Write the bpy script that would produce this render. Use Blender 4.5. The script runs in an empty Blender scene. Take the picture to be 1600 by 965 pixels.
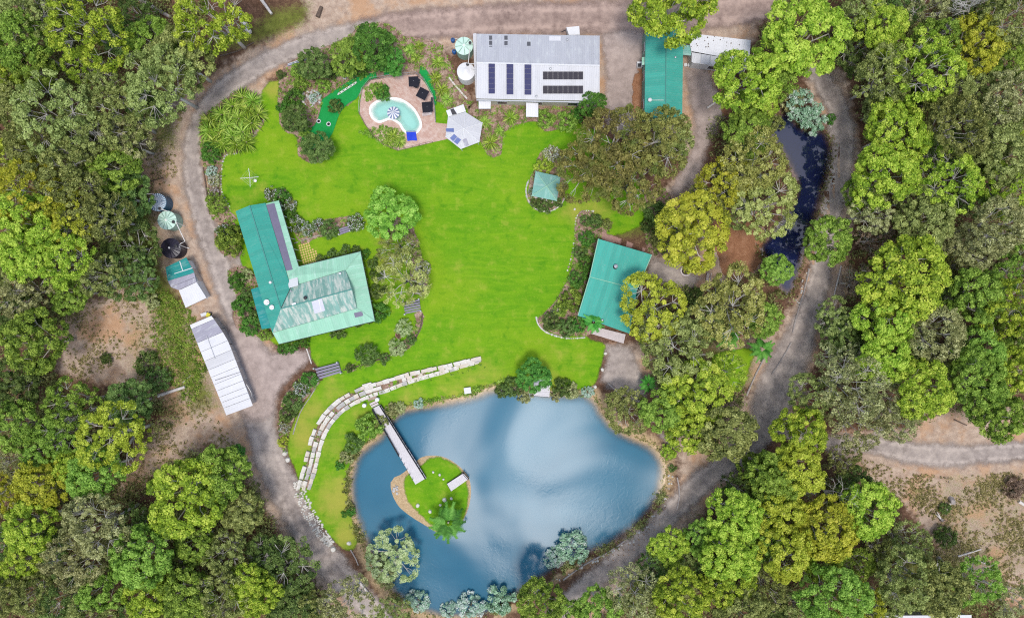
import bpy, math, random
import numpy as np
from mathutils import Vector
from mathutils.geometry import delaunay_2d_cdt

random.seed(7)
rng = np.random.default_rng(7)
scene = bpy.context.scene
COL = scene.collection
R_ = math.radians

# ------------------------------------------------------------------ camera, sky, sun, exposure
H = 120.0                       # flying height in metres
SPAN = 180.0                    # metres of ground across the frame
UPP = SPAN / 1600.0             # metres per photograph pixel on the ground
cam_d = bpy.data.cameras.new('camera')
cam_d.sensor_width = 36.0
cam_d.lens = 24.0
cam_d.clip_end = 4000.0
cam = bpy.data.objects.new('camera', cam_d)
cam.location = (0, 0, H)
COL.objects.link(cam)
scene.camera = cam

SUN_ZEN = R_(14.0)
SUN_AZ = math.atan2(-0.98, 0.12)          # image right/down
sun_dir = Vector((math.sin(SUN_ZEN) * math.cos(SUN_AZ), math.sin(SUN_ZEN) * math.sin(SUN_AZ), math.cos(SUN_ZEN)))
sd = bpy.data.lights.new('sun', 'SUN')
sd.energy = 1.5
sd.angle = R_(14.0)
sd.color = (1.0, 0.965, 0.91)
sun = bpy.data.objects.new('sun', sd)
sun.rotation_euler = sun_dir.to_track_quat('Z', 'Y').to_euler()
sun.location = (0, 0, 200)
COL.objects.link(sun)

world = bpy.data.worlds.new('World')
scene.world = world
world.use_nodes = True
wn = world.node_tree.nodes
wl = world.node_tree.links
wn.clear()
sky = wn.new('ShaderNodeTexSky')
sky.sky_type = 'NISHITA'
sky.sun_disc = False
sky.sun_elevation = math.pi / 2 - SUN_ZEN
sky.sun_rotation = math.atan2(sun_dir.x, sun_dir.y)
sky.dust_density = 2.0
bg = wn.new('ShaderNodeBackground')
bg.inputs['Strength'].default_value = 0.13
# thin bright cloud all over the sky, broken by noise
tc = wn.new('ShaderNodeTexCoord')
cn = wn.new('ShaderNodeTexNoise')
cn.inputs['Scale'].default_value = 3.2
cn.inputs['Detail'].default_value = 6.0
cr = wn.new('ShaderNodeValToRGB')
cr.color_ramp.elements[0].position = 0.47
cr.color_ramp.elements[1].position = 0.80
cm = wn.new('ShaderNodeMixRGB')
cm.inputs['Color2'].default_value = (7.5, 7.4, 7.3, 1)
wo = wn.new('ShaderNodeOutputWorld')
wl.new(tc.outputs['Generated'], cn.inputs['Vector'])
wl.new(cn.outputs['Fac'], cr.inputs['Fac'])
wl.new(cr.outputs['Color'], cm.inputs['Fac'])
wl.new(sky.outputs['Color'], cm.inputs['Color1'])
wl.new(cm.outputs['Color'], bg.inputs['Color'])
wl.new(bg.outputs['Background'], wo.inputs['Surface'])

vs = scene.view_settings
vs.view_transform = 'Standard'
vs.look = 'None'
vs.exposure = 0.6
vs.gamma = 1.0
vs.use_curve_mapping = False
scene.cycles.use_denoising = False
scene.cycles.filter_width = 1.15
scene.cycles.max_bounces = 6
scene.cycles.diffuse_bounces = 3
scene.cycles.glossy_bounces = 3
scene.cycles.transparent_max_bounces = 8
scene.cycles.transmission_bounces = 3


# ------------------------------------------------------------------ helpers
def PX(px, py, z=0.0):
    """photograph position of something standing at height z -> place in the world"""
    k = UPP * (H - z) / H
    return Vector(((px - 800.0) * k, -(py - 482.5) * k, z))


def P2(px, py, z=0.0):
    v = PX(px, py, z)
    return (v.x, v.y)


def link(o, parent=None):
    COL.objects.link(o)
    if parent is not None:
        o.parent = parent
    return o


def tag(o, label=None, cat=None, group=None, kind=None):
    if label:
        o['label'] = label
    if cat:
        o['category'] = cat
    if group:
        o['group'] = group
    if kind:
        o['kind'] = kind
    return o


def empty(name, loc, rz=0.0, label=None, cat=None, group=None):
    o = bpy.data.objects.new(name, None)
    o.empty_display_size = 0.3
    o.location = loc
    o.rotation_euler = (0, 0, rz)
    link(o)
    return tag(o, label, cat, group)


class MB:
    """collects faces of one part; positions are world positions"""
    def __init__(s):
        s.v = []
        s.f = []
        s.uv = []

    def poly(s, pts, uv=None):
        b = len(s.v)
        s.v += [tuple(p) for p in pts]
        s.f.append(tuple(range(b, b + len(pts))))
        s.uv += uv if uv else [(0, 0)] * len(pts)

    def prism(s, bottom, top):
        """closed solid between two rings (counter-clockwise from above)"""
        n = len(bottom)
        s.poly(list(reversed(bottom)))
        s.poly(top)
        for i in range(n):
            j = (i + 1) % n
            s.poly([bottom[i], bottom[j], top[j], top[i]])
        return s

    def box(s, c, sx, sy, sz, rz=0.0, rx=0.0):
        """box centred on c"""
        ca, sa = math.cos(rz), math.sin(rz)
        cx, sxn = math.cos(rx), math.sin(rx)
        def q(x, y, z):
            y, z = y * cx - z * sxn, y * sxn + z * cx
            return (c[0] + x * ca - y * sa, c[1] + x * sa + y * ca, c[2] + z)
        a, b, d = sx / 2, sy / 2, sz / 2
        s.prism([q(-a, -b, -d), q(a, -b, -d), q(a, b, -d), q(-a, b, -d)], [q(-a, -b, d), q(a, -b, d), q(a, b, d), q(-a, b, d)])
        return s

    def tube(s, pts, rad, n=6, cap=True):
        pts = [Vector(p) for p in pts]
        if not hasattr(rad, '__len__'):
            rad = [rad] * len(pts)
        rings = []
        for i, p in enumerate(pts):
            d = (pts[min(i + 1, len(pts) - 1)] - pts[max(i - 1, 0)]).normalized()
            a = d.cross(Vector((0.31, 0.2, 0.93)) if abs(d.z) < 0.9 else Vector((1, 0, 0))).normalized()
            b = d.cross(a)
            rings.append([p + (a * math.cos(2 * math.pi * k / n) + b * math.sin(2 * math.pi * k / n)) * rad[i] for k in range(n)])
        base = len(s.v)
        for r in rings:
            s.v += [tuple(p) for p in r]
        for i in range(len(rings) - 1):
            for k in range(n):
                k2 = (k + 1) % n
                s.f.append((base + i * n + k, base + i * n + k2, base + (i + 1) * n + k2, base + (i + 1) * n + k))
                s.uv += [(0, 0)] * 4
        if cap:
            s.f.append(tuple(base + k for k in reversed(range(n))))
            s.f.append(tuple(base + (len(rings) - 1) * n + k for k in range(n)))
            s.uv += [(0, 0)] * (2 * n)
        return s

    def lathe(s, c, prof, n=24, cap=True):
        """profile of (radius, z) about a vertical axis through c"""
        base = len(s.v)
        for r, z in prof:
            for k in range(n):
                a = 2 * math.pi * k / n
                s.v.append((c[0] + r * math.cos(a), c[1] + r * math.sin(a), c[2] + z))
        for i in range(len(prof) - 1):
            for k in range(n):
                k2 = (k + 1) % n
                s.f.append((base + i * n + k, base + i * n + k2, base + (i + 1) * n + k2, base + (i + 1) * n + k))
                s.uv += [(0, 0)] * 4
        if cap:
            s.f.append(tuple(base + k for k in reversed(range(n))))
            s.f.append(tuple(base + (len(prof) - 1) * n + k for k in range(n)))
            s.uv += [(0, 0)] * (2 * n)
        return s

    def build(s, name, mat, parent=None, smooth=False, bevel=0.0):
        me = bpy.data.meshes.new(name)
        off = parent.matrix_basis.inverted() if parent is not None and parent.type == 'EMPTY' else None
        if parent is not None and off is None and parent.parent is not None:
            off = parent.parent.matrix_basis.inverted()
        vv = [tuple(off @ Vector(p)) for p in s.v] if off is not None else s.v
        me.from_pydata(vv, [], s.f)
        uvl = me.uv_layers.new(name='UVMap')
        uvl.data.foreach_set('uv', np.array(s.uv, dtype=np.float32).ravel())
        me.materials.append(mat)
        if smooth:
            me.polygons.foreach_set('use_smooth', [True] * len(me.polygons))
        me.update()
        o = bpy.data.objects.new(name, me)
        link(o, parent)
        if bevel:
            m = o.modifiers.new('bevel', 'BEVEL')
            m.width = bevel
            m.segments = 1
        return o


def slab(mb, pts, t=0.08):
    """thin plate under a planar ring of points, with uv in metres: u along the eave, v down the slope"""
    pts = [Vector(p) for p in pts]
    n = Vector((0, 0, 0))
    for i in range(len(pts)):
        a, b = pts[i], pts[(i + 1) % len(pts)]
        n += Vector(((a.y - b.y) * (a.z + b.z), (a.z - b.z) * (a.x + b.x), (a.x - b.x) * (a.y + b.y)))
    if n.z < 0:
        pts.reverse()
        n = -n
    n.normalize()
    u = Vector((0, 0, 1)).cross(n)
    if u.length < 1e-3:
        e = pts[1] - pts[0]
        u = Vector((e.x, e.y, 0))
    u.normalize()
    v = n.cross(u)
    mb.poly(pts, [(p.dot(u), p.dot(v)) for p in pts])
    low = [p - Vector((0, 0, t)) for p in pts]
    mb.poly(list(reversed(low)))
    for i in range(len(pts)):
        j = (i + 1) % len(pts)
        mb.poly([low[i], low[j], pts[j], pts[i]])
    return mb


def smooth_line(pts, closed=True, sub=4):
    n = len(pts)
    out = []
    rngi = range(n if closed else n - 1)
    for i in rngi:
        if closed:
            p0, p1, p2, p3 = pts[i - 1], pts[i], pts[(i + 1) % n], pts[(i + 2) % n]
        else:
            p0, p1, p2, p3 = pts[max(i - 1, 0)], pts[i], pts[i + 1], pts[min(i + 2, n - 1)]
        for k in range(sub):
            t = k / sub
            out.append(tuple(0.5 * ((2 * p1[c]) + (-p0[c] + p2[c]) * t + (2 * p0[c] - 5 * p1[c] + 4 * p2[c] - p3[c]) * t * t + (-p0[c] + 3 * p1[c] - 3 * p2[c] + p3[c]) * t ** 3) for c in range(len(p1))))
    if not closed:
        out.append(tuple(pts[-1]))
    return out


def inside(X, Y, poly):
    r = np.zeros(X.shape, bool)
    n = len(poly)
    for i in range(n):
        x1, y1 = poly[i]
        x2, y2 = poly[(i + 1) % n]
        if y1 == y2:
            continue
        c = ((y1 > Y) != (y2 > Y)) & (X < (x2 - x1) * (Y - y1) / (y2 - y1) + x1)
        r ^= c
    return r


def dist(X, Y, poly, closed=True):
    d = np.full(X.shape, 1e9)
    n = len(poly)
    for i in range(n if closed else n - 1):
        x1, y1 = poly[i]
        x2, y2 = poly[(i + 1) % n]
        dx, dy = x2 - x1, y2 - y1
        L = dx * dx + dy * dy + 1e-9
        t = np.clip(((X - x1) * dx + (Y - y1) * dy) / L, 0, 1)
        d = np.minimum(d, (X - x1 - t * dx) ** 2 + (Y - y1 - t * dy) ** 2)
    return np.sqrt(d)


def sdist(X, Y, poly):
    d = dist(X, Y, poly)
    return np.where(inside(X, Y, poly), -d, d)


# ------------------------------------------------------------------ materials
MATS = {}


def nmat(name):
    m = bpy.data.materials.new(name)
    m.use_nodes = True
    nt = m.node_tree
    b = nt.nodes['Principled BSDF']
    MATS[name] = m
    return m, nt, b


def N(nt, t, **kw):
    n = nt.nodes.new(t)
    for k, v in kw.items():
        if k in n.inputs:
            n.inputs[k].default_value = v
        else:
            setattr(n, k, v)
    return n


def ramp(nt, stops):
    r = nt.nodes.new('ShaderNodeValToRGB')
    e = r.color_ramp.elements
    while len(e) < len(stops):
        e.new(0.5)
    for i, (p, c) in enumerate(stops):
        e[i].position = p
        e[i].color = (*c, 1) if len(c) == 3 else c
    return r


def mixc(nt, fac, a, b, blend='MIX'):
    m = nt.nodes.new('ShaderNodeMixRGB')
    m.blend_type = blend
    for sock, val in (('Fac', fac), ('Color1', a), ('Color2', b)):
        if hasattr(val, 'links') or hasattr(val, 'is_output'):
            nt.links.new(val, m.inputs[sock])
        elif sock == 'Fac':
            m.inputs[sock].default_value = val
        else:
            m.inputs[sock].default_value = (*val, 1)
    return m.outputs['Color']


def noise(nt, scale, detail=4.0, rough=0.55, coord='Object', dist_=0.0):
    t = nt.nodes.new('ShaderNodeTexCoord')
    n = N(nt, 'ShaderNodeTexNoise', Scale=scale, Detail=detail, Roughness=rough, Distortion=dist_)
    nt.links.new(t.outputs[coord], n.inputs['Vector'])
    return n.outputs['Fac']


def math_(nt, op, a, b=None, clamp=False):
    m = nt.nodes.new('ShaderNodeMath')
    m.operation = op
    m.use_clamp = clamp
    for i, v in enumerate((a, b)):
        if v is None:
            continue
        if hasattr(v, 'is_output'):
            nt.links.new(v, m.inputs[i])
        else:
            m.inputs[i].default_value = v
    return m.outputs[0]


def sstep(nt, val, lo, hi):
    m = nt.nodes.new('ShaderNodeMapRange')
    m.interpolation_type = 'SMOOTHSTEP'
    nt.links.new(val, m.inputs['Value'])
    m.inputs['From Min'].default_value = lo
    m.inputs['From Max'].default_value = hi
    return m.outputs['Result']


def attr(nt, name):
    a = nt.nodes.new('ShaderNodeAttribute')
    a.attribute_name = name
    return a


def bump(nt, b, h, strength=0.3, distance=0.05):
    bp = N(nt, 'ShaderNodeBump', Strength=strength, Distance=distance)
    nt.links.new(h, bp.inputs['Height'])
    nt.links.new(bp.outputs['Normal'], b.inputs['Normal'])


def plain(name, col, rough=0.7, var=0.12, scale=1.5, metal=0.0, spec=0.4, bumpy=0.0):
    """painted or natural surface with a little mottling"""
    m, nt, b = nmat(name)
    f = noise(nt, scale, 5.0)
    c = mixc(nt, f, tuple(x * (1 - var * 1.6) for x in col), tuple(min(1, x * (1 + var * 1.6)) for x in col))
    nt.links.new(c, b.inputs['Base Color'])
    b.inputs['Roughness'].default_value = rough
    b.inputs['Metallic'].default_value = metal
    b.inputs['Specular IOR Level'].default_value = spec
    if bumpy:
        bump(nt, b, noise(nt, scale * 6, 5.0), bumpy, 0.05)
    return m


def roofing(name, col, rib=0.38, dirt=(0.30, 0.33, 0.30), wear=0.0, var=0.1, rough=0.5, stain=(0.8, 0.85, 0.8)):
    """ribbed steel sheet: uv is in metres, u runs along the eave"""
    m, nt, b = nmat(name)
    uv = N(nt, 'ShaderNodeTexCoord')
    sep = N(nt, 'ShaderNodeSeparateXYZ')
    nt.links.new(uv.outputs['UV'], sep.inputs[0])
    u = sep.outputs['X']
    # one tone per 0.76 m sheet
    cell = math_(nt, 'FLOOR', math_(nt, 'DIVIDE', u, 0.762))
    wn_ = N(nt, 'ShaderNodeTexWhiteNoise')
    wn_.noise_dimensions = '1D'
    nt.links.new(cell, wn_.inputs['W'])
    tone = math_(nt, 'MULTIPLY_ADD', wn_.outputs['Value'], var)
    nt.nodes[-1].inputs[2].default_value = 1 - var * 0.6 if False else 0
    c0 = mixc(nt, wn_.outputs['Value'], tuple(x * (1 - var) for x in col), tuple(min(1, x * (1 + var * 0.6)) for x in col))
    big = noise(nt, 0.35, 4.0)
    c1 = mixc(nt, math_(nt, 'MULTIPLY', sstep(nt, big, 0.5, 0.75), 0.35), c0, tuple(x * 0.8 for x in col))
    # weathering, drawn out down the slope
    mp = N(nt, 'ShaderNodeMapping')
    mp.inputs['Scale'].default_value = (1.4, 0.35, 1)
    nt.links.new(uv.outputs['UV'], mp.inputs['Vector'])
    n2 = N(nt, 'ShaderNodeTexNoise', Scale=1.1, Detail=7.0, Roughness=0.65)
    nt.links.new(mp.outputs['Vector'], n2.inputs['Vector'])
    w = sstep(nt, n2.outputs['Fac'], 0.50 - 0.07 * (wear > 0.9), 0.68 - 0.06 * (wear > 0.9))
    c2 = mixc(nt, math_(nt, 'MULTIPLY', w, wear), c1, stain)
    n3 = N(nt, 'ShaderNodeTexNoise', Scale=2.6, Detail=6.0)
    nt.links.new(uv.outputs['UV'], n3.inputs['Vector'])
    c3 = mixc(nt, math_(nt, 'MULTIPLY', sstep(nt, n3.outputs['Fac'], 0.58, 0.75), 0.25), c2, dirt)
    # fold of each rib catches dirt
    fr = math_(nt, 'FRACT', math_(nt, 'DIVIDE', u, rib))
    ln = sstep(nt, math_(nt, 'ABSOLUTE', math_(nt, 'SUBTRACT', fr, 0.5)), 0.36, 0.5)
    c4 = mixc(nt, math_(nt, 'MULTIPLY', ln, 0.16), c3, dirt)
    nt.links.new(c4, b.inputs['Base Color'])
    b.inputs['Roughness'].default_value = rough + 0.1
    b.inputs['Specular IOR Level'].default_value = 0.12
    bump(nt, b, ln, 0.5, 0.03)
    return m


roofing('teal_roof', (0.055, 0.345, 0.275), var=0.09, wear=0.14, stain=(0.25, 0.48, 0.40))
roofing('teal_dark_roof', (0.045, 0.27, 0.235), var=0.06)
roofing('worn_roof', (0.19, 0.36, 0.31), wear=0.95, stain=(0.50, 0.54, 0.48), var=0.16)
roofing('mint_roof', (0.29, 0.55, 0.40), wear=0.35, stain=(0.55, 0.68, 0.62), var=0.1)
roofing('bright_teal_roof', (0.02, 0.25, 0.235), var=0.05, wear=0.1)
roofing('gazebo_roof', (0.20, 0.42, 0.36), var=0.06, wear=0.2)
roofing('white_roof', (0.56, 0.56, 0.575), wear=0.3, stain=(0.63, 0.63, 0.63), dirt=(0.40, 0.37, 0.35), var=0.05)
roofing('grey_and_shaded_roof', (0.43, 0.44, 0.475), wear=0.2, dirt=(0.35, 0.34, 0.34), var=0.05)  # grey sheet, also the shed's far slope with shade in its colour
roofing('lilac_roof', (0.33, 0.32, 0.38), wear=0.3, dirt=(0.28, 0.27, 0.3), var=0.06)
roofing('bright_white_roof', (0.66, 0.66, 0.685), wear=0.1, dirt=(0.5, 0.48, 0.46), var=0.03)
plain('white_paint', (0.66, 0.66, 0.67), 0.5, 0.05)
plain('cream_wall', (0.55, 0.50, 0.40), 0.8, 0.08)
plain('green_wall', (0.16, 0.26, 0.20), 0.8, 0.08)
plain('brick_wall', (0.30, 0.16, 0.12), 0.85, 0.15)
plain('dark_steel', (0.03, 0.03, 0.035), 0.5, 0.1)
plain('galvanised', (0.48, 0.49, 0.51), 0.4, 0.1, metal=0.6)
plain('window_glass', (0.03, 0.04, 0.05), 0.08, 0.1, spec=0.6)
plain('skylight', (0.55, 0.55, 0.62), 0.2, 0.08)
plain('skylight_dark', (0.10, 0.10, 0.11), 0.25, 0.2)
plain('heating_mat', (0.145, 0.13, 0.195), 0.55, 0.12, 0.8)
plain('blue_glazing', (0.13, 0.17, 0.36), 0.2, 0.15)
plain('pump_blue', (0.02, 0.10, 0.30), 0.4, 0.1)
plain('tank_green', (0.50, 0.68, 0.58), 0.5, 0.06)
plain('tank_green_wall', (0.30, 0.44, 0.36), 0.55, 0.08)
plain('tank_blue', (0.035, 0.10, 0.17), 0.45, 0.1)
plain('tank_blue_lid', (0.12, 0.23, 0.33), 0.45, 0.1)
plain('tank_black', (0.022, 0.018, 0.032), 0.4, 0.2)
plain('pvc', (0.70, 0.68, 0.65), 0.4, 0.1)
plain('shade_cloth', (0.012, 0.012, 0.02), 0.9, 0.2)
plain('blue_mat', (0.01, 0.04, 0.50), 0.7, 0.15)
plain('coping', (0.80, 0.79, 0.75), 0.6, 0.06)
plain('pool_shell', (0.55, 0.75, 0.66), 0.5, 0.08)
plain('umbrella_blue', (0.16, 0.20, 0.32), 0.8, 0.1)
plain('deck_pale', (0.56, 0.49, 0.48), 0.8, 0.12, 3.0)
plain('deck_grey', (0.60, 0.57, 0.58), 0.8, 0.10, 3.0)
plain('timber', (0.22, 0.15, 0.10), 0.85, 0.25, 3.0, bumpy=0.3)
plain('timber_grey', (0.23, 0.21, 0.27), 0.85, 0.15, 3.0)
plain('log_grey', (0.36, 0.32, 0.30), 0.9, 0.25, 2.5, bumpy=0.4)
plain('log_pale', (0.62, 0.57, 0.53), 0.9, 0.2, 2.5, bumpy=0.4)
plain('log_dark', (0.12, 0.085, 0.065), 0.9, 0.3, 2.5, bumpy=0.4)
plain('sandstone', (0.60, 0.57, 0.51), 0.9, 0.22, 1.3, bumpy=0.5)
plain('sandstone_warm', (0.56, 0.50, 0.42), 0.9, 0.22, 1.3, bumpy=0.5)
plain('sandstone_grey', (0.40, 0.385, 0.36), 0.9, 0.3, 1.3, bumpy=0.5)
plain('river_rock', (0.46, 0.45, 0.44), 0.85, 0.35, 2.0, bumpy=0.4)
plain('brown_rock', (0.30, 0.22, 0.18), 0.9, 0.3, 2.0, bumpy=0.4)
plain('yellow_lid', (0.62, 0.55, 0.03), 0.5, 0.06)
plain('bin_green', (0.02, 0.07, 0.05), 0.5, 0.1)
plain('yellow_paver', (0.58, 0.42, 0.16), 0.85, 0.2, 2.0)
plain('charcoal', (0.02, 0.017, 0.015), 0.95, 0.3)
plain('bark', (0.30, 0.25, 0.20), 0.9, 0.3, 2.0, bumpy=0.3)
plain('bark_pale', (0.56, 0.52, 0.46), 0.85, 0.2, 2.0)
plain('bark_white', (0.50, 0.47, 0.43), 0.85, 0.12, 2.0)
plain('soil', (0.10, 0.06, 0.04), 0.95, 0.2)
plain('netting_white', (0.70, 0.72, 0.75), 0.6, 0.1)


def solar_mat(name, cell, line, sx, sy):
    m, nt, b = nmat(name)
    uv = N(nt, 'ShaderNodeTexCoord')
    br = N(nt, 'ShaderNodeTexBrick')
    br.offset = 0.0
    br.inputs['Color1'].default_value = (*cell, 1)
    br.inputs['Color2'].default_value = (*[c * 1.25 for c in cell], 1)
    br.inputs['Mortar'].default_value = (*line, 1)
    br.inputs['Scale'].default_value = 1.0
    br.inputs['Brick Width'].default_value = sx
    br.inputs['Row Height'].default_value = sy
    br.inputs['Mortar Size'].default_value = 0.008
    nt.links.new(uv.outputs['UV'], br.inputs['Vector'])
    nt.links.new(br.outputs['Color'], b.inputs['Base Color'])
    b.inputs['Roughness'].default_value = 0.3
    b.inputs['Specular IOR Level'].default_value = 0.04
    return m


solar_mat('solar_blue', (0.017, 0.020, 0.085), (0.06, 0.07, 0.15), 0.16, 0.16)
solar_mat('solar_dark', (0.016, 0.014, 0.026), (0.035, 0.035, 0.05), 0.16, 0.16)


def m_ground():
    m, nt, b = nmat('bush_ground')
    cov = attr(nt, 'cover')
    sep = N(nt, 'ShaderNodeSeparateColor')
    nt.links.new(cov.outputs['Color'], sep.inputs[0])
    dirt, grass, sand = sep.outputs[0], sep.outputs[1], sep.outputs[2]
    n1 = noise(nt, 0.16, 6.0, 0.6)
    n2 = noise(nt, 0.9, 6.0, 0.65)
    n3 = noise(nt, 4.0, 5.0, 0.7)
    n4 = noise(nt, 9.0, 3.0, 0.7)
    litter = ramp(nt, [(0.30, (0.040, 0.026, 0.016)), (0.5, (0.13, 0.072, 0.045)), (0.70, (0.30, 0.175, 0.12))])
    nt.links.new(mixc(nt, 0.5, n2, n3), litter.inputs['Fac'])
    light = ramp(nt, [(0.28, (0.16, 0.10, 0.075)), (0.43, (0.35, 0.252, 0.19)), (0.57, (0.50, 0.385, 0.295)), (0.72, (0.66, 0.54, 0.44))])
    nt.links.new(mixc(nt, 0.45, n2, n4), light.inputs['Fac'])
    orange = mixc(nt, math_(nt, 'MULTIPLY', sstep(nt, n1, 0.46, 0.64), 0.6), light.outputs['Color'], (0.50, 0.27, 0.13))
    k = sstep(nt, math_(nt, 'ADD', dirt, math_(nt, 'MULTIPLY', math_(nt, 'SUBTRACT', n2, 0.5), 0.9)), 0.25, 0.75)
    c = mixc(nt, k, litter.outputs['Color'], orange)
    gr = ramp(nt, [(0.25, (0.05, 0.065, 0.012)), (0.5, (0.13, 0.15, 0.028)), (0.75, (0.27, 0.27, 0.07))])
    nt.links.new(mixc(nt, 0.5, n2, n4), gr.inputs['Fac'])
    kg = sstep(nt, math_(nt, 'ADD', grass, math_(nt, 'MULTIPLY', math_(nt, 'SUBTRACT', mixc(nt, 0.6, n2, n3), 0.5), 1.7)), 0.3, 0.75)
    c = mixc(nt, kg, c, gr.outputs['Color'])
    sa = ramp(nt, [(0.3, (0.34, 0.23, 0.12)), (0.7, (0.58, 0.44, 0.27))])
    nt.links.new(n3, sa.inputs['Fac'])
    ks = sstep(nt, math_(nt, 'ADD', sand, math_(nt, 'MULTIPLY', math_(nt, 'SUBTRACT', n2, 0.5), 0.6)), 0.3, 0.7)
    c = mixc(nt, ks, c, sa.outputs['Color'])
    nt.links.new(c, b.inputs['Base Color'])
    b.inputs['Roughness'].default_value = 0.95
    b.inputs['Specular IOR Level'].default_value = 0.1
    bump(nt, b, mixc(nt, 0.5, n3, n4), 0.7, 0.15)


def edge_alpha(nt, b, width, ragged, noise_out):
    """the sheet breaks up into tufts and crumbs towards its rim: real holes show the ground beneath"""
    e = attr(nt, 'edge').outputs['Fac']
    v = math_(nt, 'ADD', e, math_(nt, 'MULTIPLY', math_(nt, 'SUBTRACT', noise_out, 0.5), ragged))
    nt.links.new(sstep(nt, v, 0.0, width), b.inputs['Alpha'])


def m_lawn():
    m, nt, b = nmat('mown_lawn')
    n1 = noise(nt, 0.06, 5.0, 0.55, dist_=0.6)
    n2 = noise(nt, 0.45, 6.0, 0.62)
    n3 = noise(nt, 3.0, 5.0, 0.7)
    n4 = noise(nt, 11.0, 3.0, 0.8)
    # streaks left by the mower
    t = N(nt, 'ShaderNodeTexCoord')
    mp = N(nt, 'ShaderNodeMapping')
    mp.inputs['Rotation'].default_value = (0, 0, R_(52))
    mp.inputs['Scale'].default_value = (0.14, 0.7, 1)
    nt.links.new(t.outputs['Object'], mp.inputs['Vector'])
    ns = N(nt, 'ShaderNodeTexNoise', Scale=0.8, Detail=6.0, Roughness=0.62, Distortion=2.2)
    nt.links.new(mp.outputs['Vector'], ns.inputs['Vector'])
    c = mixc(nt, sstep(nt, ns.outputs['Fac'], 0.30, 0.70), (0.105, 0.275, 0.008), (0.165, 0.335, 0.011))
    c = mixc(nt, math_(nt, 'MULTIPLY', sstep(nt, n1, 0.44, 0.66), 0.6), c, (0.235, 0.36, 0.015))
    c = mixc(nt, math_(nt, 'MULTIPLY', sstep(nt, n2, 0.52, 0.70), 0.5), c, (0.31, 0.38, 0.04))
    c = mixc(nt, math_(nt, 'MULTIPLY', sstep(nt, n2, 0.46, 0.30), 0.55), c, (0.045, 0.20, 0.006))
    c = mixc(nt, math_(nt, 'MULTIPLY', sstep(nt, n4, 0.5, 0.66), 0.45), c, (0.05, 0.17, 0.003))
    c = mixc(nt, math_(nt, 'MULTIPLY', sstep(nt, n3, 0.54, 0.72), 0.40), c, (0.33, 0.40, 0.05))
    dry = attr(nt, 'dry').outputs['Fac']
    kd = sstep(nt, math_(nt, 'ADD', dry, math_(nt, 'MULTIPLY', math_(nt, 'SUBTRACT', n2, 0.5), 0.9)), 0.2, 1.0)
    c = mixc(nt, math_(nt, 'MULTIPLY', kd, 0.8), c, (0.36, 0.33, 0.06))
    nt.links.new(c, b.inputs['Base Color'])
    b.inputs['Roughness'].default_value = 0.9
    b.inputs['Specular IOR Level'].default_value = 0.1
    edge_alpha(nt, b, 0.5, 1.6, mixc(nt, 0.5, n2, n3))
    bump(nt, b, mixc(nt, 0.5, n3, n4), 0.5, 0.08)


def m_road(name, c1, c2, c3):
    m, nt, b = nmat(name)
    n1 = noise(nt, 0.10, 5.0, 0.6, dist_=0.5)
    n2 = noise(nt, 0.7, 6.0, 0.65)
    n3 = noise(nt, 5.0, 5.0, 0.75)
    base = ramp(nt, [(0.36, c1), (0.5, c2), (0.64, c3)])
    nt.links.new(mixc(nt, 0.55, n1, n2), base.inputs['Fac'])
    c = mixc(nt, math_(nt, 'MULTIPLY', sstep(nt, n3, 0.55, 0.72), 0.5), base.outputs['Color'], tuple(min(1, x * 1.45) for x in c3))
    c = mixc(nt, math_(nt, 'MULTIPLY', sstep(nt, n3, 0.40, 0.26), 0.25), c, tuple(x * 0.55 for x in c1))
    # wheel tracks: paler, run bare, along two lines of the lane coordinate
    l = attr(nt, 'lane').outputs['Fac']
    tr = sstep(nt, math_(nt, 'ABSOLUTE', math_(nt, 'SUBTRACT', math_(nt, 'ABSOLUTE', l), 0.42)), 0.22, 0.02)
    c = mixc(nt, math_(nt, 'MULTIPLY', math_(nt, 'MULTIPLY', tr, sstep(nt, n2, 0.3, 0.6)), 0.6), c, tuple(min(1, x * 1.12) for x in c3))
    nt.links.new(c, b.inputs['Base Color'])
    b.inputs['Roughness'].default_value = 0.95
    b.inputs['Specular IOR Level'].default_value = 0.15
    edge_alpha(nt, b, 1.6, 3.0, mixc(nt, 0.5, n2, n3))
    bump(nt, b, n3, 0.5, 0.06)


def m_mulch(name, stops, ragged=0.7, scale=2.0):
    m, nt, b = nmat(name)
    n2 = noise(nt, scale * 0.35, 6.0, 0.65)
    n3 = noise(nt, scale * 2.5, 5.0, 0.75)
    base = ramp(nt, stops)
    nt.links.new(mixc(nt, 0.55, n2, n3), base.inputs['Fac'])
    nt.links.new(base.outputs['Color'], b.inputs['Base Color'])
    b.inputs['Roughness'].default_value = 0.95
    b.inputs['Specular IOR Level'].default_value = 0.1
    edge_alpha(nt, b, 0.25, ragged, n2)
    bump(nt, b, n3, 0.6, 0.08)


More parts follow.
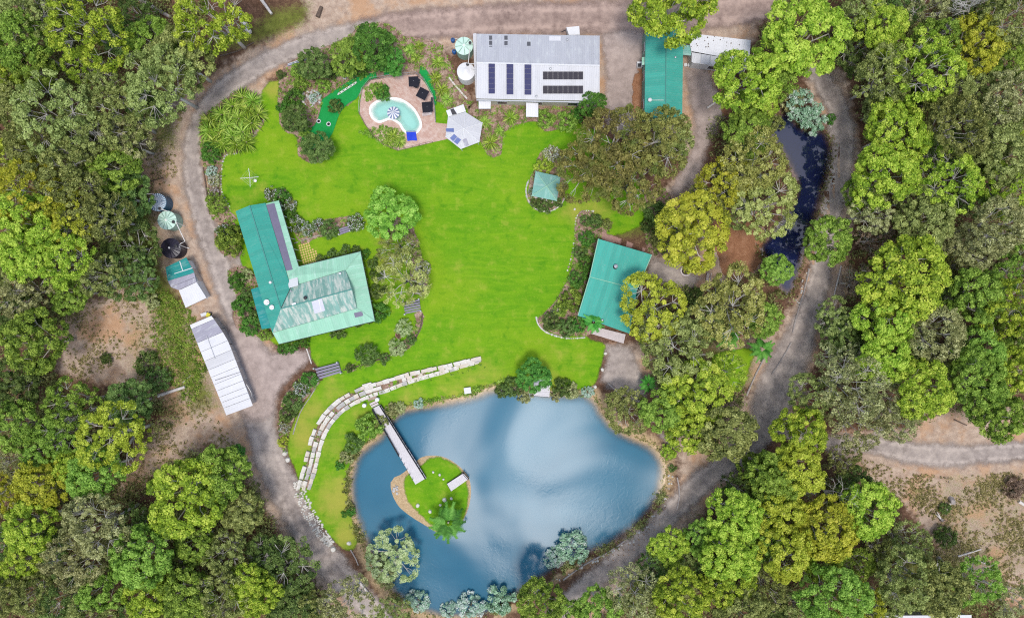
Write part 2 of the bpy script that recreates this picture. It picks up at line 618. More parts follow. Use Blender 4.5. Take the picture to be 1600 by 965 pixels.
def m_paving():
    m, nt, b = nmat('brick_paving')
    t = N(nt, 'ShaderNodeTexCoord')
    mp = N(nt, 'ShaderNodeMapping')
    mp.inputs['Rotation'].default_value = (0, 0, R_(32))
    nt.links.new(t.outputs['Object'], mp.inputs['Vector'])
    br = N(nt, 'ShaderNodeTexBrick')
    br.inputs['Color1'].default_value = (0.46, 0.28, 0.22, 1)
    br.inputs['Color2'].default_value = (0.56, 0.40, 0.33, 1)
    br.inputs['Mortar'].default_value = (0.33, 0.24, 0.20, 1)
    br.inputs['Scale'].default_value = 1.0
    br.inputs['Brick Width'].default_value = 0.46
    br.inputs['Row Height'].default_value = 0.23
    br.inputs['Mortar Size'].default_value = 0.012
    nt.links.new(mp.outputs['Vector'], br.inputs['Vector'])
    n2 = noise(nt, 1.1, 6.0, 0.65)
    n3 = noise(nt, 7.0, 4.0, 0.7)
    c = mixc(nt, math_(nt, 'MULTIPLY', sstep(nt, n2, 0.45, 0.7), 0.55), br.outputs['Color'], (0.62, 0.50, 0.44))
    c = mixc(nt, math_(nt, 'MULTIPLY', sstep(nt, n3, 0.55, 0.75), 0.4), c, (0.30, 0.17, 0.13))
    nt.links.new(c, b.inputs['Base Color'])
    b.inputs['Roughness'].default_value = 0.9


def m_water(name, deep, mid, dep0, dep1, rough, wave, spec=0.5, streak=0.0):
    """murky water: the bed shows through only where it is shallow; the surface mirrors the sky"""
    m, nt, b = nmat(name)
    out = nt.nodes['Material Output']
    nt.nodes.remove(b)
    e = attr(nt, 'edge').outputs['Fac']
    n1 = noise(nt, 0.035, 4.0, 0.5, dist_=0.4)
    n2 = noise(nt, 0.5, 4.0)
    colr = mixc(nt, sstep(nt, n1, 0.35, 0.65), deep, mid)
    df = N(nt, 'ShaderNodeBsdfDiffuse')
    nt.links.new(colr, df.inputs['Color'])
    tr = N(nt, 'ShaderNodeBsdfTransparent')
    op = sstep(nt, math_(nt, 'ADD', e, math_(nt, 'MULTIPLY', math_(nt, 'SUBTRACT', n2, 0.5), dep1 * 0.35)), dep0, dep1)
    ms = N(nt, 'ShaderNodeMixShader')
    nt.links.new(op, ms.inputs['Fac'])
    nt.links.new(tr.outputs[0], ms.inputs[1])
    nt.links.new(df.outputs[0], ms.inputs[2])
    gl = N(nt, 'ShaderNodeBsdfGlossy')
    gl.inputs['Roughness'].default_value = rough
    gl.inputs['Color'].default_value = (1, 1, 1, 1)
    # wind ripples, stronger in some patches than others
    t = N(nt, 'ShaderNodeTexCoord')
    w1 = N(nt, 'ShaderNodeTexNoise', Scale=1.1, Detail=3.0, Roughness=0.55, Distortion=0.8)
    w2 = N(nt, 'ShaderNodeTexNoise', Scale=0.042, Detail=1.5, Roughness=0.35, Distortion=0.3)
    nt.links.new(t.outputs['Object'], w1.inputs['Vector'])
    nt.links.new(t.outputs['Object'], w2.inputs['Vector'])
    patch = sstep(nt, noise(nt, 0.07, 2.0), 0.42, 0.60)
    hh = math_(nt, 'ADD', math_(nt, 'MULTIPLY', math_(nt, 'MULTIPLY', w1.outputs['Fac'], patch), 0.005), w2.outputs['Fac'])
    bp = N(nt, 'ShaderNodeBump', Strength=1.0, Distance=wave)
    nt.links.new(hh, bp.inputs['Height'])
    nt.links.new(bp.outputs['Normal'], gl.inputs['Normal'])
    fr = N(nt, 'ShaderNodeFresnel', IOR=1.0 + spec)
    m2 = N(nt, 'ShaderNodeMixShader')
    nt.links.new(fr.outputs[0], m2.inputs['Fac'])
    nt.links.new(ms.outputs[0], m2.inputs[1])
    nt.links.new(gl.outputs[0], m2.inputs[2])
    nt.links.new(m2.outputs[0], out.inputs['Surface'])


m_ground()
m_lawn()
m_road('gravel_track', (0.215, 0.178, 0.158), (0.335, 0.283, 0.252), (0.46, 0.39, 0.34))
m_road('gravel_pale', (0.26, 0.205, 0.18), (0.37, 0.295, 0.262), (0.47, 0.38, 0.335))
m_road('dirt_track', (0.20, 0.14, 0.12), (0.31, 0.225, 0.19), (0.44, 0.325, 0.27))
m_mulch('bed_mulch', [(0.32, (0.07, 0.04, 0.028)), (0.47, (0.22, 0.14, 0.10)), (0.57, (0.40, 0.285, 0.22)), (0.68, (0.58, 0.48, 0.41))])
m_mulch('leaf_mulch', [(0.25, (0.09, 0.04, 0.02)), (0.5, (0.27, 0.13, 0.07)), (0.75, (0.46, 0.28, 0.18))], 1.2)
m_mulch('artificial_turf', [(0.2, (0.008, 0.17, 0.035)), (0.5, (0.015, 0.27, 0.06)), (0.8, (0.03, 0.34, 0.09))], 0.15, 1.0)
m_mulch('brown_concrete', [(0.25, (0.30, 0.22, 0.17)), (0.75, (0.42, 0.33, 0.27))], 0.1)
m_mulch('terracotta_paving', [(0.25, (0.30, 0.165, 0.135)), (0.75, (0.46, 0.30, 0.25))], 0.1)
m_paving()
m_water('pond_water', (0.022, 0.115, 0.188), (0.042, 0.160, 0.24), 0.1, 2.4, 0.16, 1.6, 0.195)
m_water('creek_water', (0.007, 0.010, 0.040), (0.010, 0.015, 0.060), 0.1, 1.8, 0.01, 0.12, 0.85)
m_water('pool_water', (0.22, 0.52, 0.44), (0.34, 0.62, 0.54), -0.4, 1.2, 0.05, 0.3, 0.25)


def foliage(name, dark, mid, light, accent=None, trans=0.32):
    m, nt, b = nmat('leaf_' + name)
    out = nt.nodes['Material Output']
    t = attr(nt, 'tint').outputs['Fac']
    oi = N(nt, 'ShaderNodeObjectInfo')
    n1 = noise(nt, 0.35, 3.0)
    v = math_(nt, 'ADD', math_(nt, 'MULTIPLY', t, 0.75), math_(nt, 'MULTIPLY', n1, 0.30))
    v = math_(nt, 'ADD', v, math_(nt, 'MULTIPLY', math_(nt, 'SUBTRACT', oi.outputs['Random'], 0.5), 0.24))
    dark, mid, light = (tuple(min(0.75, x * 1.42) for x in q) for q in (dark, mid, light))
    r = ramp(nt, [(0.18, dark), (0.50, mid), (0.85, light)])
    nt.links.new(v, r.inputs['Fac'])
    c = r.outputs['Color']
    if accent:
        n2 = noise(nt, 0.28, 2.0)
        c = mixc(nt, math_(nt, 'MULTIPLY', sstep(nt, n2, 0.50, 0.66), 0.8), c, accent)
    hs = N(nt, 'ShaderNodeHueSaturation')
    nt.links.new(math_(nt, 'MULTIPLY_ADD', oi.outputs['Random'], 0.04), hs.inputs['Hue'])
    nt.links.new(c, hs.inputs['Color'])
    for n in nt.nodes:
        if n.type == 'MATH' and n.operation == 'MULTIPLY_ADD':
            n.inputs[2].default_value = 0.48
    nt.links.new(hs.outputs['Color'], b.inputs['Base Color'])
    b.inputs['Roughness'].default_value = 0.6
    b.inputs['Specular IOR Level'].default_value = 0.25
    tl = N(nt, 'ShaderNodeBsdfTranslucent')
    nt.links.new(hs.outputs['Color'], tl.inputs['Color'])
    mx = N(nt, 'ShaderNodeMixShader', Fac=trans)
    nt.links.new(b.outputs[0], mx.inputs[1])
    nt.links.new(tl.outputs[0], mx.inputs[2])
    nt.links.new(mx.outputs[0], out.inputs['Surface'])
    return m


FOL = {
    'L': foliage('lime', (0.085, 0.15, 0.012), (0.23, 0.34, 0.024), (0.46, 0.56, 0.08)),
    'K': foliage('fresh_green', (0.06, 0.18, 0.015), (0.15, 0.36, 0.035), (0.33, 0.56, 0.11)),
    'Q': foliage('pale_olive', (0.10, 0.12, 0.026), (0.25, 0.28, 0.062), (0.46, 0.48, 0.18)),
    'G': foliage('mid_green', (0.05, 0.10, 0.012), (0.15, 0.25, 0.028), (0.32, 0.44, 0.08)),
    'D': foliage('dark_green', (0.025, 0.055, 0.012), (0.075, 0.13, 0.025), (0.19, 0.27, 0.075)),
    'O': foliage('olive', (0.06, 0.08, 0.020), (0.175, 0.21, 0.052), (0.37, 0.41, 0.14)),
    'Y': foliage('yellow_green', (0.12, 0.15, 0.012), (0.29, 0.34, 0.025), (0.52, 0.54, 0.08), accent=(0.42, 0.45, 0.035)),
    'W': foliage('grey_green', (0.09, 0.10, 0.036), (0.25, 0.265, 0.10), (0.47, 0.48, 0.24)),
    'B': foliage('brown_olive', (0.065, 0.065, 0.018), (0.155, 0.15, 0.035), (0.30, 0.29, 0.08), accent=(0.16, 0.22, 0.045)),
    'E': foliage('emerald', (0.022, 0.075, 0.010), (0.055, 0.165, 0.018), (0.14, 0.30, 0.05)),
    'A': foliage('aqua_green', (0.13, 0.24, 0.15), (0.28, 0.44, 0.30), (0.50, 0.64, 0.50)),
    'P': foliage('pale_green', (0.13, 0.18, 0.06), (0.28, 0.36, 0.14), (0.48, 0.54, 0.30)),
    'R': foliage('brown_dead', (0.08, 0.055, 0.035), (0.19, 0.135, 0.09), (0.34, 0.26, 0.19)),
    'S': foliage('strap', (0.05, 0.11, 0.010), (0.20, 0.33, 0.028), (0.44, 0.55, 0.12)),
    'M': foliage('palm', (0.015, 0.085, 0.010), (0.045, 0.20, 0.020), (0.14, 0.36, 0.06)),
    'T': foliage('thicket', (0.06, 0.07, 0.02), (0.15, 0.165, 0.045), (0.31, 0.31, 0.12)),
    'Z': foliage('tuft', (0.10, 0.10, 0.03), (0.25, 0.23, 0.08), (0.44, 0.38, 0.18)),
}
FLOWER = plain('flower_white', (0.72, 0.70, 0.76), 0.7, 0.1)
M = MATS

# ------------------------------------------------------------------ shapes of land and water (photograph pixels)
WZ = -0.5      # pond level
POND = [(608, 652), (622, 640), (645, 632), (672, 629), (702, 623), (735, 615), (765, 604), (795, 600), (832, 606), (880, 611), (912, 610), (932, 622), (947, 646), (967, 667), (992, 680), (1018, 692), (1036, 713), (1041, 738), (1033, 775), (1016, 803), (988, 832), (948, 858), (901, 877), (846, 908), (806, 936), (775, 956), (738, 968), (690, 968), (650, 956), (612, 930), (585, 895), (570, 858), (558, 828), (546, 790), (543, 760), (546, 735), (556, 705), (575, 690), (592, 676)]
ISLE = [(611, 765), (612, 748), (628, 740), (648, 722), (658, 714), (676, 711), (698, 715), (719, 729), (733, 747), (736, 768), (733, 790), (724, 812), (714, 827), (698, 834), (682, 831), (664, 820), (640, 805), (621, 788)]
CREEK = [(1188, 194), (1210, 178), (1234, 174), (1250, 192), (1266, 200), (1282, 196), (1296, 210), (1302, 235), (1299, 262), (1290, 295), (1284, 325), (1275, 348), (1263, 375), (1257, 405), (1247, 438), (1237, 462), (1220, 455), (1205, 428), (1192, 402), (1184, 386), (1197, 370), (1214, 352), (1228, 330), (1240, 302), (1240, 282), (1228, 255), (1210, 225), (1194, 205)]
pondW = [P2(x, y, WZ) for x, y in smooth_line(POND)]
isleW = [P2(x, y, WZ) for x, y in smooth_line(ISLE)]
creekW = [P2(x, y, WZ) for x, y in smooth_line(CREEK)]


def gz(X, Y):
    X = np.asarray(X, float)
    Y = np.asarray(Y, float)
    a = np.maximum(sdist(X, Y, pondW), -sdist(X, Y, isleW))
    c = sdist(X, Y, creekW)
    def prof(d, w):
        t = np.clip(d / w, 0, 1)
        land = WZ + 0.5 * (1 - (1 - t) ** 2)
        return np.where(d >= 0, land, np.maximum(WZ + 0.32 * d, -2.6))
    return np.minimum(prof(a, 3.0), prof(c, 1.6))


def g1(x, y):
    return float(gz(np.array([x]), np.array([y]))[0])


def gp(px, py, up=0.0):
    """a point standing on the ground seen at this pixel"""
    x, y = P2(px, py)
    z = g1(x, y)
    x, y = P2(px, py, z)
    return Vector((x, y, z + up))


def axis(lo, hi, step, far):
    a = list(np.arange(lo, hi + 1e-6, step))
    ext = []
    d = step
    x = hi
    while x < far:
        d *= 1.6
        x += d
        ext.append(x)
    return np.array([-(e) + (lo + hi) for e in reversed(ext)] + a + ext)


def soft(X, Y, poly_px, w=3.0):
    return np.clip(0.5 - sdist(X, Y, [P2(*p) for p in poly_px]) / w, 0, 1)


DIRT = [
    [(470, -40), (480, 30), (420, 60), (370, 90), (300, 140), (225, 180), (215, 250), (225, 330), (250, 420), (290, 470), (310, 640), (370, 660), (430, 700), (420, 120), (600, 80), (740, 80), (745, 160), (950, 170), (1010, 180), (1090, 260), (1120, 110), (1180, 60), (1200, -40)],
    [(100, 480), (180, 460), (240, 440), (300, 500), (390, 650), (440, 760), (500, 860), (560, 940), (600, 1000), (560, 1000), (470, 880), (380, 740), (330, 690), (200, 780), (170, 770), (215, 700), (270, 640), (200, 610), (90, 580)],
    [(930, 540), (1010, 540), (1060, 640), (1060, 760), (1000, 850), (860, 960), (800, 1000), (900, 1000), (1100, 800), (1240, 640), (1320, 460), (1345, 240), (1320, 110), (1255, 105), (1300, 240), (1240, 470), (1170, 620), (1060, 640)],
    [(1270, 680), (1420, 670), (1500, 620), (1640, 640), (1640, 960), (1560, 940), (1480, 880), (1420, 790), (1340, 740)],
    [(1110, 300), (1190, 330), (1190, 420), (1140, 440), (1080, 450), (1020, 420), (1030, 300), (1080, 260)],
    [(1100, 530), (1215, 520), (1190, 600), (1110, 610)],
]
GRASSY = [
    ([(230, 160), (285, 175), (285, 240), (225, 250)], 0.62),
    ([(420, 10), (490, 0), (485, 40), (430, 65), (370, 80), (320, 100), (330, 60), (390, 40)], 0.75),
    ([(200, 290), (240, 300), (262, 420), (300, 490), (320, 560), (350, 640), (300, 650), (250, 560), (230, 470), (190, 420)], 0.72),
    ([(190, 470), (290, 500), (330, 640), (280, 690), (220, 650), (180, 560)], 0.42),
    ([(380, 690), (400, 700), (480, 840), (440, 840)], 0.3),
    ([(60, 560), (180, 600), (180, 660), (60, 620)], 0.4),
    ([(1100, 540), (1180, 545), (1175, 600), (1110, 600)], 0.95),
    ([(1460, 730), (1640, 720), (1640, 900), (1520, 920), (1450, 850)], 0.42),
    ([(1380, 840), (1520, 860), (1540, 965), (1380, 965)], 0.6),
    ([(930, 590), (1010, 600), (1060, 700), (1070, 740), (1040, 790), (960, 860), (840, 920), (800, 960), (860, 930), (1000, 850), (1050, 760), (1030, 690), (960, 640)], 0.42),
    ([(940, 300), (1010, 300), (1010, 370), (940, 370)], 0.9),
    ([(325, 170), (345, 300), (370, 540), (345, 330)], 0.3),
]


def build_ground():
    xs = axis(-108, 108, 0.9, 1600)
    ys = axis(-72, 72, 0.9, 1600)
    X, Y = np.meshgrid(xs, ys)
    Z = gz(X, Y)
    bumps = np.sin(X * 0.23 + 1.3) * np.cos(Y * 0.19) * 0.10
    V = np.stack([X, Y, Z], -1).reshape(-1, 3)
    nx, ny = len(xs), len(ys)
    i = np.arange(nx * ny).reshape(ny, nx)
    F = np.stack([i[:-1, :-1], i[:-1, 1:], i[1:, 1:], i[1:, :-1]], -1).reshape(-1, 4)
    me = quads_mesh('ground', V, F)
    dirt = np.zeros(X.shape)
    for p in DIRT:
        dirt = np.maximum(dirt, soft(X, Y, p, 4.0))
    gr = np.zeros(X.shape)
    for p, k in GRASSY:
        gr = np.maximum(gr, soft(X, Y, p, 5.0) * k)
    dw = np.minimum(np.maximum(sdist(X, Y, pondW), -sdist(X, Y, isleW)), 99)
    sand = np.clip(1.0 - np.abs(dw) / 3.5, 0, 1) * 0.75
    sand = np.where(dw < 0, np.maximum(sand, 0.6), sand)
    sand = np.where(inside(X, Y, isleW), 1.0, sand)
    refl_dist = dist(X, Y, [P2(*p) for p in ((1020, 800), (988, 832), (948, 858), (901, 877), (846, 908), (806, 936), (775, 956))], closed=False)
    painted_refl = (refl_dist < 3.2) & (dw < 0.3)  # dark tree reflections painted into the bed colour along this shore
    sand = np.where(painted_refl, 0.0, sand)
    dirt = np.where(painted_refl, 0.0, dirt)
    gr = np.where(painted_refl, 0.0, gr)
    dc = sdist(X, Y, creekW)
    sand = np.where(dc < 0.6, 0.0, sand)
    dirt = np.where(dc < 1.0, 0.35, dirt)
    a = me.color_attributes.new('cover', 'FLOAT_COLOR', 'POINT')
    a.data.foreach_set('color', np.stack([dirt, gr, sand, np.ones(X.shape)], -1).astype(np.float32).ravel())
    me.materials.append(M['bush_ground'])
    o = link(bpy.data.objects.new('ground', me))
    tag(o, 'brown leaf littered bush ground around the property', kind='structure')


def quads_mesh(name, V, F):
    me = bpy.data.meshes.new(name)
    V = np.asarray(V, np.float32)
    F = np.asarray(F, np.int32)
    k = F.shape[1]
    me.vertices.add(len(V))
    me.vertices.foreach_set('co', V.ravel())
    me.loops.add(F.size)
    me.loops.foreach_set('vertex_index', F.ravel())
    me.polygons.add(len(F))
    me.polygons.foreach_set('loop_start', np.arange(len(F), dtype=np.int32) * k)
    me.update(calc_edges=True)
    return me


build_ground()


def sheet(name, poly_px, mat, off, label, step=0.9, kind='structure', smooth=True, jitter=0.12, cat=None, flat=None, dry=None, lane=None, parent=None):
    """a sheet of ground cover lying on the land; 'edge' stores metres to its own rim"""
    pts = smooth_line(poly_px) if smooth else poly_px
    z0 = 0.0 if flat is None else flat
    W = [P2(x, y, z0) for x, y in pts]
    # even out the rim
    rim = []
    for i in range(len(W)):
        a, b = Vector(W[i]), Vector(W[(i + 1) % len(W)])
        n = max(1, int((b - a).length / 0.7))
        for k in range(n):
            p = a.lerp(b, k / n)
            rim.append((p.x + random.uniform(-jitter, jitter), p.y + random.uniform(-jitter, jitter)))
    xs = [p[0] for p in rim]
    ys = [p[1] for p in rim]
    X, Y = np.meshgrid(np.arange(min(xs), max(xs), step), np.arange(min(ys), max(ys), step))
    X = X.ravel()
    Y = Y.ravel()
    ok = inside(X, Y, rim)
    X, Y = X[ok], Y[ok]
    dd = dist(X, Y, rim)
    ok = dd > step * 0.45
    X, Y = X[ok], Y[ok]
    verts = [Vector(p) for p in rim] + [Vector((a, b)) for a, b in zip(X, Y)]
    n = len(rim)
    res = delaunay_2d_cdt(verts, [], [list(range(n))], 1, 1e-5)
    V2 = np.array([(v.x, v.y) for v in res[0]])
    F = [f for f in res[2]]
    Z = (gz(V2[:, 0], V2[:, 1]) if flat is None else np.full(len(V2), flat)) + off
    me = bpy.data.meshes.new(name)
    me.from_pydata(np.column_stack([V2, Z]).tolist(), [], F)
    a = me.attributes.new('edge', 'FLOAT', 'POINT')
    a.data.foreach_set('value', dist(V2[:, 0], V2[:, 1], rim).astype(np.float32))
    if dry is not None:
        a = me.attributes.new('dry', 'FLOAT', 'POINT')
        a.data.foreach_set('value', dry(V2[:, 0], V2[:, 1]).astype(np.float32))
    if lane is not None:
        a = me.attributes.new('lane', 'FLOAT', 'POINT')
        a.data.foreach_set('value', lane(V2[:, 0], V2[:, 1]).astype(np.float32))
    # faces upward
    me.update()
    if len(me.polygons) and me.polygons[0].normal.z < 0:
        me.flip_normals()
    me.materials.append(mat)
    o = link(bpy.data.objects.new(name, me), parent)
    if parent is None:
        tag(o, label, cat, kind=kind)
    return o


def strip_poly(line):
    """outline of a road: (px, py, width) stations"""
    s = smooth_line(line, closed=False, sub=4)
    L, Rr = [], []
    for i, (x, y, w) in enumerate(s):
        x0, y0, _ = s[max(i - 1, 0)]
        x1, y1, _ = s[min(i + 1, len(s) - 1)]
        d = math.hypot(x1 - x0, y1 - y0) or 1
        nx, ny = -(y1 - y0) / d, (x1 - x0) / d
        L.append((x + nx * w / 2, y + ny * w / 2))
        Rr.append((x - nx * w / 2, y - ny * w / 2))
    return L + Rr[::-1], s


def road(name, line, mat, off, label):
    poly, s = strip_poly(line)
    cl = [P2(x, y) for x, y, w in s]
    hw = sum(w for _, _, w in s) / len(s) * UPP / 2

    def lane(X, Y):
        return np.clip(dist(X, Y, cl, closed=False) / hw, 0, 1.5)
    return sheet(name, poly, M[mat], off, label, smooth=False, lane=lane, jitter=0.3)


LAWN = [(418, 128), (440, 122), (480, 95), (560, 60), (640, 80), (700, 110), (735, 160), (760, 178), (840, 182), (900, 190), (960, 220), (1000, 290), (1012, 315), (1005, 350), (970, 368), (935, 378), (915, 430), (890, 500), (920, 525), (946, 538), (942, 568), (930, 600), (905, 612), (880, 613), (832, 608), (795, 602), (765, 606), (735, 617), (702, 625), (672, 631), (645, 634), (615, 646), (594, 678), (560, 705), (547, 736), (545, 770), (551, 810), (562, 842), (548, 862), (520, 845), (490, 805), (470, 770), (460, 735), (448, 700), (452, 672), (468, 635), (495, 598), (505, 585), (485, 560), (478, 540), (430, 540), (398, 500), (372, 400), (350, 340), (344, 295), (348, 245), (370, 236), (396, 212), (411, 186), (405, 155)]
DRYZ = [((430, 140), 22, 0.9), ((850, 595), 40, 0.7), ((530, 780), 45, 0.95), ((545, 835), 30, 1.0), ((720, 430), 75, 0.32), ((810, 340), 70, 0.28), ((600, 275), 60, 0.28), ((690, 520), 50, 0.3), ((475, 680), 34, 0.95), ((490, 640), 30, 0.8), ((520, 700), 40, 0.6), ((560, 650), 40, 0.55), ((520, 610), 30, 0.6), ((760, 590), 50, 0.6), ((600, 370), 25, 0.7), ((400, 300), 40, 0.4), ((900, 430), 25, 0.3), ((720, 600), 60, 0.55), ((900, 330), 30, 0.8), ((930, 330), 40, 0.7), ((610, 410), 30, 0.7), ((570, 400), 25, 0.4), ((640, 625), 40, 0.6), ((370, 320), 25, 0.5), ((480, 330), 30, 0.35), ((880, 560), 60, 0.4), ((560, 625), 30, 0.5), ((430, 280), 60, 0.25)]


def lawn_dry(X, Y):
    d = np.zeros(X.shape)
    for (px, py), r, k in DRYZ:
        x, y = P2(px, py)
        d = np.maximum(d, k * np.exp(-((X - x) ** 2 + (Y - y) ** 2) / (r * UPP) ** 2))
    return d


road('dirt_road', [(1240, 6, 44), (1150, 16, 60), (1000, 26, 66), (900, 28, 66), (800, 30, 66), (700, 36, 62), (620, 42, 60), (560, 50, 52)], 'dirt_track', 0.010, 'brown dirt road along the top of the property')
road('gravel_road', [(600, 44, 40), (560, 49, 46), (490, 66, 44), (430, 90, 44), (380, 118, 48), (338, 152, 50), (310, 195, 44), (300, 240, 42), (305, 290, 44), (315, 335, 46), (332, 385, 50), (350, 435, 52), (368, 485, 54), (388, 535, 62), (402, 590, 66), (402, 645, 62), (418, 705, 62), (445, 765, 62), (475, 825, 62), (515, 880, 60), (560, 930, 54), (610, 985, 50)], 'gravel_track', 0.012, 'grey gravel road sweeping around the west side of the lawn')
road('gravel_road', [(1262, 98, 26), (1282, 122, 40), (1308, 165, 50), (1318, 215, 52), (1314, 265, 50), (1303, 310, 48), (1292, 360, 46), (1284, 415, 46), (1270, 470, 52), (1252, 525, 62), (1228, 575, 74), (1208, 625, 76), (1190, 670, 66), (1150, 712, 56), (1105, 745, 50), (1065, 785, 48), (1015, 835, 48), (960, 882, 46), (905, 925, 46), (850, 985, 46)], 'gravel_track', 0.016, 'grey gravel road curving along the creek and the pond')
road('gravel_road', [(1215, 668, 40), (1290, 690, 36), (1350, 694, 38), (1420, 706, 50), (1480, 712, 50), (1540, 708, 44), (1640, 702, 48)], 'gravel_track', 0.020, 'grey gravel side road leading off to the right edge')
sheet('gravel_yard', [(350, 500), (400, 515), (428, 545), (484, 540), (490, 562), (462, 590), (440, 618), (432, 650), (400, 665), (368, 640)], M['gravel_pale'], 0.024, 'pale gravel yard between the house and the long white shed')
sheet('gravel_yard', [(938, 50), (1010, 45), (1012, 90), (1004, 140), (1000, 190), (985, 215), (945, 200), (940, 120)], M['gravel_pale'], 0.024, 'pale gravel yard between the solar shed and the green hall')
sheet('gravel_drive', [(1068, 104), (1110, 104), (1125, 140), (1150, 160), (1128, 200), (1110, 240), (1095, 280), (1060, 310), (1040, 300), (1062, 260), (1080, 215), (1072, 160)], M['gravel_pale'], 0.024, 'pale gravel drive beside the green hall')
sheet('gravel_yard', [(1014, 398), (1050, 405), (1100, 430), (1095, 445), (1075, 458), (1035, 450), (1005, 430)], M['gravel_track'], 0.024, 'gravel court around the fire pit')
sheet('gravel_yard', [(942, 536), (985, 536), (1000, 560), (1015, 600), (1020, 650), (1060, 690), (1050, 720), (1020, 670), (990, 630), (950, 612), (934, 596), (942, 565)], M['gravel_track'], 0.024, 'gravel path between the cabin and the pond')
sheet('gravel_path', [(352, 395), (388, 396), (395, 420), (380, 424), (356, 410)], M['gravel_track'], 0.028, 'short gravel path to the west side of the house')
sheet('lawn', LAWN, M['mown_lawn'], 0.034, 'bright green mown lawn in the middle of the property', dry=lawn_dry, jitter=0.08)
sheet('island_lawn', [(634, 742), (629, 756), (634, 778), (649, 799), (665, 816), (684, 830), (702, 833), (717, 821), (730, 800), (734, 778), (731, 756), (720, 734), (703, 719), (686, 713), (670, 715), (654, 727)], M['mown_lawn'], 0.034, 'bright green grass on the pond island', dry=lambda X, Y: X * 0, jitter=0.1, step=0.6)
sheet('creek_lawn', [(1110, 560), (1140, 545), (1178, 545), (1172, 575), (1160, 605), (1130, 612)], M['mown_lawn'], 0.034, 'small green lawn beside the log edged road', dry=lambda X, Y: X * 0 + 0.3)
sheet('pond_water', POND, M['pond_water'], 0.0, 'blue pond water with a cloud glare', flat=WZ, step=0.9, jitter=0.0)
sheet('creek_water', CREEK, M['creek_water'], 0.0, 'dark still creek water beside the east road', flat=WZ, step=0.7, jitter=0.0)

BEDS = [
    ('garden_bed', 'mulched garden bed around the mini golf green', [(436, 118), (450, 98), (490, 80), (545, 55), (560, 38), (605, 36), (630, 55), (662, 60), (692, 72), (712, 118), (740, 158), (728, 172), (700, 172), (684, 160), (600, 125), (545, 165), (524, 180), (517, 210), (514, 240), (494, 256), (466, 245), (463, 215), (440, 200), (434, 160)]),
    ('garden_bed', 'strap leaf garden bed inside the north west road bend', [(312, 186), (330, 170), (350, 155), (372, 140), (392, 142), (408, 162), (412, 188), (396, 212), (374, 238), (352, 244), (345, 300), (362, 330), (372, 344), (358, 350), (332, 344), (326, 300), (318, 260), (312, 220)]),
    ('garden_bed', 'garden bed along the west wall of the house', [(334, 360), (365, 345), (376, 380), (382, 398), (350, 400), (338, 385)]),
    ('garden_bed', 'garden bed below the west gravel path', [(354, 425), (385, 415), (410, 450), (430, 520), (425, 530), (400, 525), (372, 515), (362, 490), (368, 460)]),
    ('garden_bed', 'flower bed along the north verandah of the house', [(414, 300), (440, 293), (458, 310), (464, 345), (472, 352), (520, 340), (566, 338), (568, 350), (500, 372), (468, 380), (450, 330), (436, 312)]),
    ('garden_bed', 'curved log edged garden bed east of the house', [(660, 400), (668, 425), (668, 452), (658, 462), (640, 450), (640, 380), (600, 372), (595, 340), (640, 345)]),
    ('garden_bed', 'narrow curved bed with log edging below the timber steps', [(648, 486), (662, 490), (658, 515), (640, 545), (610, 560), (570, 574), (535, 584), (534, 574), (570, 562), (606, 548), (632, 530), (648, 510)]),
    ('garden_bed', 'grey shrub bed between yard and stone terraces', [(484, 578), (500, 592), (492, 610), (472, 630), (460, 655), (452, 680), (445, 705), (436, 690), (436, 650), (442, 620), (462, 598)]),
    ('garden_bed', 'round garden bed encircling the green gazebo', [(846, 236), (866, 230), (884, 240), (886, 268), (884, 300), (876, 322), (852, 332), (832, 326), (822, 310), (826, 288), (834, 262)]),
    ('garden_bed', 'long garden bed along the west side of the cabin', [(904, 332), (925, 330), (945, 345), (955, 362), (938, 372), (920, 432), (905, 492), (925, 512), (920, 524), (880, 526), (850, 516), (838, 498), (858, 480), (882, 445), (896, 400), (898, 360)]),
    ('garden_bed', 'shaded bed behind the solar shed porch', [(745, 160), (900, 158), (905, 182), (880, 200), (850, 206), (835, 190), (790, 206), (785, 240), (765, 246), (752, 225), (735, 190)]),
    ('garden_bed', 'leafy bed right of the small lawn by the cabin', [(1006, 300), (1040, 296), (1060, 340), (1060, 400), (1018, 398), (1006, 370), (1012, 335)]),
]
for nm, lb, poly in BEDS:
    sheet(nm, poly, M['bed_mulch'], 0.05, lb, step=1.0)
sheet('leaf_litter_strip', [(1120, 120), (1150, 150), (1120, 240), (1112, 290), (1140, 320), (1190, 340), (1190, 410), (1160, 430), (1130, 430), (1098, 300), (1110, 250), (1128, 190)], M['leaf_mulch'], 0.05, 'orange leaf litter under the creek trees')
sheet('leaf_litter_strip', [(994, 105), (1006, 105), (1006, 190), (992, 185), (986, 150)], M['leaf_mulch'], 0.05, 'orange leaf litter along the green hall')
sheet('putting_green', [(502, 157), (512, 148), (530, 136), (556, 120), (600, 109), (644, 101), (664, 106), (678, 130), (684, 165), (672, 160), (660, 125), (648, 114), (592, 122), (572, 132), (558, 155), (546, 162), (532, 178), (522, 205), (510, 224), (484, 240), (472, 218), (470, 202), (490, 196), (500, 172)], M['artificial_turf'], 0.07, 'emerald artificial turf of the mini golf green', jitter=0.03)
sheet('pool_deck', [(563, 160), (566, 142), (580, 126), (612, 121), (650, 117), (663, 128), (676, 150), (679, 170), (681, 192), (700, 194), (701, 217), (656, 227), (622, 235), (600, 226), (585, 213), (572, 196), (562, 178)], M['brick_paving'], 0.09, 'pink brick paved deck around the swimming pool', smooth=False, jitter=0.02)
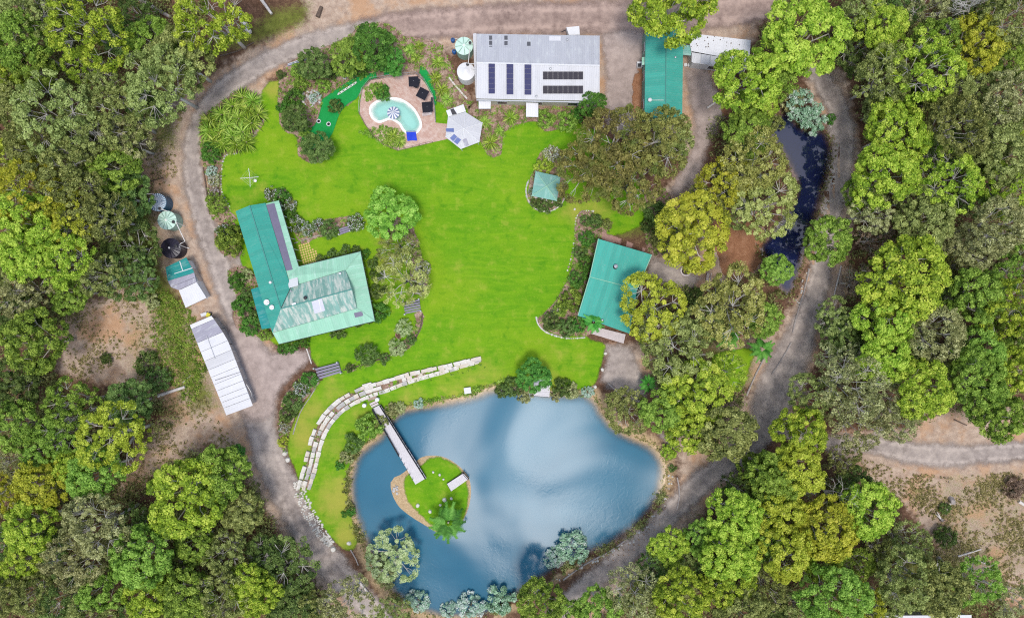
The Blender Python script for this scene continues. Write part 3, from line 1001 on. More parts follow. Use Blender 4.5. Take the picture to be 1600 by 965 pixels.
sheet('brick_terrace', [(936, 358), (1016, 390), (1019, 398), (934, 374)], M['terracotta_paving'], 0.07, 'terracotta brick terrace at the top of the cabin', smooth=False, jitter=0.02)


# ------------------------------------------------------------------ buildings
def centre(pts):
    c = Vector((0, 0, 0))
    for p in pts:
        c += Vector(p)
    return c / len(pts)


def ccw(pts):
    a = sum(pts[i][0] * pts[(i + 1) % len(pts)][1] - pts[(i + 1) % len(pts)][0] * pts[i][1] for i in range(len(pts)))
    return list(pts) if a > 0 else list(reversed(pts))


def wall_ring(root, ring, z_top, inset, mat, name='wall'):
    """one wall object per side of the ring (world xy), pulled in under the eaves"""
    ring = ccw([(p[0], p[1]) for p in ring])
    c = centre([(x, y, 0) for x, y in ring])
    pts = []
    for x, y in ring:
        d = Vector((x - c.x, y - c.y))
        pts.append((c.x + d.x * (1 - inset / max(d.length, 0.1)), c.y + d.y * (1 - inset / max(d.length, 0.1))))
    sides = []
    for i in range(len(pts)):
        a, b = Vector(pts[i]), Vector(pts[(i + 1) % len(pts)])
        e = (b - a).normalized()
        n = Vector((e.y, -e.x))
        a2 = a + e * 0.16
        mb = MB()
        q = [(a2.x - n.x * 0.16, a2.y - n.y * 0.16), (a2.x, a2.y), (b.x, b.y), (b.x - n.x * 0.16, b.y - n.y * 0.16)]
        mb.prism([(x, y, -0.15) for x, y in ccw(q)], [(x, y, z_top) for x, y in ccw(q)])
        mb.build(name, mat, root)
        sides.append((a, b, n))
    return sides


def opening(root, side, t, w, sill, head, name='window', frame='white_paint', pane='window_glass'):
    a, b, n = side
    e = (b - a).normalized()
    c = a.lerp(b, t) + n * 0.03
    rz = math.atan2(e.y, e.x)
    h = head - sill
    f = MB().box((c.x, c.y, sill + h / 2), w + 0.14, 0.10, h + 0.14, rz).build(name, M[frame], root)
    c2 = c + n * 0.05
    MB().box((c2.x, c2.y, sill + h / 2), w, 0.04, h, rz).build('pane' if name == 'window' else 'door_panel', M[pane], f)


def roof(root, polys, mat, name='roof', t=0.07):
    mb = MB()
    for p in polys:
        slab(mb, [PX(*q) for q in p], t)
    return mb.build(name, M[mat], root)


def ridge(root, p, q, mat, parent=None, w=0.12, name='ridge_cap', lift=0.04):
    return MB().tube([PX(*p) + Vector((0, 0, lift)), PX(*q) + Vector((0, 0, lift))], w, 6).build(name, M[mat], parent or root)


def on_plane(plane, px, py, lift):
    """point of the roof plane (three px,py,z points) seen at this pixel, lifted a little"""
    a, b, c = [PX(*p) for p in plane]
    n = (b - a).cross(c - a)
    o = Vector((0, 0, H))
    d = PX(px, py, 0) - o
    t = (a - o).dot(n) / d.dot(n)
    return o + d * t + Vector((0, 0, lift))


def plate(root, plane, quad, mat, name, lift=0.10, t=0.05, parent=None):
    pts = [on_plane(plane, x, y, lift) for x, y in quad]
    mb = MB()
    slab(mb, pts, t)
    return mb.build(name, M[mat], parent or root)


def rect(x0, y0, x1, y1):
    return [(x0, y0), (x1, y0), (x1, y1), (x0, y1)]


def vent(root, plane, px, py, r=0.28, h=0.5, mat='galvanised'):
    p = on_plane(plane, px, py, -0.05)
    mb = MB().lathe(p, [(0.12, 0), (0.12, h * 0.5), (r, h * 0.55), (r * 1.05, h * 0.8), (r * 0.6, h), (0.02, h * 1.05)], 12)
    return mb.build('roof_vent', M[mat], root, smooth=True)


# --- solar shed
sh = empty('solar_shed', PX(842, 106), 0, 'large white steel shed roofed with rows of solar panels', 'shed')
zE, zR = 4.0, 5.6
ring = [PX(745, 53, zE), PX(937, 56, zE), PX(937, 158, zE), PX(744, 154, zE)]
up = [(745, 53, zE), (937, 56, zE), (937, 103, zR), (744.5, 98.5, zR)]
lo = [(744.5, 98.5, zR), (937, 103, zR), (937, 158, zE), (744, 154, zE)]
s = wall_ring(sh, ring, zE - 0.15, 0.35, M['cream_wall'])
for sd_ in s:
    L = (sd_[1] - sd_[0]).length
    for t in ((0.2, 0.5, 0.8) if L > 15 else (0.35,)):
        opening(sh, sd_, t, 1.6, 1.0, 2.2)
opening(sh, s[1], 0.75, 3.0, 0.0, 3.0, 'roller_door', 'galvanised', 'white_paint')
r1 = roof(sh, [up], 'grey_and_shaded_roof')  # slope away from the sun, its shade put into a greyer colour
r2 = roof(sh, [lo], 'white_roof')
ridge(sh, (744.5, 98.5, zR), (937, 103, zR), 'white_paint', w=0.16)
MB().box(PX(841, 158.6, zE - 0.1), 21.0, 0.18, 0.16, R_(-1.2)).build('gutter', M['galvanised'], sh)
for x0, x1, y0, y1, cells in ((763.4, 773.3, 97.2, 145.6, 6), (791.5, 802, 97.7, 146.9, 6), (819.6, 830.2, 98.3, 147.4, 6)):
    for k in range(cells):
        a = y0 + (y1 - y0) * k / cells
        b = y0 + (y1 - y0) * (k + 1) / cells - 0.45
        plate(sh, lo[:3], rect(x0, a + 1.5, x1, b + 1.5), 'solar_blue', 'solar_panel', 0.16)
for y0, y1 in ((112.6, 124.6), (134.6, 146.8)):
    for k in range(8):
        a = 848.5 + 62.8 * k / 8
        plate(sh, lo[:3], rect(a, y0, a + 7.35, y1), 'solar_dark', 'solar_panel', 0.16)
for x0, x1, ys in ((764.2, 769, (56, 64, 72, 81, 90)), (788, 793.2, (56, 64.5, 73.5, 82.5, 91.5)), (823.5, 829, (65.5, 74.5, 83.5, 92))):
    for i, y in enumerate(ys):
        plate(sh, up[:3], rect(x0, y, x1, y + 6.6), 'skylight' if (x0 < 770 and i == 3) else 'skylight_dark', 'skylight', 0.02, 0.03)
plate(sh, up[:3], rect(858, 57, 876, 64), 'bright_white_roof', 'roof_patch', 0.03, 0.03)
for px, py in ((860, 108), (838, 151), (886, 63)):
    vent(sh, lo[:3] if py > 100 else up[:3], px, py, 0.18, 0.35)
for q in ([(748, 154.5), (767, 154.5), (766.5, 170), (748, 170)], [(822, 160.5), (841, 161), (841, 183), (822, 182.5)]):
    a = roof(sh, [[(q[0][0], q[0][1], 2.8), (q[1][0], q[1][1], 2.8), (q[2][0], q[2][1], 2.5), (q[3][0], q[3][1], 2.5)]], 'bright_white_roof', 'porch_roof')
    for i in (2, 3):
        p = PX(q[i][0] * 0.97 + q[i - 2][0] * 0.03, q[i][1] - 0.8, 2.45)
        MB().tube([(p.x, p.y, 0), (p.x, p.y, 2.44)], 0.05).build('porch_post', M['galvanised'], sh)
roof(sh, [[(743, 153, 3.6), (739, 53, 3.6), (744, 52, 3.6), (745, 55, 3.6)]], 'white_roof', 'eave_flashing', 0.05)

t_ = empty('utility_trailer', PX(895, 47), 0, 'small white box trailer parked behind the solar shed', 'trailer')
mb = MB()
q = [PX(885, 43, 1.9), PX(905, 41, 1.9), PX(906, 54.5, 1.9), PX(889, 55, 1.9)]
mb.prism([(p.x, p.y, 0.5) for p in ccw(q)], [(p.x, p.y, 1.9) for p in ccw(q)])
mb.build('box_body', M['white_paint'], t_, bevel=0.04)
for k in (q[3], q[2]):
    MB().tube([(k.x - 0.1, k.y + 0.3, 0.32), (k.x + 0.12, k.y + 0.3, 0.32)], 0.32, 12).build('wheel', M['dark_steel'], t_)
MB().tube([PX(884, 47, 0.5), PX(877, 50, 0.5)], 0.06).build('drawbar', M['dark_steel'], t_)


# --- water tanks
def tank(px, py, r, h, body, lid, label, name='water_tank', ribs=0, ribmat=None, cone=0.35, inlet=(0.55, 0.3)):
    top = PX(px, py, h)
    base = Vector((top.x, top.y, 0))
    t = empty(name, base, 0, label, 'water tank', 'rainwater tanks')
    prof = [(r * 1.0, 0.0)]
    for k in range(7):
        z0 = h * k / 7
        prof += [(r, z0 + 0.05), (r * 0.985, z0 + h / 14), (r, z0 + h / 7)]
    MB().lathe(base, prof, 32).build('tank_wall', M[body], t, smooth=True)
    l = MB().lathe(base, [(r * 1.03, h - 0.06), (r * 1.03, h + 0.03), (r * 0.5, h + cone * 0.55), (0.3, h + cone), (0.02, h + cone + 0.02)], 32).build('lid', M[lid], t, smooth=False)
    if ribs:
        for k in range(ribs):
            a = 2 * math.pi * k / ribs + 0.1
            d = Vector((math.cos(a), math.sin(a), 0))
            MB().tube([base + d * r * 1.0 + Vector((0, 0, h + 0.06)), base + d * r * 0.5 + Vector((0, 0, h + cone * 0.55 + 0.03)), base + d * 0.28 + Vector((0, 0, h + cone + 0.02))], [0.085, 0.065, 0.03], 4).build('lid_rib', M[ribmat], l)
    p = base + Vector((inlet[0] * r, inlet[1] * r, 0))
    zz = h + cone * 0.4
    MB().lathe(p, [(0.26, zz - 0.05), (0.26, zz + 0.16), (0.18, zz + 0.18), (0.02, zz + 0.18)], 14).build('inlet_strainer', M['dark_steel'], l, smooth=False)
    MB().lathe(base, [(0.17, h + cone - 0.02), (0.17, h + cone + 0.1), (0.02, h + cone + 0.12)], 10).build('vent_cap', M['pvc'], l)
    return t, base


def pipe(t, pts, r=0.07):
    MB().tube(pts, r, 6).build('pipe', M['pvc'], t)


t, b0 = tank(725, 72, 1.5, 2.6, 'tank_green_wall', 'tank_green', 'pale green ribbed water tank at the top left of the solar shed', ribs=8, ribmat='tank_green_wall', inlet=(0.7, 0.3))
pipe(t, [b0 + Vector((1.0, -0.6, 2.9)), b0 + Vector((0.75, -3.2, 2.95)), PX(728, 100, 2.8)])
t, b0 = tank(728, 112, 1.5, 2.6, 'white_paint', 'white_paint', 'white smooth water tank beside the solar shed', cone=0.42, inlet=(0.2, 0.75))
pipe(t, [PX(734, 100, 2.9), PX(745, 100, 3.5)])
pipe(t, [PX(735, 108, 2.7), PX(745, 108, 3.4)])
t, b0 = tank(246, 316, 1.5, 2.5, 'tank_blue', 'tank_blue_lid', 'dark blue water tank with white spoked lid by the road', ribs=26, ribmat='netting_white', inlet=(0.35, -0.75))
pipe(t, [PX(228, 303, 2.6), PX(240, 303, 2.8), PX(245, 311, 2.9)])
pipe(t, [b0 + Vector((0.4, -1.1, 2.75)), PX(262, 330, 2.7)])
t, b0 = tank(261, 344, 1.58, 2.5, 'tank_green_wall', 'tank_green', 'pale green water tank in the middle of the roadside three', ribs=12, ribmat='tank_green_wall', inlet=(0.75, -0.2))
pipe(t, [PX(275, 347, 2.7), PX(289, 377, 2.4), PX(281, 381, 2.8)])
pipe(t, [PX(275, 347, 2.7), PX(288, 353, 0.4)])
t, b0 = tank(267, 387.5, 1.68, 2.5, 'tank_black', 'tank_black', 'black water tank with folded lid above the teal lean-to', ribs=16, ribmat='tank_black', cone=0.55, inlet=(0.6, 0.2))
pipe(t, [PX(281, 383, 2.9), PX(292, 387, 0.5), PX(296, 388, 0.3)])
pipe(t, [PX(280, 386, 2.9), PX(290, 391, 0.5)])
for px, py, lb in ((708, 65, 'upper blue pump drum beside the ribbed green tank'), (710, 83, 'lower blue pump drum beside the ribbed green tank')):
    p = PX(px, py)
    t = empty('pump_drum', p, 0, lb, 'drum', 'blue drums by the tanks')
    MB().lathe(p, [(0.34, 0), (0.36, 0.1), (0.36, 0.8), (0.30, 0.95), (0.1, 1.0)], 16).build('drum_body', M['pump_blue'], t, smooth=True)
    MB().lathe(p, [(0.12, 1.0), (0.12, 1.1), (0.02, 1.12)], 10).build('cap', M['dark_steel'], t)
    MB().tube([p + Vector((0.2, 0.2, 0.5)), p + Vector((0.75, 0.35, 0.5)), p + Vector((0.9, 0.2, 0.15))], 0.05).build('hose', M['pvc'], t)

# --- house
ho = empty('homestead', PX(470, 450), 0, 'L-shaped homestead with teal roof and mint verandahs', 'house')
zr, ze, zv, zo = 5.0, 3.4, 3.25, 2.55
W_ = [(368, 330, ze), (390, 321, zr), (439, 482, zr), (425.6, 519.5, ze)]
E_ = [(390, 321, zr), (414.6, 317, ze), (449.5, 432.6, ze), (455, 448, ze), (439, 482, zr)]
N_ = [(439, 482, zr), (455, 448, ze), (539.6, 422, ze), (549.8, 451.8, zr)]
S_ = [(439, 482, zr), (549.8, 451.8, zr), (557.8, 481.4, ze), (425.6, 519.5, ze)]
ringW = [PX(368, 330, ze), PX(414.6, 317, ze), PX(455, 448, ze), PX(425.6, 519.5, ze)]
s1 = wall_ring(ho, ringW, ze - 0.15, 0.45, M['cream_wall'])
ringS = [PX(440, 455, ze), PX(539.6, 422, ze), PX(557.8, 481.4, ze), PX(430, 517, ze)]
s2 = wall_ring(ho, ringS, ze - 0.15, 0.45, M['cream_wall'])
for sd_ in s1 + s2:
    L = (sd_[1] - sd_[0]).length
    n = max(1, int(L / 3.5))
    for k in range(n):
        opening(ho, sd_, (k + 0.5) / n, 1.3, 0.9, 2.1)
roof(ho, [W_], 'teal_roof')
roof(ho, [E_], 'teal_roof')
roof(ho, [N_], 'worn_roof')
roof(ho, [S_], 'worn_roof')
ridge(ho, (390, 321, zr), (439, 482, zr), 'teal_dark_roof', w=0.1)
ridge(ho, (439, 482, zr), (549.8, 451.8, zr), 'teal_dark_roof', w=0.1)
ridge(ho, (439, 482, zr), (455, 448, ze), 'dark_steel', w=0.05, name='valley_gutter')
for g in ((PX(368, 330, ze - .1), PX(390, 321, zr - .1), PX(414.6, 317, ze - .1)), (PX(539.6, 422, ze - .1), PX(549.8, 451.8, zr - .1), PX(557.8, 481.4, ze - .1))):
    c = PX(450, 440)
    g2 = [p + (Vector((c.x - p.x, c.y - p.y, 0)).normalized() * 0.4) for p in g]
    mb = MB()
    mb.poly(g2)
    mb.poly([p + Vector((c.x - p.x, c.y - p.y, 0)).normalized() * 0.1 for p in reversed(g2)])
    mb.build('gable', M['cream_wall'], ho)
VE = [(415.2, 318, zv), (436, 313, zo), (467, 416, zo), (450, 432, zv)]
VN = [(450, 432, zv), (467, 416, zo), (563.5, 392.5, zo), (539.9, 421.5, zv), (455.2, 447.6, zv)]
VEE = [(540, 422.3, zv), (563.5, 393, zo), (586, 501, zo), (558, 481, zv)]
VS = [(558, 481.6, zv), (586, 501.4, zo), (436, 537.5, zo), (426, 519.8, zv)]
roof(ho, [VE], 'mint_roof', 'verandah_roof')
roof(ho, [VN[:4] + [VN[4]]], 'mint_roof', 'verandah_roof')
roof(ho, [VEE], 'mint_roof', 'verandah_roof')
roof(ho, [VS], 'mint_roof', 'verandah_roof')
for a, b, n in (((436, 313), (467, 416), 6), ((467, 416), (563.5, 392.5), 6), ((563.5, 393), (586, 501), 6), ((586, 501.4), (436, 537.5), 9)):
    for k in range(n):
        t = (k + 0.3) / n
        p = PX(a[0] + (b[0] - a[0]) * t, a[1] + (b[1] - a[1]) * t, zo)
        c = PX(490, 450)
        d = Vector((c.x - p.x, c.y - p.y, 0)).normalized() * 0.25
        MB().tube([(p.x + d.x, p.y + d.y, 0), (p.x + d.x, p.y + d.y, zo - 0.04)], 0.06).build('verandah_post', M['white_paint'], ho)
    p, q = PX(*a, zo - 0.03), PX(*b, zo - 0.03)
    MB().tube([p, q], 0.07).build('gutter', M['dark_steel'], ho)
# solar heating mat on the long wing
mat_poly = [(416, 320), (428.7, 317.2), (457.5, 421), (447.5, 423)]
plate(ho, VE[:3], mat_poly, 'heating_mat', 'pool_heating_mat', 0.05, 0.03)
plate(ho, N_[:3], [(450, 433.5), (466, 430), (467.5, 446), (453, 450)], 'white_paint', 'roof_panel', 0.5, 0.05)
sk = plate(ho, S_[:3], [(487, 471), (503, 466), (508.5, 485), (492, 490)], 'skylight', 'skylight', 0.12, 0.1)
plate(ho, S_[:3], [(498, 468.3), (499.3, 468), (503, 486), (501.7, 486.4)], 'white_paint', 'skylight_bar', 0.16, 0.03, parent=sk)
plate(ho, VS[:3], [(553, 489), (566, 486), (567.5, 493), (555, 496)], 'heating_mat', 'skylight', 0.06, 0.04)
plate(ho, S_[:3], [(456, 474), (462, 472), (463, 476), (457, 478)], 'white_paint', 'skylight', 0.1, 0.08)
vent(ho, N_[:3], 478, 465, 0.3, 0.55, 'dark_steel')
vent(ho, N_[:3], 455, 455, 0.16, 0.3)
vent(ho, W_[:3], 423, 441, 0.25, 0.4, 'white_paint')
vent(ho, N_[:3], 532, 427, 0.2, 0.4, 'white_paint')
for px, py, r in ((418, 472, 0.5), (426, 480, 0.42)):
    p = on_plane(W_[:3], px, py, 0.35)
    d = MB().lathe(p, [(0.04, -0.12), (r * 0.6, -0.05), (r, 0.1), (r * 0.98, 0.13), (r * 0.55, 0.02), (0.03, -0.05)], 18)
    d = d.build('satellite_dish', M['white_paint'], ho, smooth=True)
    MB().tube([p + Vector((0, 0, -0.1)), p + Vector((0.1, 0.15, -0.5))], 0.04).build('mast', M['galvanised'], d)
    MB().tube([p + Vector((r * 0.9, 0, 0.05)), p + Vector((0.1, 0, 0.45))], 0.02).build('feed_arm', M['galvanised'], d)
# mint hip strips visible on verandahs
for p, q in (((540, 422, zv), (563.5, 392.7, zo)), ((558, 481.3, zv), (586, 501.2, zo))):
    ridge(ho, p, q, 'mint_roof', w=0.07, name='hip_cap')
roof(ho, [[(392, 452, 2.6), (407, 447, 2.9), (424, 512, 2.9), (409, 514, 2.6)]], 'bright_teal_roof', 'lean_to_roof')

# --- gridded pavers in the courtyard
pav = empty('paver_grid', PX(484, 398), 0, 'yellow square pavers laid in a grid beside the verandah', 'paving')
for i in range(8):
    for j in range(9):
        px = 468 + i * 3.6 + j * 0.95
        py = 384 - i * 1.05 + j * 3.7
        if (i <= 4 or py > 384 + (i - 4) * 4.0) and py < 416 - i * 1.0:
            c = gp(px, py, 0.075)
            MB().box(c, 0.29, 0.29, 0.08, R_(15)).build('paver', M['yellow_paver'], pav)

# --- right cabin
ca = empty('cabin', PX(960, 447), 0, 'teal skillion roofed cabin right of the lawn', 'cabin')
A_ = [(935, 373, 4.4), (1018.5, 397.7, 4.4), (996, 451, 3.7), (921.6, 432, 3.7)]
B_ = [(921.4, 432.5, 3.45), (995.6, 452, 3.45), (983.7, 521, 2.8), (903, 493, 2.8)]
s = wall_ring(ca, [PX(935, 374, 3.5), PX(1018.5, 398, 3.5), PX(984, 520, 2.7), PX(904, 492, 2.7)], 2.7, 0.5, M['green_wall'])
for sd_ in s:
    opening(ca, sd_, 0.3, 1.4, 0.9, 2.1)
    opening(ca, sd_, 0.7, 1.4, 0.9, 2.1)
opening(ca, s[0], 0.5, 0.9, 0.0, 2.05, 'door', 'white_paint', 'timber')
roof(ca, [A_], 'teal_roof')
roof(ca, [B_], 'teal_roof')
MB().tube([PX(921.5, 432.2, 3.6), PX(995.8, 451.5, 3.6)], 0.08).build('roof_flashing', M['mint_roof'], ca)
for a, b in (((903, 493, 2.8), (921.4, 432.5, 3.45)), ((921.6, 432, 3.7), (935, 373, 4.4)), ((996, 451, 3.7), (1018.5, 397.7, 4.4))):
    MB().tube([PX(*a), PX(*b)], 0.08).build('barge_cap', M['mint_roof'], ca)
p = on_plane(A_[:3], 961.6, 416, -0.05)
fl = MB().lathe(p, [(0.2, 0), (0.2, 0.6), (0.34, 0.62), (0.34, 0.75), (0.05, 0.9)], 14).build('flue', M['galvanised'], ca, smooth=False)
MB().lathe(p, [(0.5, 0.02), (0.3, 0.12)], 12).build('flue_collar', M['charcoal'], fl)
vent(ca, B_[:3], 941, 500, 0.2, 0.3)
dk = empty('porch_deck', PX(950, 523), 0, 'pale timber porch deck at the foot of the cabin', 'deck')
q = [Vector(PX(923.6, 521, 0.4)), Vector(PX(929, 510, 0.4)), Vector(PX(977.5, 522, 0.4)), Vector(PX(974.4, 536.5, 0.4))]
for k in range(9):
    a0, a1 = k / 9 + 0.004, (k + 1) / 9 - 0.004
    mb = MB()
    ring_ = ccw([q[0].lerp(q[1], a0), q[3].lerp(q[2], a0), q[3].lerp(q[2], a1), q[0].lerp(q[1], a1)])
    mb.prism([p - Vector((0, 0, 0.05)) for p in ring_], ring_)
    mb.build('board', M['deck_pale'], dk)
for p in q:
    MB().box((p.x * 0.998 + 0.02, p.y, 0.17), 0.12, 0.12, 0.34).build('stump', M['timber'], dk)

# --- green hall
gh = empty('green_hall', PX(1037, 115), 0, 'long green gable roofed hall below the top right tree', 'hall')
La = [(1009, 42, 3.6), (1041, 40, 4.7), (1039.7, 184, 4.7), (1007, 184, 3.6)]
Ra = [(1041, 40, 4.7), (1067.5, 45, 3.6), (1066, 186, 3.6), (1039.7, 184, 4.7)]
s = wall_ring(gh, [PX(1009, 42, 3.6), PX(1067.5, 45, 3.6), PX(1066, 186, 3.6), PX(1007, 184, 3.6)], 3.45, 0.35, M['green_wall'])
for sd_ in s:
    n = max(1, int((sd_[1] - sd_[0]).length / 4))
    for k in range(n):
        opening(gh, sd_, (k + 0.5) / n, 1.4, 0.9, 2.1)
roof(gh, [La], 'teal_roof')
roof(gh, [Ra], 'teal_roof')
ridge(gh, (1041, 40, 4.7), (1039.7, 184, 4.7), 'teal_dark_roof', w=0.10)
roof(gh, [[(1003, 90, 2.7), (1009, 89, 2.9), (1008.5, 101, 2.9), (1003, 102, 2.7)]], 'mint_roof', 'porch_roof')
roof(gh, [[(1066, 70, 3.0), (1079, 71, 2.7), (1080, 87, 2.7), (1066, 86, 3.0)]], 'gazebo_roof', 'link_roof')
vent(gh, La[:3], 1015, 157, 0.34, 0.5, 'white_paint')
MB().tube([on_plane(La[:3], 1015, 157, 0.12), on_plane(La[:3], 1037, 157, 0.12)], 0.05).build('pipe', M['pvc'], gh)
for px, py in ((1030, 60), (1055, 90)):
    vent(gh, La[:3] if px < 1040 else Ra[:3], px, py, 0.18, 0.3)
ac = empty('air_conditioner', PX(999, 102), 0, 'small dark topped unit beside the green hall wall', 'appliance')
MB().box(PX(999, 102, 0.45), 0.9, 0.9, 0.9).build('case', M['white_paint'], ac, bevel=0.03)
MB().box(PX(999, 102, 0.93), 0.6, 0.6, 0.06).build('grille', M['dark_steel'], ac)

# --- roof just reaching into the frame at the bottom
bs = empty('edge_shed', PX(1440, 985), 0, 'pale shed roof just entering at the bottom right edge', 'shed')
roof(bs, [[(1368, 961.5, 3.0), (1518, 960, 3.0), (1518, 1010, 3.6), (1368, 1012, 3.6)]], 'bright_white_roof')
wall_ring(bs, [PX(1369, 963, 2.9), PX(1517, 962, 2.9), PX(1517, 1010, 2.9), PX(1369, 1011, 2.9)], 2.85, 0.4, M['galvanised'])

# --- white annex building
wa = empty('white_annex', PX(1122, 80), 0, 'white flat roofed building right of the green hall', 'building')
A2 = [(1075, 52, 3.3), (1173, 63, 3.3), (1171, 97, 2.9), (1080, 80, 2.9)]
s = wall_ring(wa, [PX(1075, 53, 3), PX(1172, 64, 3), PX(1170, 108, 3), PX(1080, 98, 3)], 2.5, 0.4, M['white_paint'])
for sd_ in s:
    opening(wa, sd_, 0.4, 1.4, 0.9, 2.1)
rw = roof(wa, [A2], 'bright_white_roof')
for k in range(16):
    px, py = random.uniform(1080, 1160), random.uniform(57, 74)
    p = on_plane(A2[:3], px, py, 0.03)
    MB().box(p, random.uniform(0.1, 0.22), random.uniform(0.08, 0.2), 0.03, random.uniform(0, 3)).build('fallen_debris', M['soil'], rw)
for k in range(6):
    a = 1081 + k * 14.6
    roof(wa, [[(a, 82 + k * 2.4, 2.85), (a + 14.2, 84.2 + k * 2.4, 2.85), (a + 13.8, 99 + k * 2, 2.55), (a - 0.4, 97 + k * 2, 2.55)]], 'white_roof' if k != 1 else 'grey_and_shaded_roof', 'annex_sheet')
for k, px in enumerate((1071, 1077, 1085)):
    MB().box(PX(px, 102, 0.2), 0.55, 0.5, 0.4, 0.2).build('step_block', M['white_paint'], wa)

# --- gazebo
ga = empty('gazebo', PX(853, 291), 0, 'square green hip roofed gazebo at the right of the lawn', 'gazebo')
cor = [(837, 267.5, 2.6), (876, 276, 2.6), (870, 314, 2.6), (830.7, 306, 2.6)]
ap = (854, 291, 3.9)
for i in range(4):
    roof(ga, [[cor[i], cor[(i + 1) % 4], ap]], 'gazebo_roof', 'roof_face', 0.05)
    ridge(ga, cor[i], ap, 'mint_roof', w=0.09, name='hip_cap')
    p = PX(*cor[i])
    c = PX(*ap)
    d = Vector((c.x - p.x, c.y - p.y, 0)).normalized() * 0.35
    MB().tube([(p.x + d.x, p.y + d.y, 0), (p.x + d.x, p.y + d.y, 2.58)], 0.07).build('post', M['timber'], ga)
    q = PX(*cor[(i + 1) % 4])
    d2 = Vector((c.x - q.x, c.y - q.y, 0)).normalized() * 0.35
    if i != 2:
        MB().tube([(p.x + d.x, p.y + d.y, 0.9), (q.x + d2.x, q.y + d2.y, 0.9)], 0.045).build('rail', M['timber'], ga)
MB().prism([PX(x, y, 2.6) * 0.995 - Vector((0, 0, 2.6)) for x, y, z in reversed(cor)], [Vector((PX(x, y, 2.6).x, PX(x, y, 2.6).y, 0.15)) for x, y, z in reversed(cor)]).build('floor_slab', M['deck_pale'], ga)

# --- white hexagonal pavilion
pv = empty('pavilion', PX(725, 201), 0, 'white hexagonal roofed pavilion beside the pool deck', 'pavilion')
hx = [(700, 183, 2.6), (727, 175, 2.6), (754, 192, 2.6), (749, 222, 2.6), (720, 233, 2.6), (696, 214, 2.6)]
ap = (725, 201, 3.8)
faces = []
for i in range(6):
    faces.append([hx[i], hx[(i + 1) % 6], ap])
    roof(pv, [faces[-1]], 'white_roof', 'roof_face', 0.05)
    ridge(pv, hx[i], ap, 'white_paint', w=0.08, name='hip_cap')
    p = PX(*hx[i])
    c = PX(*ap)
    d = Vector((c.x - p.x, c.y - p.y, 0)).normalized() * 0.3
    MB().tube([(p.x + d.x, p.y + d.y, 0), (p.x + d.x, p.y + d.y, 2.58)], 0.06).build('post', M['white_paint'], pv)
roof(pv, [[(697, 173, 2.75), (724, 163, 2.75), (728, 174, 2.7), (700.5, 182.5, 2.7)]], 'bright_white_roof', 'side_roof')
for pl, q, mt in ((faces[5], [(696.5, 201), (709, 200.5), (709.5, 206.5), (697.5, 206)], 'blue_glazing'), (faces[4], [(703, 216), (709.5, 209.5), (714.5, 214), (708, 221)], 'blue_glazing'), (faces[4], [(709, 221.5), (715, 214.5), (720.5, 218.5), (714.5, 226)], 'blue_glazing'), (faces[3], [(722.5, 218.5), (728.5, 216), (732.5, 227), (727, 229.5)], 'lilac_roof')):
    plate(pv, pl, q, mt, 'roof_window', 0.06, 0.04)
plate(pv, [(697, 173, 2.75), (724, 163, 2.75), (728, 174, 2.7)], [(703.5, 171.5), (708.5, 169.5), (714, 178), (707, 180)], 'dark_steel', 'roof_window', 0.06, 0.04)

# --- lean-to shed by the west road
ls = empty('lean_to_shed', PX(288, 440), 0, 'small shed with teal roof and white lower bay by the road', 'shed')
T1 = [(258.7, 417.5, 2.5), (291, 402, 2.9), (303.5, 425.6, 2.9), (262, 438.7, 2.5)]
s = wall_ring(ls, [PX(262, 418, 2.4), PX(291, 404, 2.4), PX(321, 464, 2.4), PX(291, 478, 2.4)], 2.3, 0.25, M['white_paint'])
opening(ls, s[1], 0.6, 2.2, 0.0, 2.0, 'roller_door', 'galvanised', 'galvanised')
r_ = roof(ls, [T1], 'bright_teal_roof')
plate(ls, T1[:3], [(263, 430), (300.5, 418), (301, 419), (263, 431)], 'white_paint', 'roof_batten', 0.05, 0.03, parent=r_)
plate(ls, T1[:3], [(280.5, 408.5), (281.6, 408), (286, 422.2), (285, 422.6)], 'white_paint', 'roof_batten', 0.05, 0.03, parent=r_)
for a in (0, 1):
    q = [(262.3, 439, 2.45), (303.5, 426, 2.8), (305, 433, 2.72), (267, 448, 2.38)] if a == 0 else [(267, 448.5, 2.35), (305, 433.5, 2.7), (307, 440, 2.6), (279, 453, 2.3)]
    roof(ls, [q], 'lilac_roof', 'clear_roof_sheet')
roof(ls, [[(279.5, 453.5, 2.55), (307, 440.6, 2.55), (322.5, 465, 2.5), (290, 480.6, 2.5)]], 'bright_white_roof', 'bay_roof')
for a in range(3):
    p = PX(311 + a * 5.3, 444 + a * 9, 1.2)
    MB().tube([(p.x, p.y, 0), (p.x, p.y, 1.6)], 0.05).build('rail_post', M['galvanised'], ls)
MB().tube([PX(309, 440, 1.6), PX(325, 467, 1.6)], 0.05).build('rail', M['galvanised'], ls)

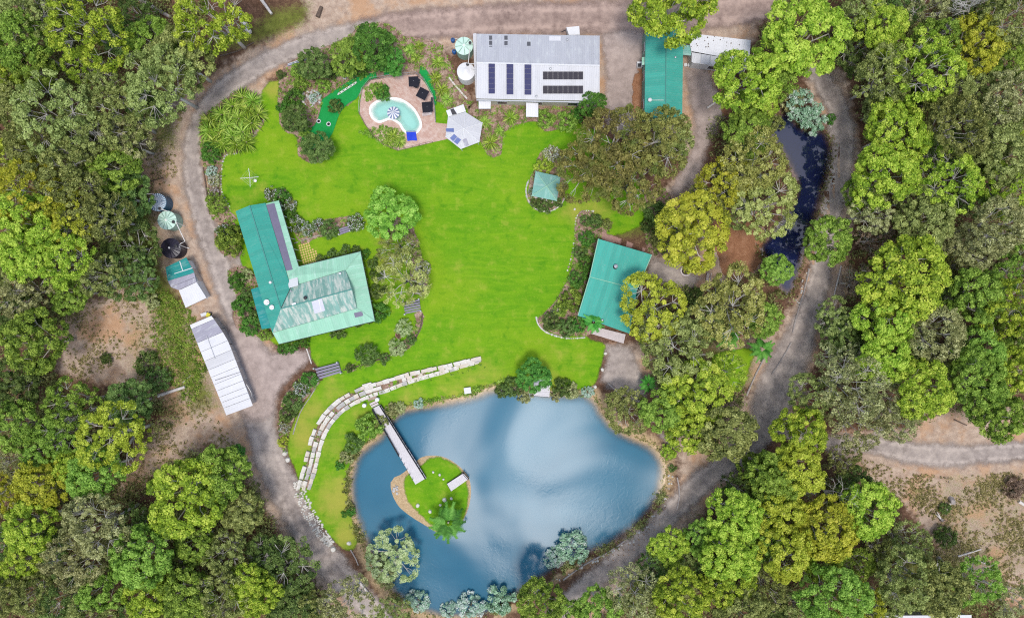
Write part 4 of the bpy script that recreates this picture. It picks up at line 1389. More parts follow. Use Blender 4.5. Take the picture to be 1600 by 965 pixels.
# --- long white shed
lw = empty('long_shed', PX(346, 572), 0, 'long narrow white roofed shed beside the west road', 'shed')
left = [Vector((296.6, 507.4)), Vector((353.7, 648.7))]
rt = [Vector((330, 493)), Vector((343, 510)), Vector((357.6, 535)), Vector((395, 633.4))]
def rp(t):
    """point on the right eave at a share of its length"""
    ln = [(rt[i + 1] - rt[i]).length for i in range(3)]
    d = t * sum(ln)
    for i in range(3):
        if d <= ln[i] or i == 2:
            return rt[i].lerp(rt[i + 1], d / ln[i])
        d -= ln[i]
cuts = [0, 0.045, 0.20, 0.30, 0.40, 0.50, 0.58, 0.66, 0.73, 0.80, 0.86, 0.92, 1.0]
cmat = ['bright_white_roof', 'lilac_roof', 'bright_white_roof', 'bright_white_roof', 'white_roof'] + ['bright_white_roof'] * 7 + []
for k in range(12):
    a0, a1 = cuts[k] + 0.0015, cuts[k + 1] - 0.0015
    L0, L1 = left[0].lerp(left[1], a0), left[0].lerp(left[1], a1)
    r0, r1 = rp(a0), rp(a1)
    dz = 0.0
    roof(lw, [[(L0.x, L0.y, 2.6 + dz), (r0.x, r0.y, 2.9 + dz), (r1.x, r1.y, 2.9 + dz), (L1.x, L1.y, 2.6 + dz)]], cmat[k], 'roof_sheet', 0.05)
s = wall_ring(lw, [PX(297, 508, 2.5), PX(330, 494, 2.5), PX(343, 511, 2.5), PX(357, 536, 2.5), PX(394, 633, 2.5), PX(354, 648, 2.5)], 2.45, 0.3, M['galvanised'])
for sd_ in s:
    L = (sd_[1] - sd_[0]).length
    if L > 8:
        for t in (0.2, 0.5, 0.8):
            opening(lw, sd_, t, 1.8, 0.0, 2.0, 'door', 'white_paint', 'galvanised')
MB().tube([PX(323, 524, 2.84), PX(336, 560, 2.84)], 0.04).build('conduit', M['galvanised'], lw)
MB().tube([PX(336, 594, 2.78), PX(375, 581, 2.97)], 0.03).build('sheet_lap', M['dark_steel'], lw)
MB().tube([PX(385, 600, 2.5), PX(392, 612, 2.2), PX(394, 622, 1.4)], 0.05).build('pipe', M['pvc'], lw)

for i, (px, py, lb) in enumerate(((329, 492, 'upper yellow lidded wheelie bin at the long shed'), (334, 498.5, 'lower yellow lidded wheelie bin at the long shed'))):
    p = PX(px, py)
    t = empty('wheelie_bin', p, R_(-20), lb, 'bin', 'bins at the long shed')
    a = R_(-20)
    mb = MB()
    mb.prism([(p.x + x, p.y + y, 0.06) for x, y in ((-.22, -.25), (.22, -.25), (.22, .25), (-.22, .25))], [(p.x + x, p.y + y, 0.95) for x, y in ((-.29, -.34), (.29, -.34), (.29, .34), (-.29, .34))])
    mb.build('bin_body', M['bin_green'], t)
    MB().box((p.x, p.y, 0.99), 0.64, 0.74, 0.08, a).build('lid', M['yellow_lid'], t, bevel=0.03)
    for s_ in (-1, 1):
        MB().tube([(p.x + s_ * 0.2, p.y + 0.34, 0.1), (p.x + s_ * 0.28, p.y + 0.34, 0.1)], 0.1, 10).build('wheel', M['dark_steel'], t)
    MB().tube([(p.x - 0.25, p.y + 0.4, 0.98), (p.x + 0.25, p.y + 0.4, 0.98)], 0.03).build('handle', M['bin_green'], t)
p = PX(321, 491)
t = empty('storage_crate', p, 0, 'white storage crate beside the yellow lidded bins', 'crate')
MB().box(p + Vector((0, 0, 0.3)), 1.0, 0.5, 0.6, R_(18)).build('crate_body', M['white_paint'], t, bevel=0.03)
MB().box(p + Vector((0, 0, 0.64)), 1.06, 0.56, 0.07, R_(18)).build('lid', M['bright_white_roof'], t)

# --- swimming pool
POOL = [(577, 172), (580, 164), (592, 156.5), (608, 153), (624, 154), (638, 161), (649, 171), (657, 185), (660, 196), (657, 204), (650, 210), (636, 210.5), (628, 203), (624, 196), (617, 191), (609, 188), (601, 191), (592, 193), (583, 188), (578, 180)]
po = empty('swimming_pool', PX(618, 180), 0, 'turquoise kidney shaped swimming pool with white coping', 'pool')
oW = [Vector(P2(*p)) for p in smooth_line(POOL, sub=3)]
def inset_ring(ring, d):
    out = []
    n = len(ring)
    for i in range(n):
        e = (ring[(i + 1) % n] - ring[i - 1]).normalized()
        nn = Vector((-e.y, e.x))
        out.append(ring[i] + nn * d)
    return out
if sum(oW[i].x * oW[(i + 1) % len(oW)].y - oW[(i + 1) % len(oW)].x * oW[i].y for i in range(len(oW))) < 0:
    oW.reverse()
iW = inset_ring(oW, 0.42)
n = len(oW)
for i in range(0, n, 2):
    mb = MB()
    for j in (i, i + 1):
        k = (j + 1) % n
        mb.prism([(*oW[j % n], 0.03), (*oW[k], 0.03), (*iW[k], 0.03), (*iW[j % n], 0.03)], [(*oW[j % n], 0.30), (*oW[k], 0.30), (*iW[k], 0.29), (*iW[j % n], 0.29)])
    mb.build('coping_stone', M['coping'], po)
def to_px(v):
    return (v.x / UPP + 800, 482.5 - v.y / UPP)
fl = sheet('pool_floor', [to_px(v) for v in inset_ring(oW, 0.2)], M['pool_shell'], 0, '', step=1.0, smooth=False, jitter=0, flat=0.11, parent=po)
wt = sheet('pool_water', [to_px(v) for v in inset_ring(oW, 0.25)], M['pool_water'], 0, '', step=0.8, smooth=False, jitter=0, flat=0.24, parent=po)
for o in (fl, wt):
    o.location = -po.location
for pts in ([(581, 166), (588, 161), (591, 187), (586, 188), (581, 180)], [(612, 155.5), (624, 156), (632, 160), (626, 162), (616, 159)], [(633, 165), (640, 164), (648, 174), (644, 176), (637, 172)], [(656, 192), (657, 201), (651, 207), (640, 208), (645, 203), (652, 200)]):
    mb = MB()
    rg = ccw([P2(x, y) for x, y in pts])
    mb.prism([(x, y, 0.115) for x, y in rg], [(x, y, 0.20) for x, y in rg])
    mb.build('pool_step', M['coping'], po)
mb = MB()
rg = ccw([P2(x, y) for x, y in ((617, 186), (624, 179), (628, 183), (626, 189), (620, 190))])
mb.prism([(x, y, 0.115) for x, y in rg], [(x, y, 0.27) for x, y in rg])
mb.build('submerged_ledge', M['tank_green_wall'], po)

um = empty('water_umbrella', PX(614, 176, 0), 0, 'blue and white striped umbrella standing in the pool', 'umbrella')
ap = PX(614, 175.5, 2.4)
MB().tube([(ap.x, ap.y, 0.1), (ap.x, ap.y, 2.42)], 0.06, 8).build('pole', M['white_paint'], um)
for k in range(20):
    a0, a1 = 2 * math.pi * k / 20, 2 * math.pi * (k + 1) / 20
    mb = MB()
    r = 1.08
    slab(mb, [(ap.x, ap.y, 2.4), (ap.x + r * math.cos(a0), ap.y + r * math.sin(a0), 2.05), (ap.x + r * math.cos(a1), ap.y + r * math.sin(a1), 2.05)], 0.03)
    mb.build('canopy_panel', M['umbrella_blue' if k % 2 else 'white_paint'], um)
MB().lathe(ap, [(0.12, 0.0), (0.1, 0.12), (0.02, 0.16)], 10).build('finial', M['white_paint'], um)

for px, py, sx, rz, lb in ((646, 127, 1.72, 3, 'black square shade parasol at the top of the pool deck'), (660, 146, 1.75, -28, 'tilted black square parasol in the middle of the deck'), (667.5, 167, 1.8, 6, 'black square parasol nearest the pool with a lounge set below')):
    t = empty('square_parasol', PX(px, py), 0, lb, 'parasol', 'black parasols on the pool deck')
    top = PX(px, py, 2.5)
    a = R_(rz)
    cs = [(math.cos(a + math.pi / 4 + k * math.pi / 2) * sx * 0.7071, math.sin(a + math.pi / 4 + k * math.pi / 2) * sx * 0.7071) for k in range(4)]
    for k in range(4):
        mb = MB()
        slab(mb, [(top.x, top.y, 2.7), (top.x + cs[k][0], top.y + cs[k][1], 2.35), (top.x + cs[(k + 1) % 4][0], top.y + cs[(k + 1) % 4][1], 2.35)], 0.03)
        mb.build('canopy_panel', M['shade_cloth'], t)
    MB().tube([(top.x, top.y, 0.1), (top.x, top.y, 2.75)], 0.04).build('pole', M['galvanised'], t)
    MB().box((top.x, top.y, 0.14), 0.6, 0.6, 0.1, a).build('base', M['dark_steel'], t)


def lounge(px, py, rz, mat, lb):
    p = PX(px, py)
    a = R_(rz)
    t = empty('sun_lounger', p, 0, lb, 'lounger', 'loungers on the pool deck')
    e = Vector((math.cos(a), math.sin(a), 0))
    f = Vector((-e.y, e.x, 0))
    for k in range(6):
        c = p + e * (-0.55 + k * 0.2) + Vector((0, 0, 0.42))
        MB().box(c, 0.14, 0.55, 0.04, a).build('slat', M[mat], t)
    MB().box(p + e * 0.78 + Vector((0, 0, 0.58)), 0.5, 0.55, 0.05, a).build('backrest', M[mat], t)
    for u in (-0.5, 0.5):
        for v in (-0.24, 0.24):
            MB().tube([p + e * u + f * v + Vector((0, 0, 0.09)), p + e * u + f * v + Vector((0, 0, 0.4))], 0.025).build('leg', M['dark_steel'], t)


lounge(666, 179.5, 8, 'deck_pale', 'pale slatted lounger below the lowest black parasol')
lounge(675, 163, 80, 'dark_steel', 'dark slatted lounger right of the lowest black parasol')
lounge(653, 134, 75, 'dark_steel', 'dark lounger between the two upper black parasols')
t = empty('pool_mat', PX(643, 213, 0.4), 0, 'bright blue mat draped on the pool edge', 'mat')
t.location.z = 0.0
mb = MB()
nx_, ny_ = 8, 8
cq = [PX(635, 206), PX(650, 205.5), PX(652, 220.5), PX(637, 221)]
pt = {}
for i in range(nx_ + 1):
    for j in range(ny_ + 1):
        u, v = i / nx_, j / ny_
        p = cq[0].lerp(cq[1], u).lerp(cq[3].lerp(cq[2], u), v)
        w = 0.08 * math.sin(u * math.pi) * abs(v - 0.5)
        pt[i, j] = (p.x, p.y + w, 0.36 + 0.05 * math.sin(u * 9 + v * 4) - 0.15 * max(0, v - 0.6))
for i in range(nx_):
    for j in range(ny_):
        mb.poly([pt[i, j], pt[i, j + 1], pt[i + 1, j + 1], pt[i + 1, j]])
mb.build('sheet', M['blue_mat'], t, smooth=True)
MB().tube([PX(634, 206, 0.45), PX(651, 205.5, 0.45)], 0.07).build('roller', M['galvanised'], t)
for px in (634.5, 650.5):
    MB().tube([PX(px, 206, 0.1), PX(px, 206, 0.45)], 0.04).build('roller_leg', M['galvanised'], t)


def fence(line, label, name='pool_fence', h=1.2, step=1.5, mat='galvanised', cat='fence', rails=(0.15, 1.15), pr=0.035):
    pts = [gp(x, y) for x, y in line]
    t = empty(name, pts[0], 0, label, cat)
    for i in range(len(pts) - 1):
        a, b = pts[i], pts[i + 1]
        n = max(1, round((b - a).length / step))
        for k in range(n + (i == len(pts) - 2)):
            p = a.lerp(b, k / n)
            MB().tube([p, p + Vector((0, 0, h))], pr, 5).build('post', M[mat], t)
        for r in rails:
            MB().tube([a + Vector((0, 0, r)), b + Vector((0, 0, r))], pr * 0.8, 5).build('rail', M[mat], t)
    return t


fence([(562, 178), (563, 160), (567, 141), (580, 125), (612, 120), (651, 116), (664, 127), (677, 150), (680, 170), (681, 192)], 'grey tubular fence around the top and left of the pool deck')
fence([(562, 178), (572, 197), (585, 214), (600, 227), (622, 236), (656, 228), (676, 223)], 'dark low fence along the curved bottom of the pool deck', mat='timber')

# --- clothes hoist
c = PX(397, 281)
t = empty('clothes_hoist', c, 0, 'rotary clothes hoist with four arms standing on the lawn', 'clothes line')
MB().tube([c, c + Vector((0, 0, 2.1))], 0.05, 8).build('mast', M['galvanised'], t)
for k in range(4):
    a = R_(5 + 90 * k)
    d = Vector((math.cos(a), math.sin(a), 0))
    MB().tube([c + Vector((0, 0, 1.9)), c + d * 1.6 + Vector((0, 0, 2.15))], 0.045, 5).build('arm', M['white_paint'], t)
for r in (0.6, 1.05, 1.5):
    for k in range(4):
        a, b = R_(5 + 90 * k), R_(95 + 90 * k)
        z = 1.93 + r * 0.15
        MB().tube([c + Vector((math.cos(a) * r, math.sin(a) * r, z)), c + Vector((math.cos(b) * r, math.sin(b) * r, z))], 0.008, 3).build('line', M['pvc'], t)
MB().lathe(c + Vector((0.3, -0.2, 0)), [(0.25, 0.05), (0.28, 0.3), (0.27, 0.3)], 12).build('peg_basket', M['pvc'], t)


# --- stone terraces
TER = [(752, 559), (725, 565), (700, 571), (672, 577), (645, 583), (620, 590), (598, 597), (572, 604), (545, 616), (522, 632), (504, 652), (491, 676), (483, 702), (477, 728), (471, 748), (467, 762)]
tw = empty('stone_terrace', gp(510, 645), 0, 'curved three step terrace of pale sandstone blocks above the pond', 'retaining wall')
blk = {}
for mt in ('sandstone', 'sandstone_warm', 'sandstone_grey'):
    for v in range(3):
        mb = MB()
        L = (1.0, 1.2, 0.85)[v]
        b = [(-L / 2, -0.38, -0.6), (L / 2, -0.35, -0.6), (L / 2 - 0.04, 0.37, -0.6), (-L / 2 + 0.05, 0.39, -0.6)]
        tp = [(x * 0.96 + random.uniform(-.02, .02), y * 0.93 + random.uniform(-.02, .02), random.uniform(-.02, .02)) for x, y, z in b]
        mb.prism(b, tp)
        o = mb.build('block', M[mt], None, bevel=0.05)
        blk[mt, v] = o.data
        bpy.data.objects.remove(o)
tl = smooth_line(TER, closed=False, sub=8)
sheet('terrace_gravel', TER[::-1] + [(752, 565), (726, 573), (700, 579), (672, 587), (648, 595), (625, 603), (603, 610), (580, 617), (553, 630), (532, 645), (515, 664), (503, 686), (496, 710), (490, 736), (484, 760)], M['bed_mulch'], 0.06, 'gravelly soil between the terrace blocks', step=1.0)
for row in range(3):
    pts = []
    for i, (x, y) in enumerate(tl):
        x0, y0 = tl[max(i - 1, 0)]
        x1, y1 = tl[min(i + 1, len(tl) - 1)]
        d = math.hypot(x1 - x0, y1 - y0)
        s_ = i / len(tl)
        gap = 8.0 * min(1.0, 0.25 + 1.6 * s_)
        nx, ny = (y1 - y0) / d, -(x1 - x0) / d
        pts.append(gp(x + nx * gap * row, y + ny * gap * row))
    d = 0.0
    k = 0
    acc = [0.0]
    for i in range(1, len(pts)):
        acc.append(acc[-1] + (pts[i] - pts[i - 1]).length)
    pos = 0.4 + row * 0.3
    while pos < acc[-1]:
        i = max(j for j in range(len(acc)) if acc[j] <= pos)
        i = min(i, len(pts) - 2)
        t = (pos - acc[i]) / (acc[i + 1] - acc[i])
        p = pts[i].lerp(pts[i + 1], t)
        e = pts[i + 1] - pts[i]
        v = random.randrange(3)
        L = (1.0, 1.2, 0.85)[v]
        frac = pos / acc[-1]
        skip = (frac < 0.42 and row == 1 and random.random() < 0.55) or random.random() < 0.05
        if not skip:
            mt = random.choice(['sandstone', 'sandstone', 'sandstone_warm', 'sandstone_grey'])
            o = bpy.data.objects.new('block', blk[mt, v])
            link(o, tw)
            o.location = Vector((p.x, p.y, p.z + 0.56 - 0.15 * row + random.uniform(-.04, .04))) - tw.location
            o.rotation_euler = (random.uniform(-.04, .04), random.uniform(-.04, .04), math.atan2(e.y, e.x) + random.uniform(-.07, .07))
            o.scale = (1, random.uniform(0.8, 1.1), 1)
            bm = o.modifiers.new('bevel', 'BEVEL')
            bm.width = 0.05
            bm.segments = 1
        pos += L * 0.94 + random.random() * 0.06

# steps through the terrace and landing
t = empty('stone_steps', gp(577, 606), 0, 'pale stone steps down to the footbridge landing', 'steps')
for k in range(4):
    for m_ in range(2):
        c = gp(570.5 + k * 1.4 + m_ * 7.2, 601 + k * 3.6 - m_ * 2.0, 0.36 - k * 0.08)
        MB().box(c, 0.82, 0.4, 0.24, R_(16)).build('step_stone', M['sandstone'], t, bevel=0.03)
sheet('landing', [(568, 613.5), (586, 609), (592, 622), (576, 628.5)], M['brown_concrete'], 0.10, 'brown paved landing at the footbridge', smooth=False, jitter=0.02)

# cobbled chute
ch = empty('cobbled_drain', gp(490, 800), 0, 'pale cobbled stone drain beside the west road', 'drain')
CH = [(467, 752, 17), (470, 772, 20), (480, 795, 20), (493, 818, 18), (507, 838, 15), (518, 850, 11)]
cl = smooth_line(CH, closed=False, sub=8)
rocks = []
for v in range(5):
    mb = MB()
    n = 7
    a0 = [random.uniform(0.75, 1.1) for _ in range(n)]
    mb.prism([(math.cos(2 * math.pi * k / n) * a0[k], math.sin(2 * math.pi * k / n) * a0[k], -0.5) for k in range(n)], [(math.cos(2 * math.pi * k / n) * a0[k] * 0.72, math.sin(2 * math.pi * k / n) * a0[k] * 0.72, random.uniform(0.35, 0.55)) for k in range(n)])
    for mt in ('sandstone', 'river_rock', 'brown_rock'):
        o = mb.build('rock', M[mt], None)
        if mt == 'sandstone':
            rocks.append({})
        rocks[-1][mt] = o.data
        bpy.data.objects.remove(o)


def rock(name, loc, r, mat, parent=None, flat=0.6):
    o = bpy.data.objects.new(name, random.choice(rocks)[mat])
    link(o, parent)
    o.location = Vector(loc) - (parent.location if parent is not None else Vector((0, 0, 0)))
    o.rotation_euler = (random.uniform(-.2, .2), random.uniform(-.2, .2), random.uniform(0, 6.28))
    o.scale = (r, r * random.uniform(0.7, 1.0), r * flat)
    return o


for k in range(230):
    i = random.random() * (len(cl) - 1)
    x, y, w = cl[int(i)]
    x1, y1, _ = cl[int(i) + 1]
    d = math.hypot(x1 - x, y1 - y)
    s_ = random.uniform(-0.5, 0.5) * w
    rock('cobble', gp(x + (y1 - y) / d * s_, y - (x1 - x) / d * s_, 0.1), random.uniform(0.16, 0.30), 'sandstone', ch)
t = empty('boulder', gp(521, 857), 0, 'square cream boulder at the lower end of the cobbled drain', 'boulder')
t['group'] = 'boulders'
rock('stone', gp(521, 857, 0.2), 0.62, 'sandstone', t, 0.7)
for px, py, r, mt, lb in ((545, 848, 0.55, 'sandstone', 'pale boulder on the pond bank near the drain end'), (445, 708, 0.6, 'sandstone', 'white boulder at the tip of the grey shrub bed'), (450, 718, 0.55, 'sandstone', 'second white boulder beside the west road curve'), (946, 552, 0.42, 'sandstone', 'upper white rock between lawn and gravel path'), (941, 577, 0.45, 'sandstone', 'lower white rock between lawn and gravel path'), (930, 604, 0.4, 'sandstone', 'white rock at the pond corner by the path'), (898, 327, 0.3, 'sandstone', 'single white rock on the lawn below the gazebo')):
    t = tag(rock('boulder', gp(px, py, 0.15), r, mt), lb, 'boulder', 'boulders')

# island stones, stump seats
for i, (px, py, r, lb) in enumerate(((677, 737, 0.27, 'leftmost small white stone near the footbridge end'), (687, 741, 0.30, 'middle small white stone near the footbridge end'), (693, 748, 0.26, 'grey stone nearest the island platform'), (653, 789, 0.40, 'pale stone seat at the left of the island'), (694.5, 780, 0.46, 'large round stone seat in the middle of the island'), (705, 778, 0.36, 'stone seat right of the large round one'), (688, 788.5, 0.28, 'small stone seat above the island palm'), (672, 798.5, 0.46, 'white boulder left of the island palm'))):
    t = empty('island_stone', gp(px, py), 0, lb, 'stone', 'stones on the island grass')
    rock('stone', gp(px, py, 0.2), r, 'sandstone', t, 0.75)
for px, py in ((617, 760), (622, 768), (615, 772), (628, 775)):
    pass
t = empty('rock_pile', gp(617, 765), 0, 'pile of grey rocks on the island sand', 'rocks')
for k in range(14):
    rock('rock', gp(617 + random.uniform(-5, 5), 764 + random.uniform(-7, 7), 0.08), random.uniform(0.12, 0.3), 'river_rock', t)


# --- footbridge
br = empty('footbridge', gp(585, 640), 0, 'long pale timber footbridge with dark rails to the island', 'footbridge')
BZ = 0.55
bl = [Vector((582.6, 637.5)), Vector((650, 756))]
brr = [Vector((594.3, 632)), Vector((665.7, 746.5))]
nb = 84
for k in range(nb):
    t0, t1 = k / nb, (k + 0.93) / nb
    wide = 2.0 if k > nb * 0.60 else 0.0
    e = (brr[0] - bl[0]).normalized()
    L0, L1 = bl[0].lerp(bl[1], t0) - e * wide * 0.5, bl[0].lerp(bl[1], t1) - e * wide * 0.5
    r0, r1 = brr[0].lerp(brr[1], t0) + e * wide * 0.3, brr[0].lerp(brr[1], t1) + e * wide * 0.3
    rg = ccw([PX(L0.x, L0.y, BZ), PX(r0.x, r0.y, BZ), PX(r1.x, r1.y, BZ), PX(L1.x, L1.y, BZ)])
    MB().prism([p - Vector((0, 0, 0.05)) for p in rg], rg).build('deck_board', M['deck_grey'], br)
for side, sgn in ((bl, -1), (brr, 1)):
    a, b = PX(*side[0], BZ), PX(*side[1], BZ)
    MB().tube([a + Vector((0, 0, -0.16)), b + Vector((0, 0, -0.16))], 0.1, 4).build('beam', M['dark_steel'], br)
    for k in range(15):
        p = a.lerp(b, (k + 0.2) / 15.3)
        MB().tube([(p.x, p.y, -1.6), (p.x, p.y, BZ + 1.0)], 0.06, 5).build('post', M['dark_steel'], br)
    end = b if sgn > 0 else a.lerp(b, 0.62)
    for z in (0.35, 0.68, 1.0):
        MB().tube([a + Vector((0, 0, z)), end + Vector((0, 0, z))], 0.045, 4).build('handrail', M['dark_steel'], br)
for px, py in ((591, 623), (571, 632)):
    MB().lathe(gp(px, py), [(0.3, 0), (0.3, 1.0), (0.36, 1.02), (0.36, 1.12), (0.05, 1.2)], 10).build('bollard', M['white_paint'], br)
for k in range(2):
    MB().box(PX(583.5 + k * 2.2, 629 + k * 3.4, 0.2 + k * 0.17), 1.35, 0.36, 0.15, R_(25)).build('entry_step', M['deck_pale'], br)
t = empty('island_platform', gp(714, 752), 0, 'small pale timber platform on the right of the island', 'platform')
q = [PX(698.5, 755.5, 0.5), PX(724, 739, 0.5), PX(732, 748, 0.5), PX(705, 767, 0.5)]
for k in range(8):
    a0, a1 = k / 8 + 0.005, (k + 1) / 8 - 0.005
    rg = ccw([q[0].lerp(q[3], a0), q[1].lerp(q[2], a0), q[1].lerp(q[2], a1), q[0].lerp(q[3], a1)])
    MB().prism([p - Vector((0, 0, 0.06)) for p in rg], rg).build('board', M['deck_grey'], t)
for a, b in ((q[0], q[3]), (q[1], q[2]), (q[1], q[0])):
    MB().tube([a + Vector((0, 0, -0.12)), b + Vector((0, 0, -0.12))], 0.09, 4).build('beam', M['dark_steel'], t)
for p in q:
    MB().tube([(p.x, p.y, -1.2), (p.x, p.y, 0.42 if p is not q[1] else 1.3)], 0.07, 5).build('pile', M['dark_steel'], t)
MB().tube([q[1] + Vector((0, 0, 0.75)), q[2] + Vector((0, 0, 0.75))], 0.05, 4).build('handrail', M['dark_steel'], t)
MB().tube([(q[2].x, q[2].y, 0.4), q[2] + Vector((0, 0, 0.78))], 0.05, 4).build('rail_post', M['dark_steel'], t)

t = empty('jetty', gp(848, 604), 0, 'small square white jetty at the top shore of the pond', 'jetty')
q = [PX(834, 594, 0.15), PX(861, 588, 0.15), PX(858.5, 620, 0.15), PX(834, 618, 0.15)]
for k in range(12):
    a0, a1 = k / 12 + 0.003, (k + 1) / 12 - 0.003
    rg = ccw([q[0].lerp(q[3], a0), q[1].lerp(q[2], a0), q[1].lerp(q[2], a1), q[0].lerp(q[3], a1)])
    MB().prism([p - Vector((0, 0, 0.06)) for p in rg], rg).build('board', M['deck_grey'], t)
for p in q[2:]:
    MB().tube([(p.x, p.y, -1.8), (p.x, p.y, 0.08)], 0.09).build('pile', M['timber'], t)
MB().tube([q[3] + Vector((0, 0, -0.13)), q[2] + Vector((0, 0, -0.13))], 0.08, 4).build('beam', M['dark_steel'], t)
t = empty('pump_box', gp(731, 609), 0, 'white square pump box on the top shore of the pond', 'box')
MB().box(gp(731, 609, 0.35), 1.1, 0.95, 0.8, R_(8)).build('box_body', M['white_paint'], t, bevel=0.03)
MB().box(gp(731, 609, 0.79), 1.2, 1.05, 0.06, R_(8)).build('lid', M['bright_white_roof'], t)
MB().tube([gp(731, 612, 0.3), gp(731, 618, 0.0), PX(731, 624, -0.6)], 0.06).build('intake_pipe', M['dark_steel'], t)


# --- timber steps between lawn levels
def steps(q, n, label):
    pts = [Vector((x, y)) for x, y in q]
    c = gp(sum(p.x for p in pts) / 4, sum(p.y for p in pts) / 4)
    t = empty('timber_steps', c, 0, label, 'steps', 'timber garden steps')
    for k in range(n):
        a0, a1 = k / n + 0.035, (k + 1) / n - 0.035
        z = 0.75 - 0.15 * k
        rg = ccw([PX(*pts[0].lerp(pts[3], a0), z), PX(*pts[1].lerp(pts[2], a0), z), PX(*pts[1].lerp(pts[2], a1), z), PX(*pts[0].lerp(pts[3], a1), z)])
        MB().prism([(p.x, p.y, 0.0) for p in rg], rg).build('tread', M['timber_grey'], t)
    for p in pts:
        w = gp(p.x, p.y)
        MB().lathe(w, [(0.13, 0), (0.13, 0.95), (0.05, 1.05)], 8).build('post', M['white_paint'], t)


steps([(492, 575), (528, 565.5), (534, 582), (498, 593)], 4, 'wide grey timber steps of four treads below the house')
steps([(630, 472), (655, 467), (658, 486), (633, 491)], 5, 'grey timber steps of five treads right of the house')
steps([(529, 357), (546, 352), (548, 361), (531, 367)], 3, 'short grey timber steps between two clipped shrubs')

# --- fire pit, seats
c = gp(1071, 423)
t = empty('fire_pit', c, 0, 'round stone ringed fire pit on the gravel court', 'fire pit')
for k in range(16):
    a = 2 * math.pi * k / 16
    MB().box(c + Vector((0.85 * math.cos(a), 0.85 * math.sin(a), 0.15)), 0.26, 0.31, 0.32, a).build('ring_stone', M['deck_pale'], t, bevel=0.03)
MB().lathe(c, [(0.62, 0.03), (0.5, 0.1), (0.05, 0.14)], 16).build('ash_bed', M['charcoal'], t)
MB().lathe(c, [(0.5, 0.1), (0.5, 0.36), (0.44, 0.36), (0.44, 0.1)], 16, cap=False).build('iron_ring', M['timber'], t)
for k in range(3):
    a = k * 1.1
    MB().tube([c + Vector((0.35 * math.cos(a), 0.35 * math.sin(a), 0.2)), c - Vector((0.35 * math.cos(a), 0.35 * math.sin(a), -0.25))], 0.06).build('charred_log', M['log_dark'], t)
c = gp(1105, 433)
t = empty('garden_bench', c, 0, 'pale slatted bench right of the fire pit', 'bench')
for k in range(3):
    MB().box(c + Vector((0.16 * k - 0.2, 0, 0.45)), 0.13, 1.5, 0.05, R_(-8)).build('slat', M['deck_pale'], t)
MB().box(c + Vector((0.38, 0, 0.75)), 0.06, 1.5, 0.4, R_(-8)).build('backrest', M['deck_pale'], t)
for u in (-0.6, 0.6):
    MB().box(c + Vector((0.0, u, 0.21)), 0.45, 0.08, 0.42, R_(-8)).build('leg', M['dark_steel'], t)


# --- logs, edging, pipes
def log(pts, r, mat, label, name='fallen_log', cat='log', group='logs lying around the property', lift=None):
    w = [gp(x, y) for x, y in pts]
    lift = r * 0.9 if lift is None else lift
    if not isinstance(r, (list, tuple)):
        rr = [r * (1.0 - 0.25 * i / max(1, len(w) - 1)) for i in range(len(w))]
    o = MB().tube([p + Vector((0, 0, lift)) for p in w], rr, 7)
    ob = o.build(name, M[mat], None)
    return tag(ob, label, cat, group)


def edging(line, label, r=0.14, mat='log_grey', seg=2.2):
    """row of logs laid end to end: each log is a piece of the edging"""
    pts = [gp(x, y) for x, y in smooth_line(line, closed=False, sub=6)]
    t = empty('log_edging', pts[0], 0, label, 'edging', 'log edgings along roads and beds')
    acc = [0.0]
    for i in range(1, len(pts)):
        acc.append(acc[-1] + (pts[i] - pts[i - 1]).length)
    def at(s_):
        i = max(j for j in range(len(acc)) if acc[j] <= min(s_, acc[-1] - 1e-4))
        return pts[i].lerp(pts[i + 1], (min(s_, acc[-1]) - acc[i]) / (acc[i + 1] - acc[i]))
    pos = 0.0
    while pos < acc[-1] - 0.3:
        L = seg * random.uniform(0.8, 1.2)
        a, b = at(pos), at(min(pos + L - 0.06, acc[-1]))
        k = random.uniform(0.85, 1.15)
        MB().tube([a + Vector((0, 0, r * 0.8)), b + Vector((0, 0, r * 0.8))], [r * k, r * k * 0.9], 6).build('log', M[mat], t)
        pos += L


edging([(318, 262), (325, 310), (328, 335)], 'dark log edging along the west road below the strap leaf bed', 0.13, 'log_dark')
edging([(1058, 795), (1062, 770), (1058, 745)], 'pale log edging on the right bank of the pond')
edging([(880, 905), (915, 880), (950, 862), (985, 838)], 'pale log edging along the lower right pond bank')
edging([(1236, 535), (1222, 560), (1205, 585)], 'log edging on the left side of the east road', 0.15)
edging([(1264, 420), (1256, 455), (1244, 495), (1238, 520)], 'grey log edging between the creek and the east road', 0.15)
edging([(1166, 618), (1178, 590), (1190, 566), (1198, 552)], 'dark log edging right of the small lawn', 0.16, 'log_grey')
edging([(1302, 465), (1308, 440), (1314, 415)], 'pale log edging under the right wood by the road', 0.13, 'log_pale')
edging([(950, 598), (965, 612), (972, 620)], 'two short grey logs edging the gravel path', 0.15, 'log_grey', 1.6)
edging([(660, 490), (657, 512), (640, 541), (608, 555), (572, 568), (536, 578)], 'dark curved log edging below the house lawn', 0.14, 'log_dark', 1.5)
edging([(478, 541), (483, 555), (487, 568)], 'white stone kerb between yard and house lawn', 0.14, 'log_pale', 1.2)
edging([(460, 380), (490, 370), (518, 362)], 'grey edging of the flower bed north of the house', 0.1, 'log_grey', 1.8)
edging([(702, 122), (712, 135), (722, 146), (732, 157)], 'white boulder edging below the white water tank', 0.2, 'log_pale', 0.8)
edging([(1062, 458), (1040, 452), (1025, 447)], 'log edging at the lower rim of the fire pit court', 0.12, 'log_grey', 1.4)
edging([(498, 595), (488, 615), (470, 642), (458, 678)], 'timber edging right of the grey shrub bed', 0.1, 'log_grey', 1.8)
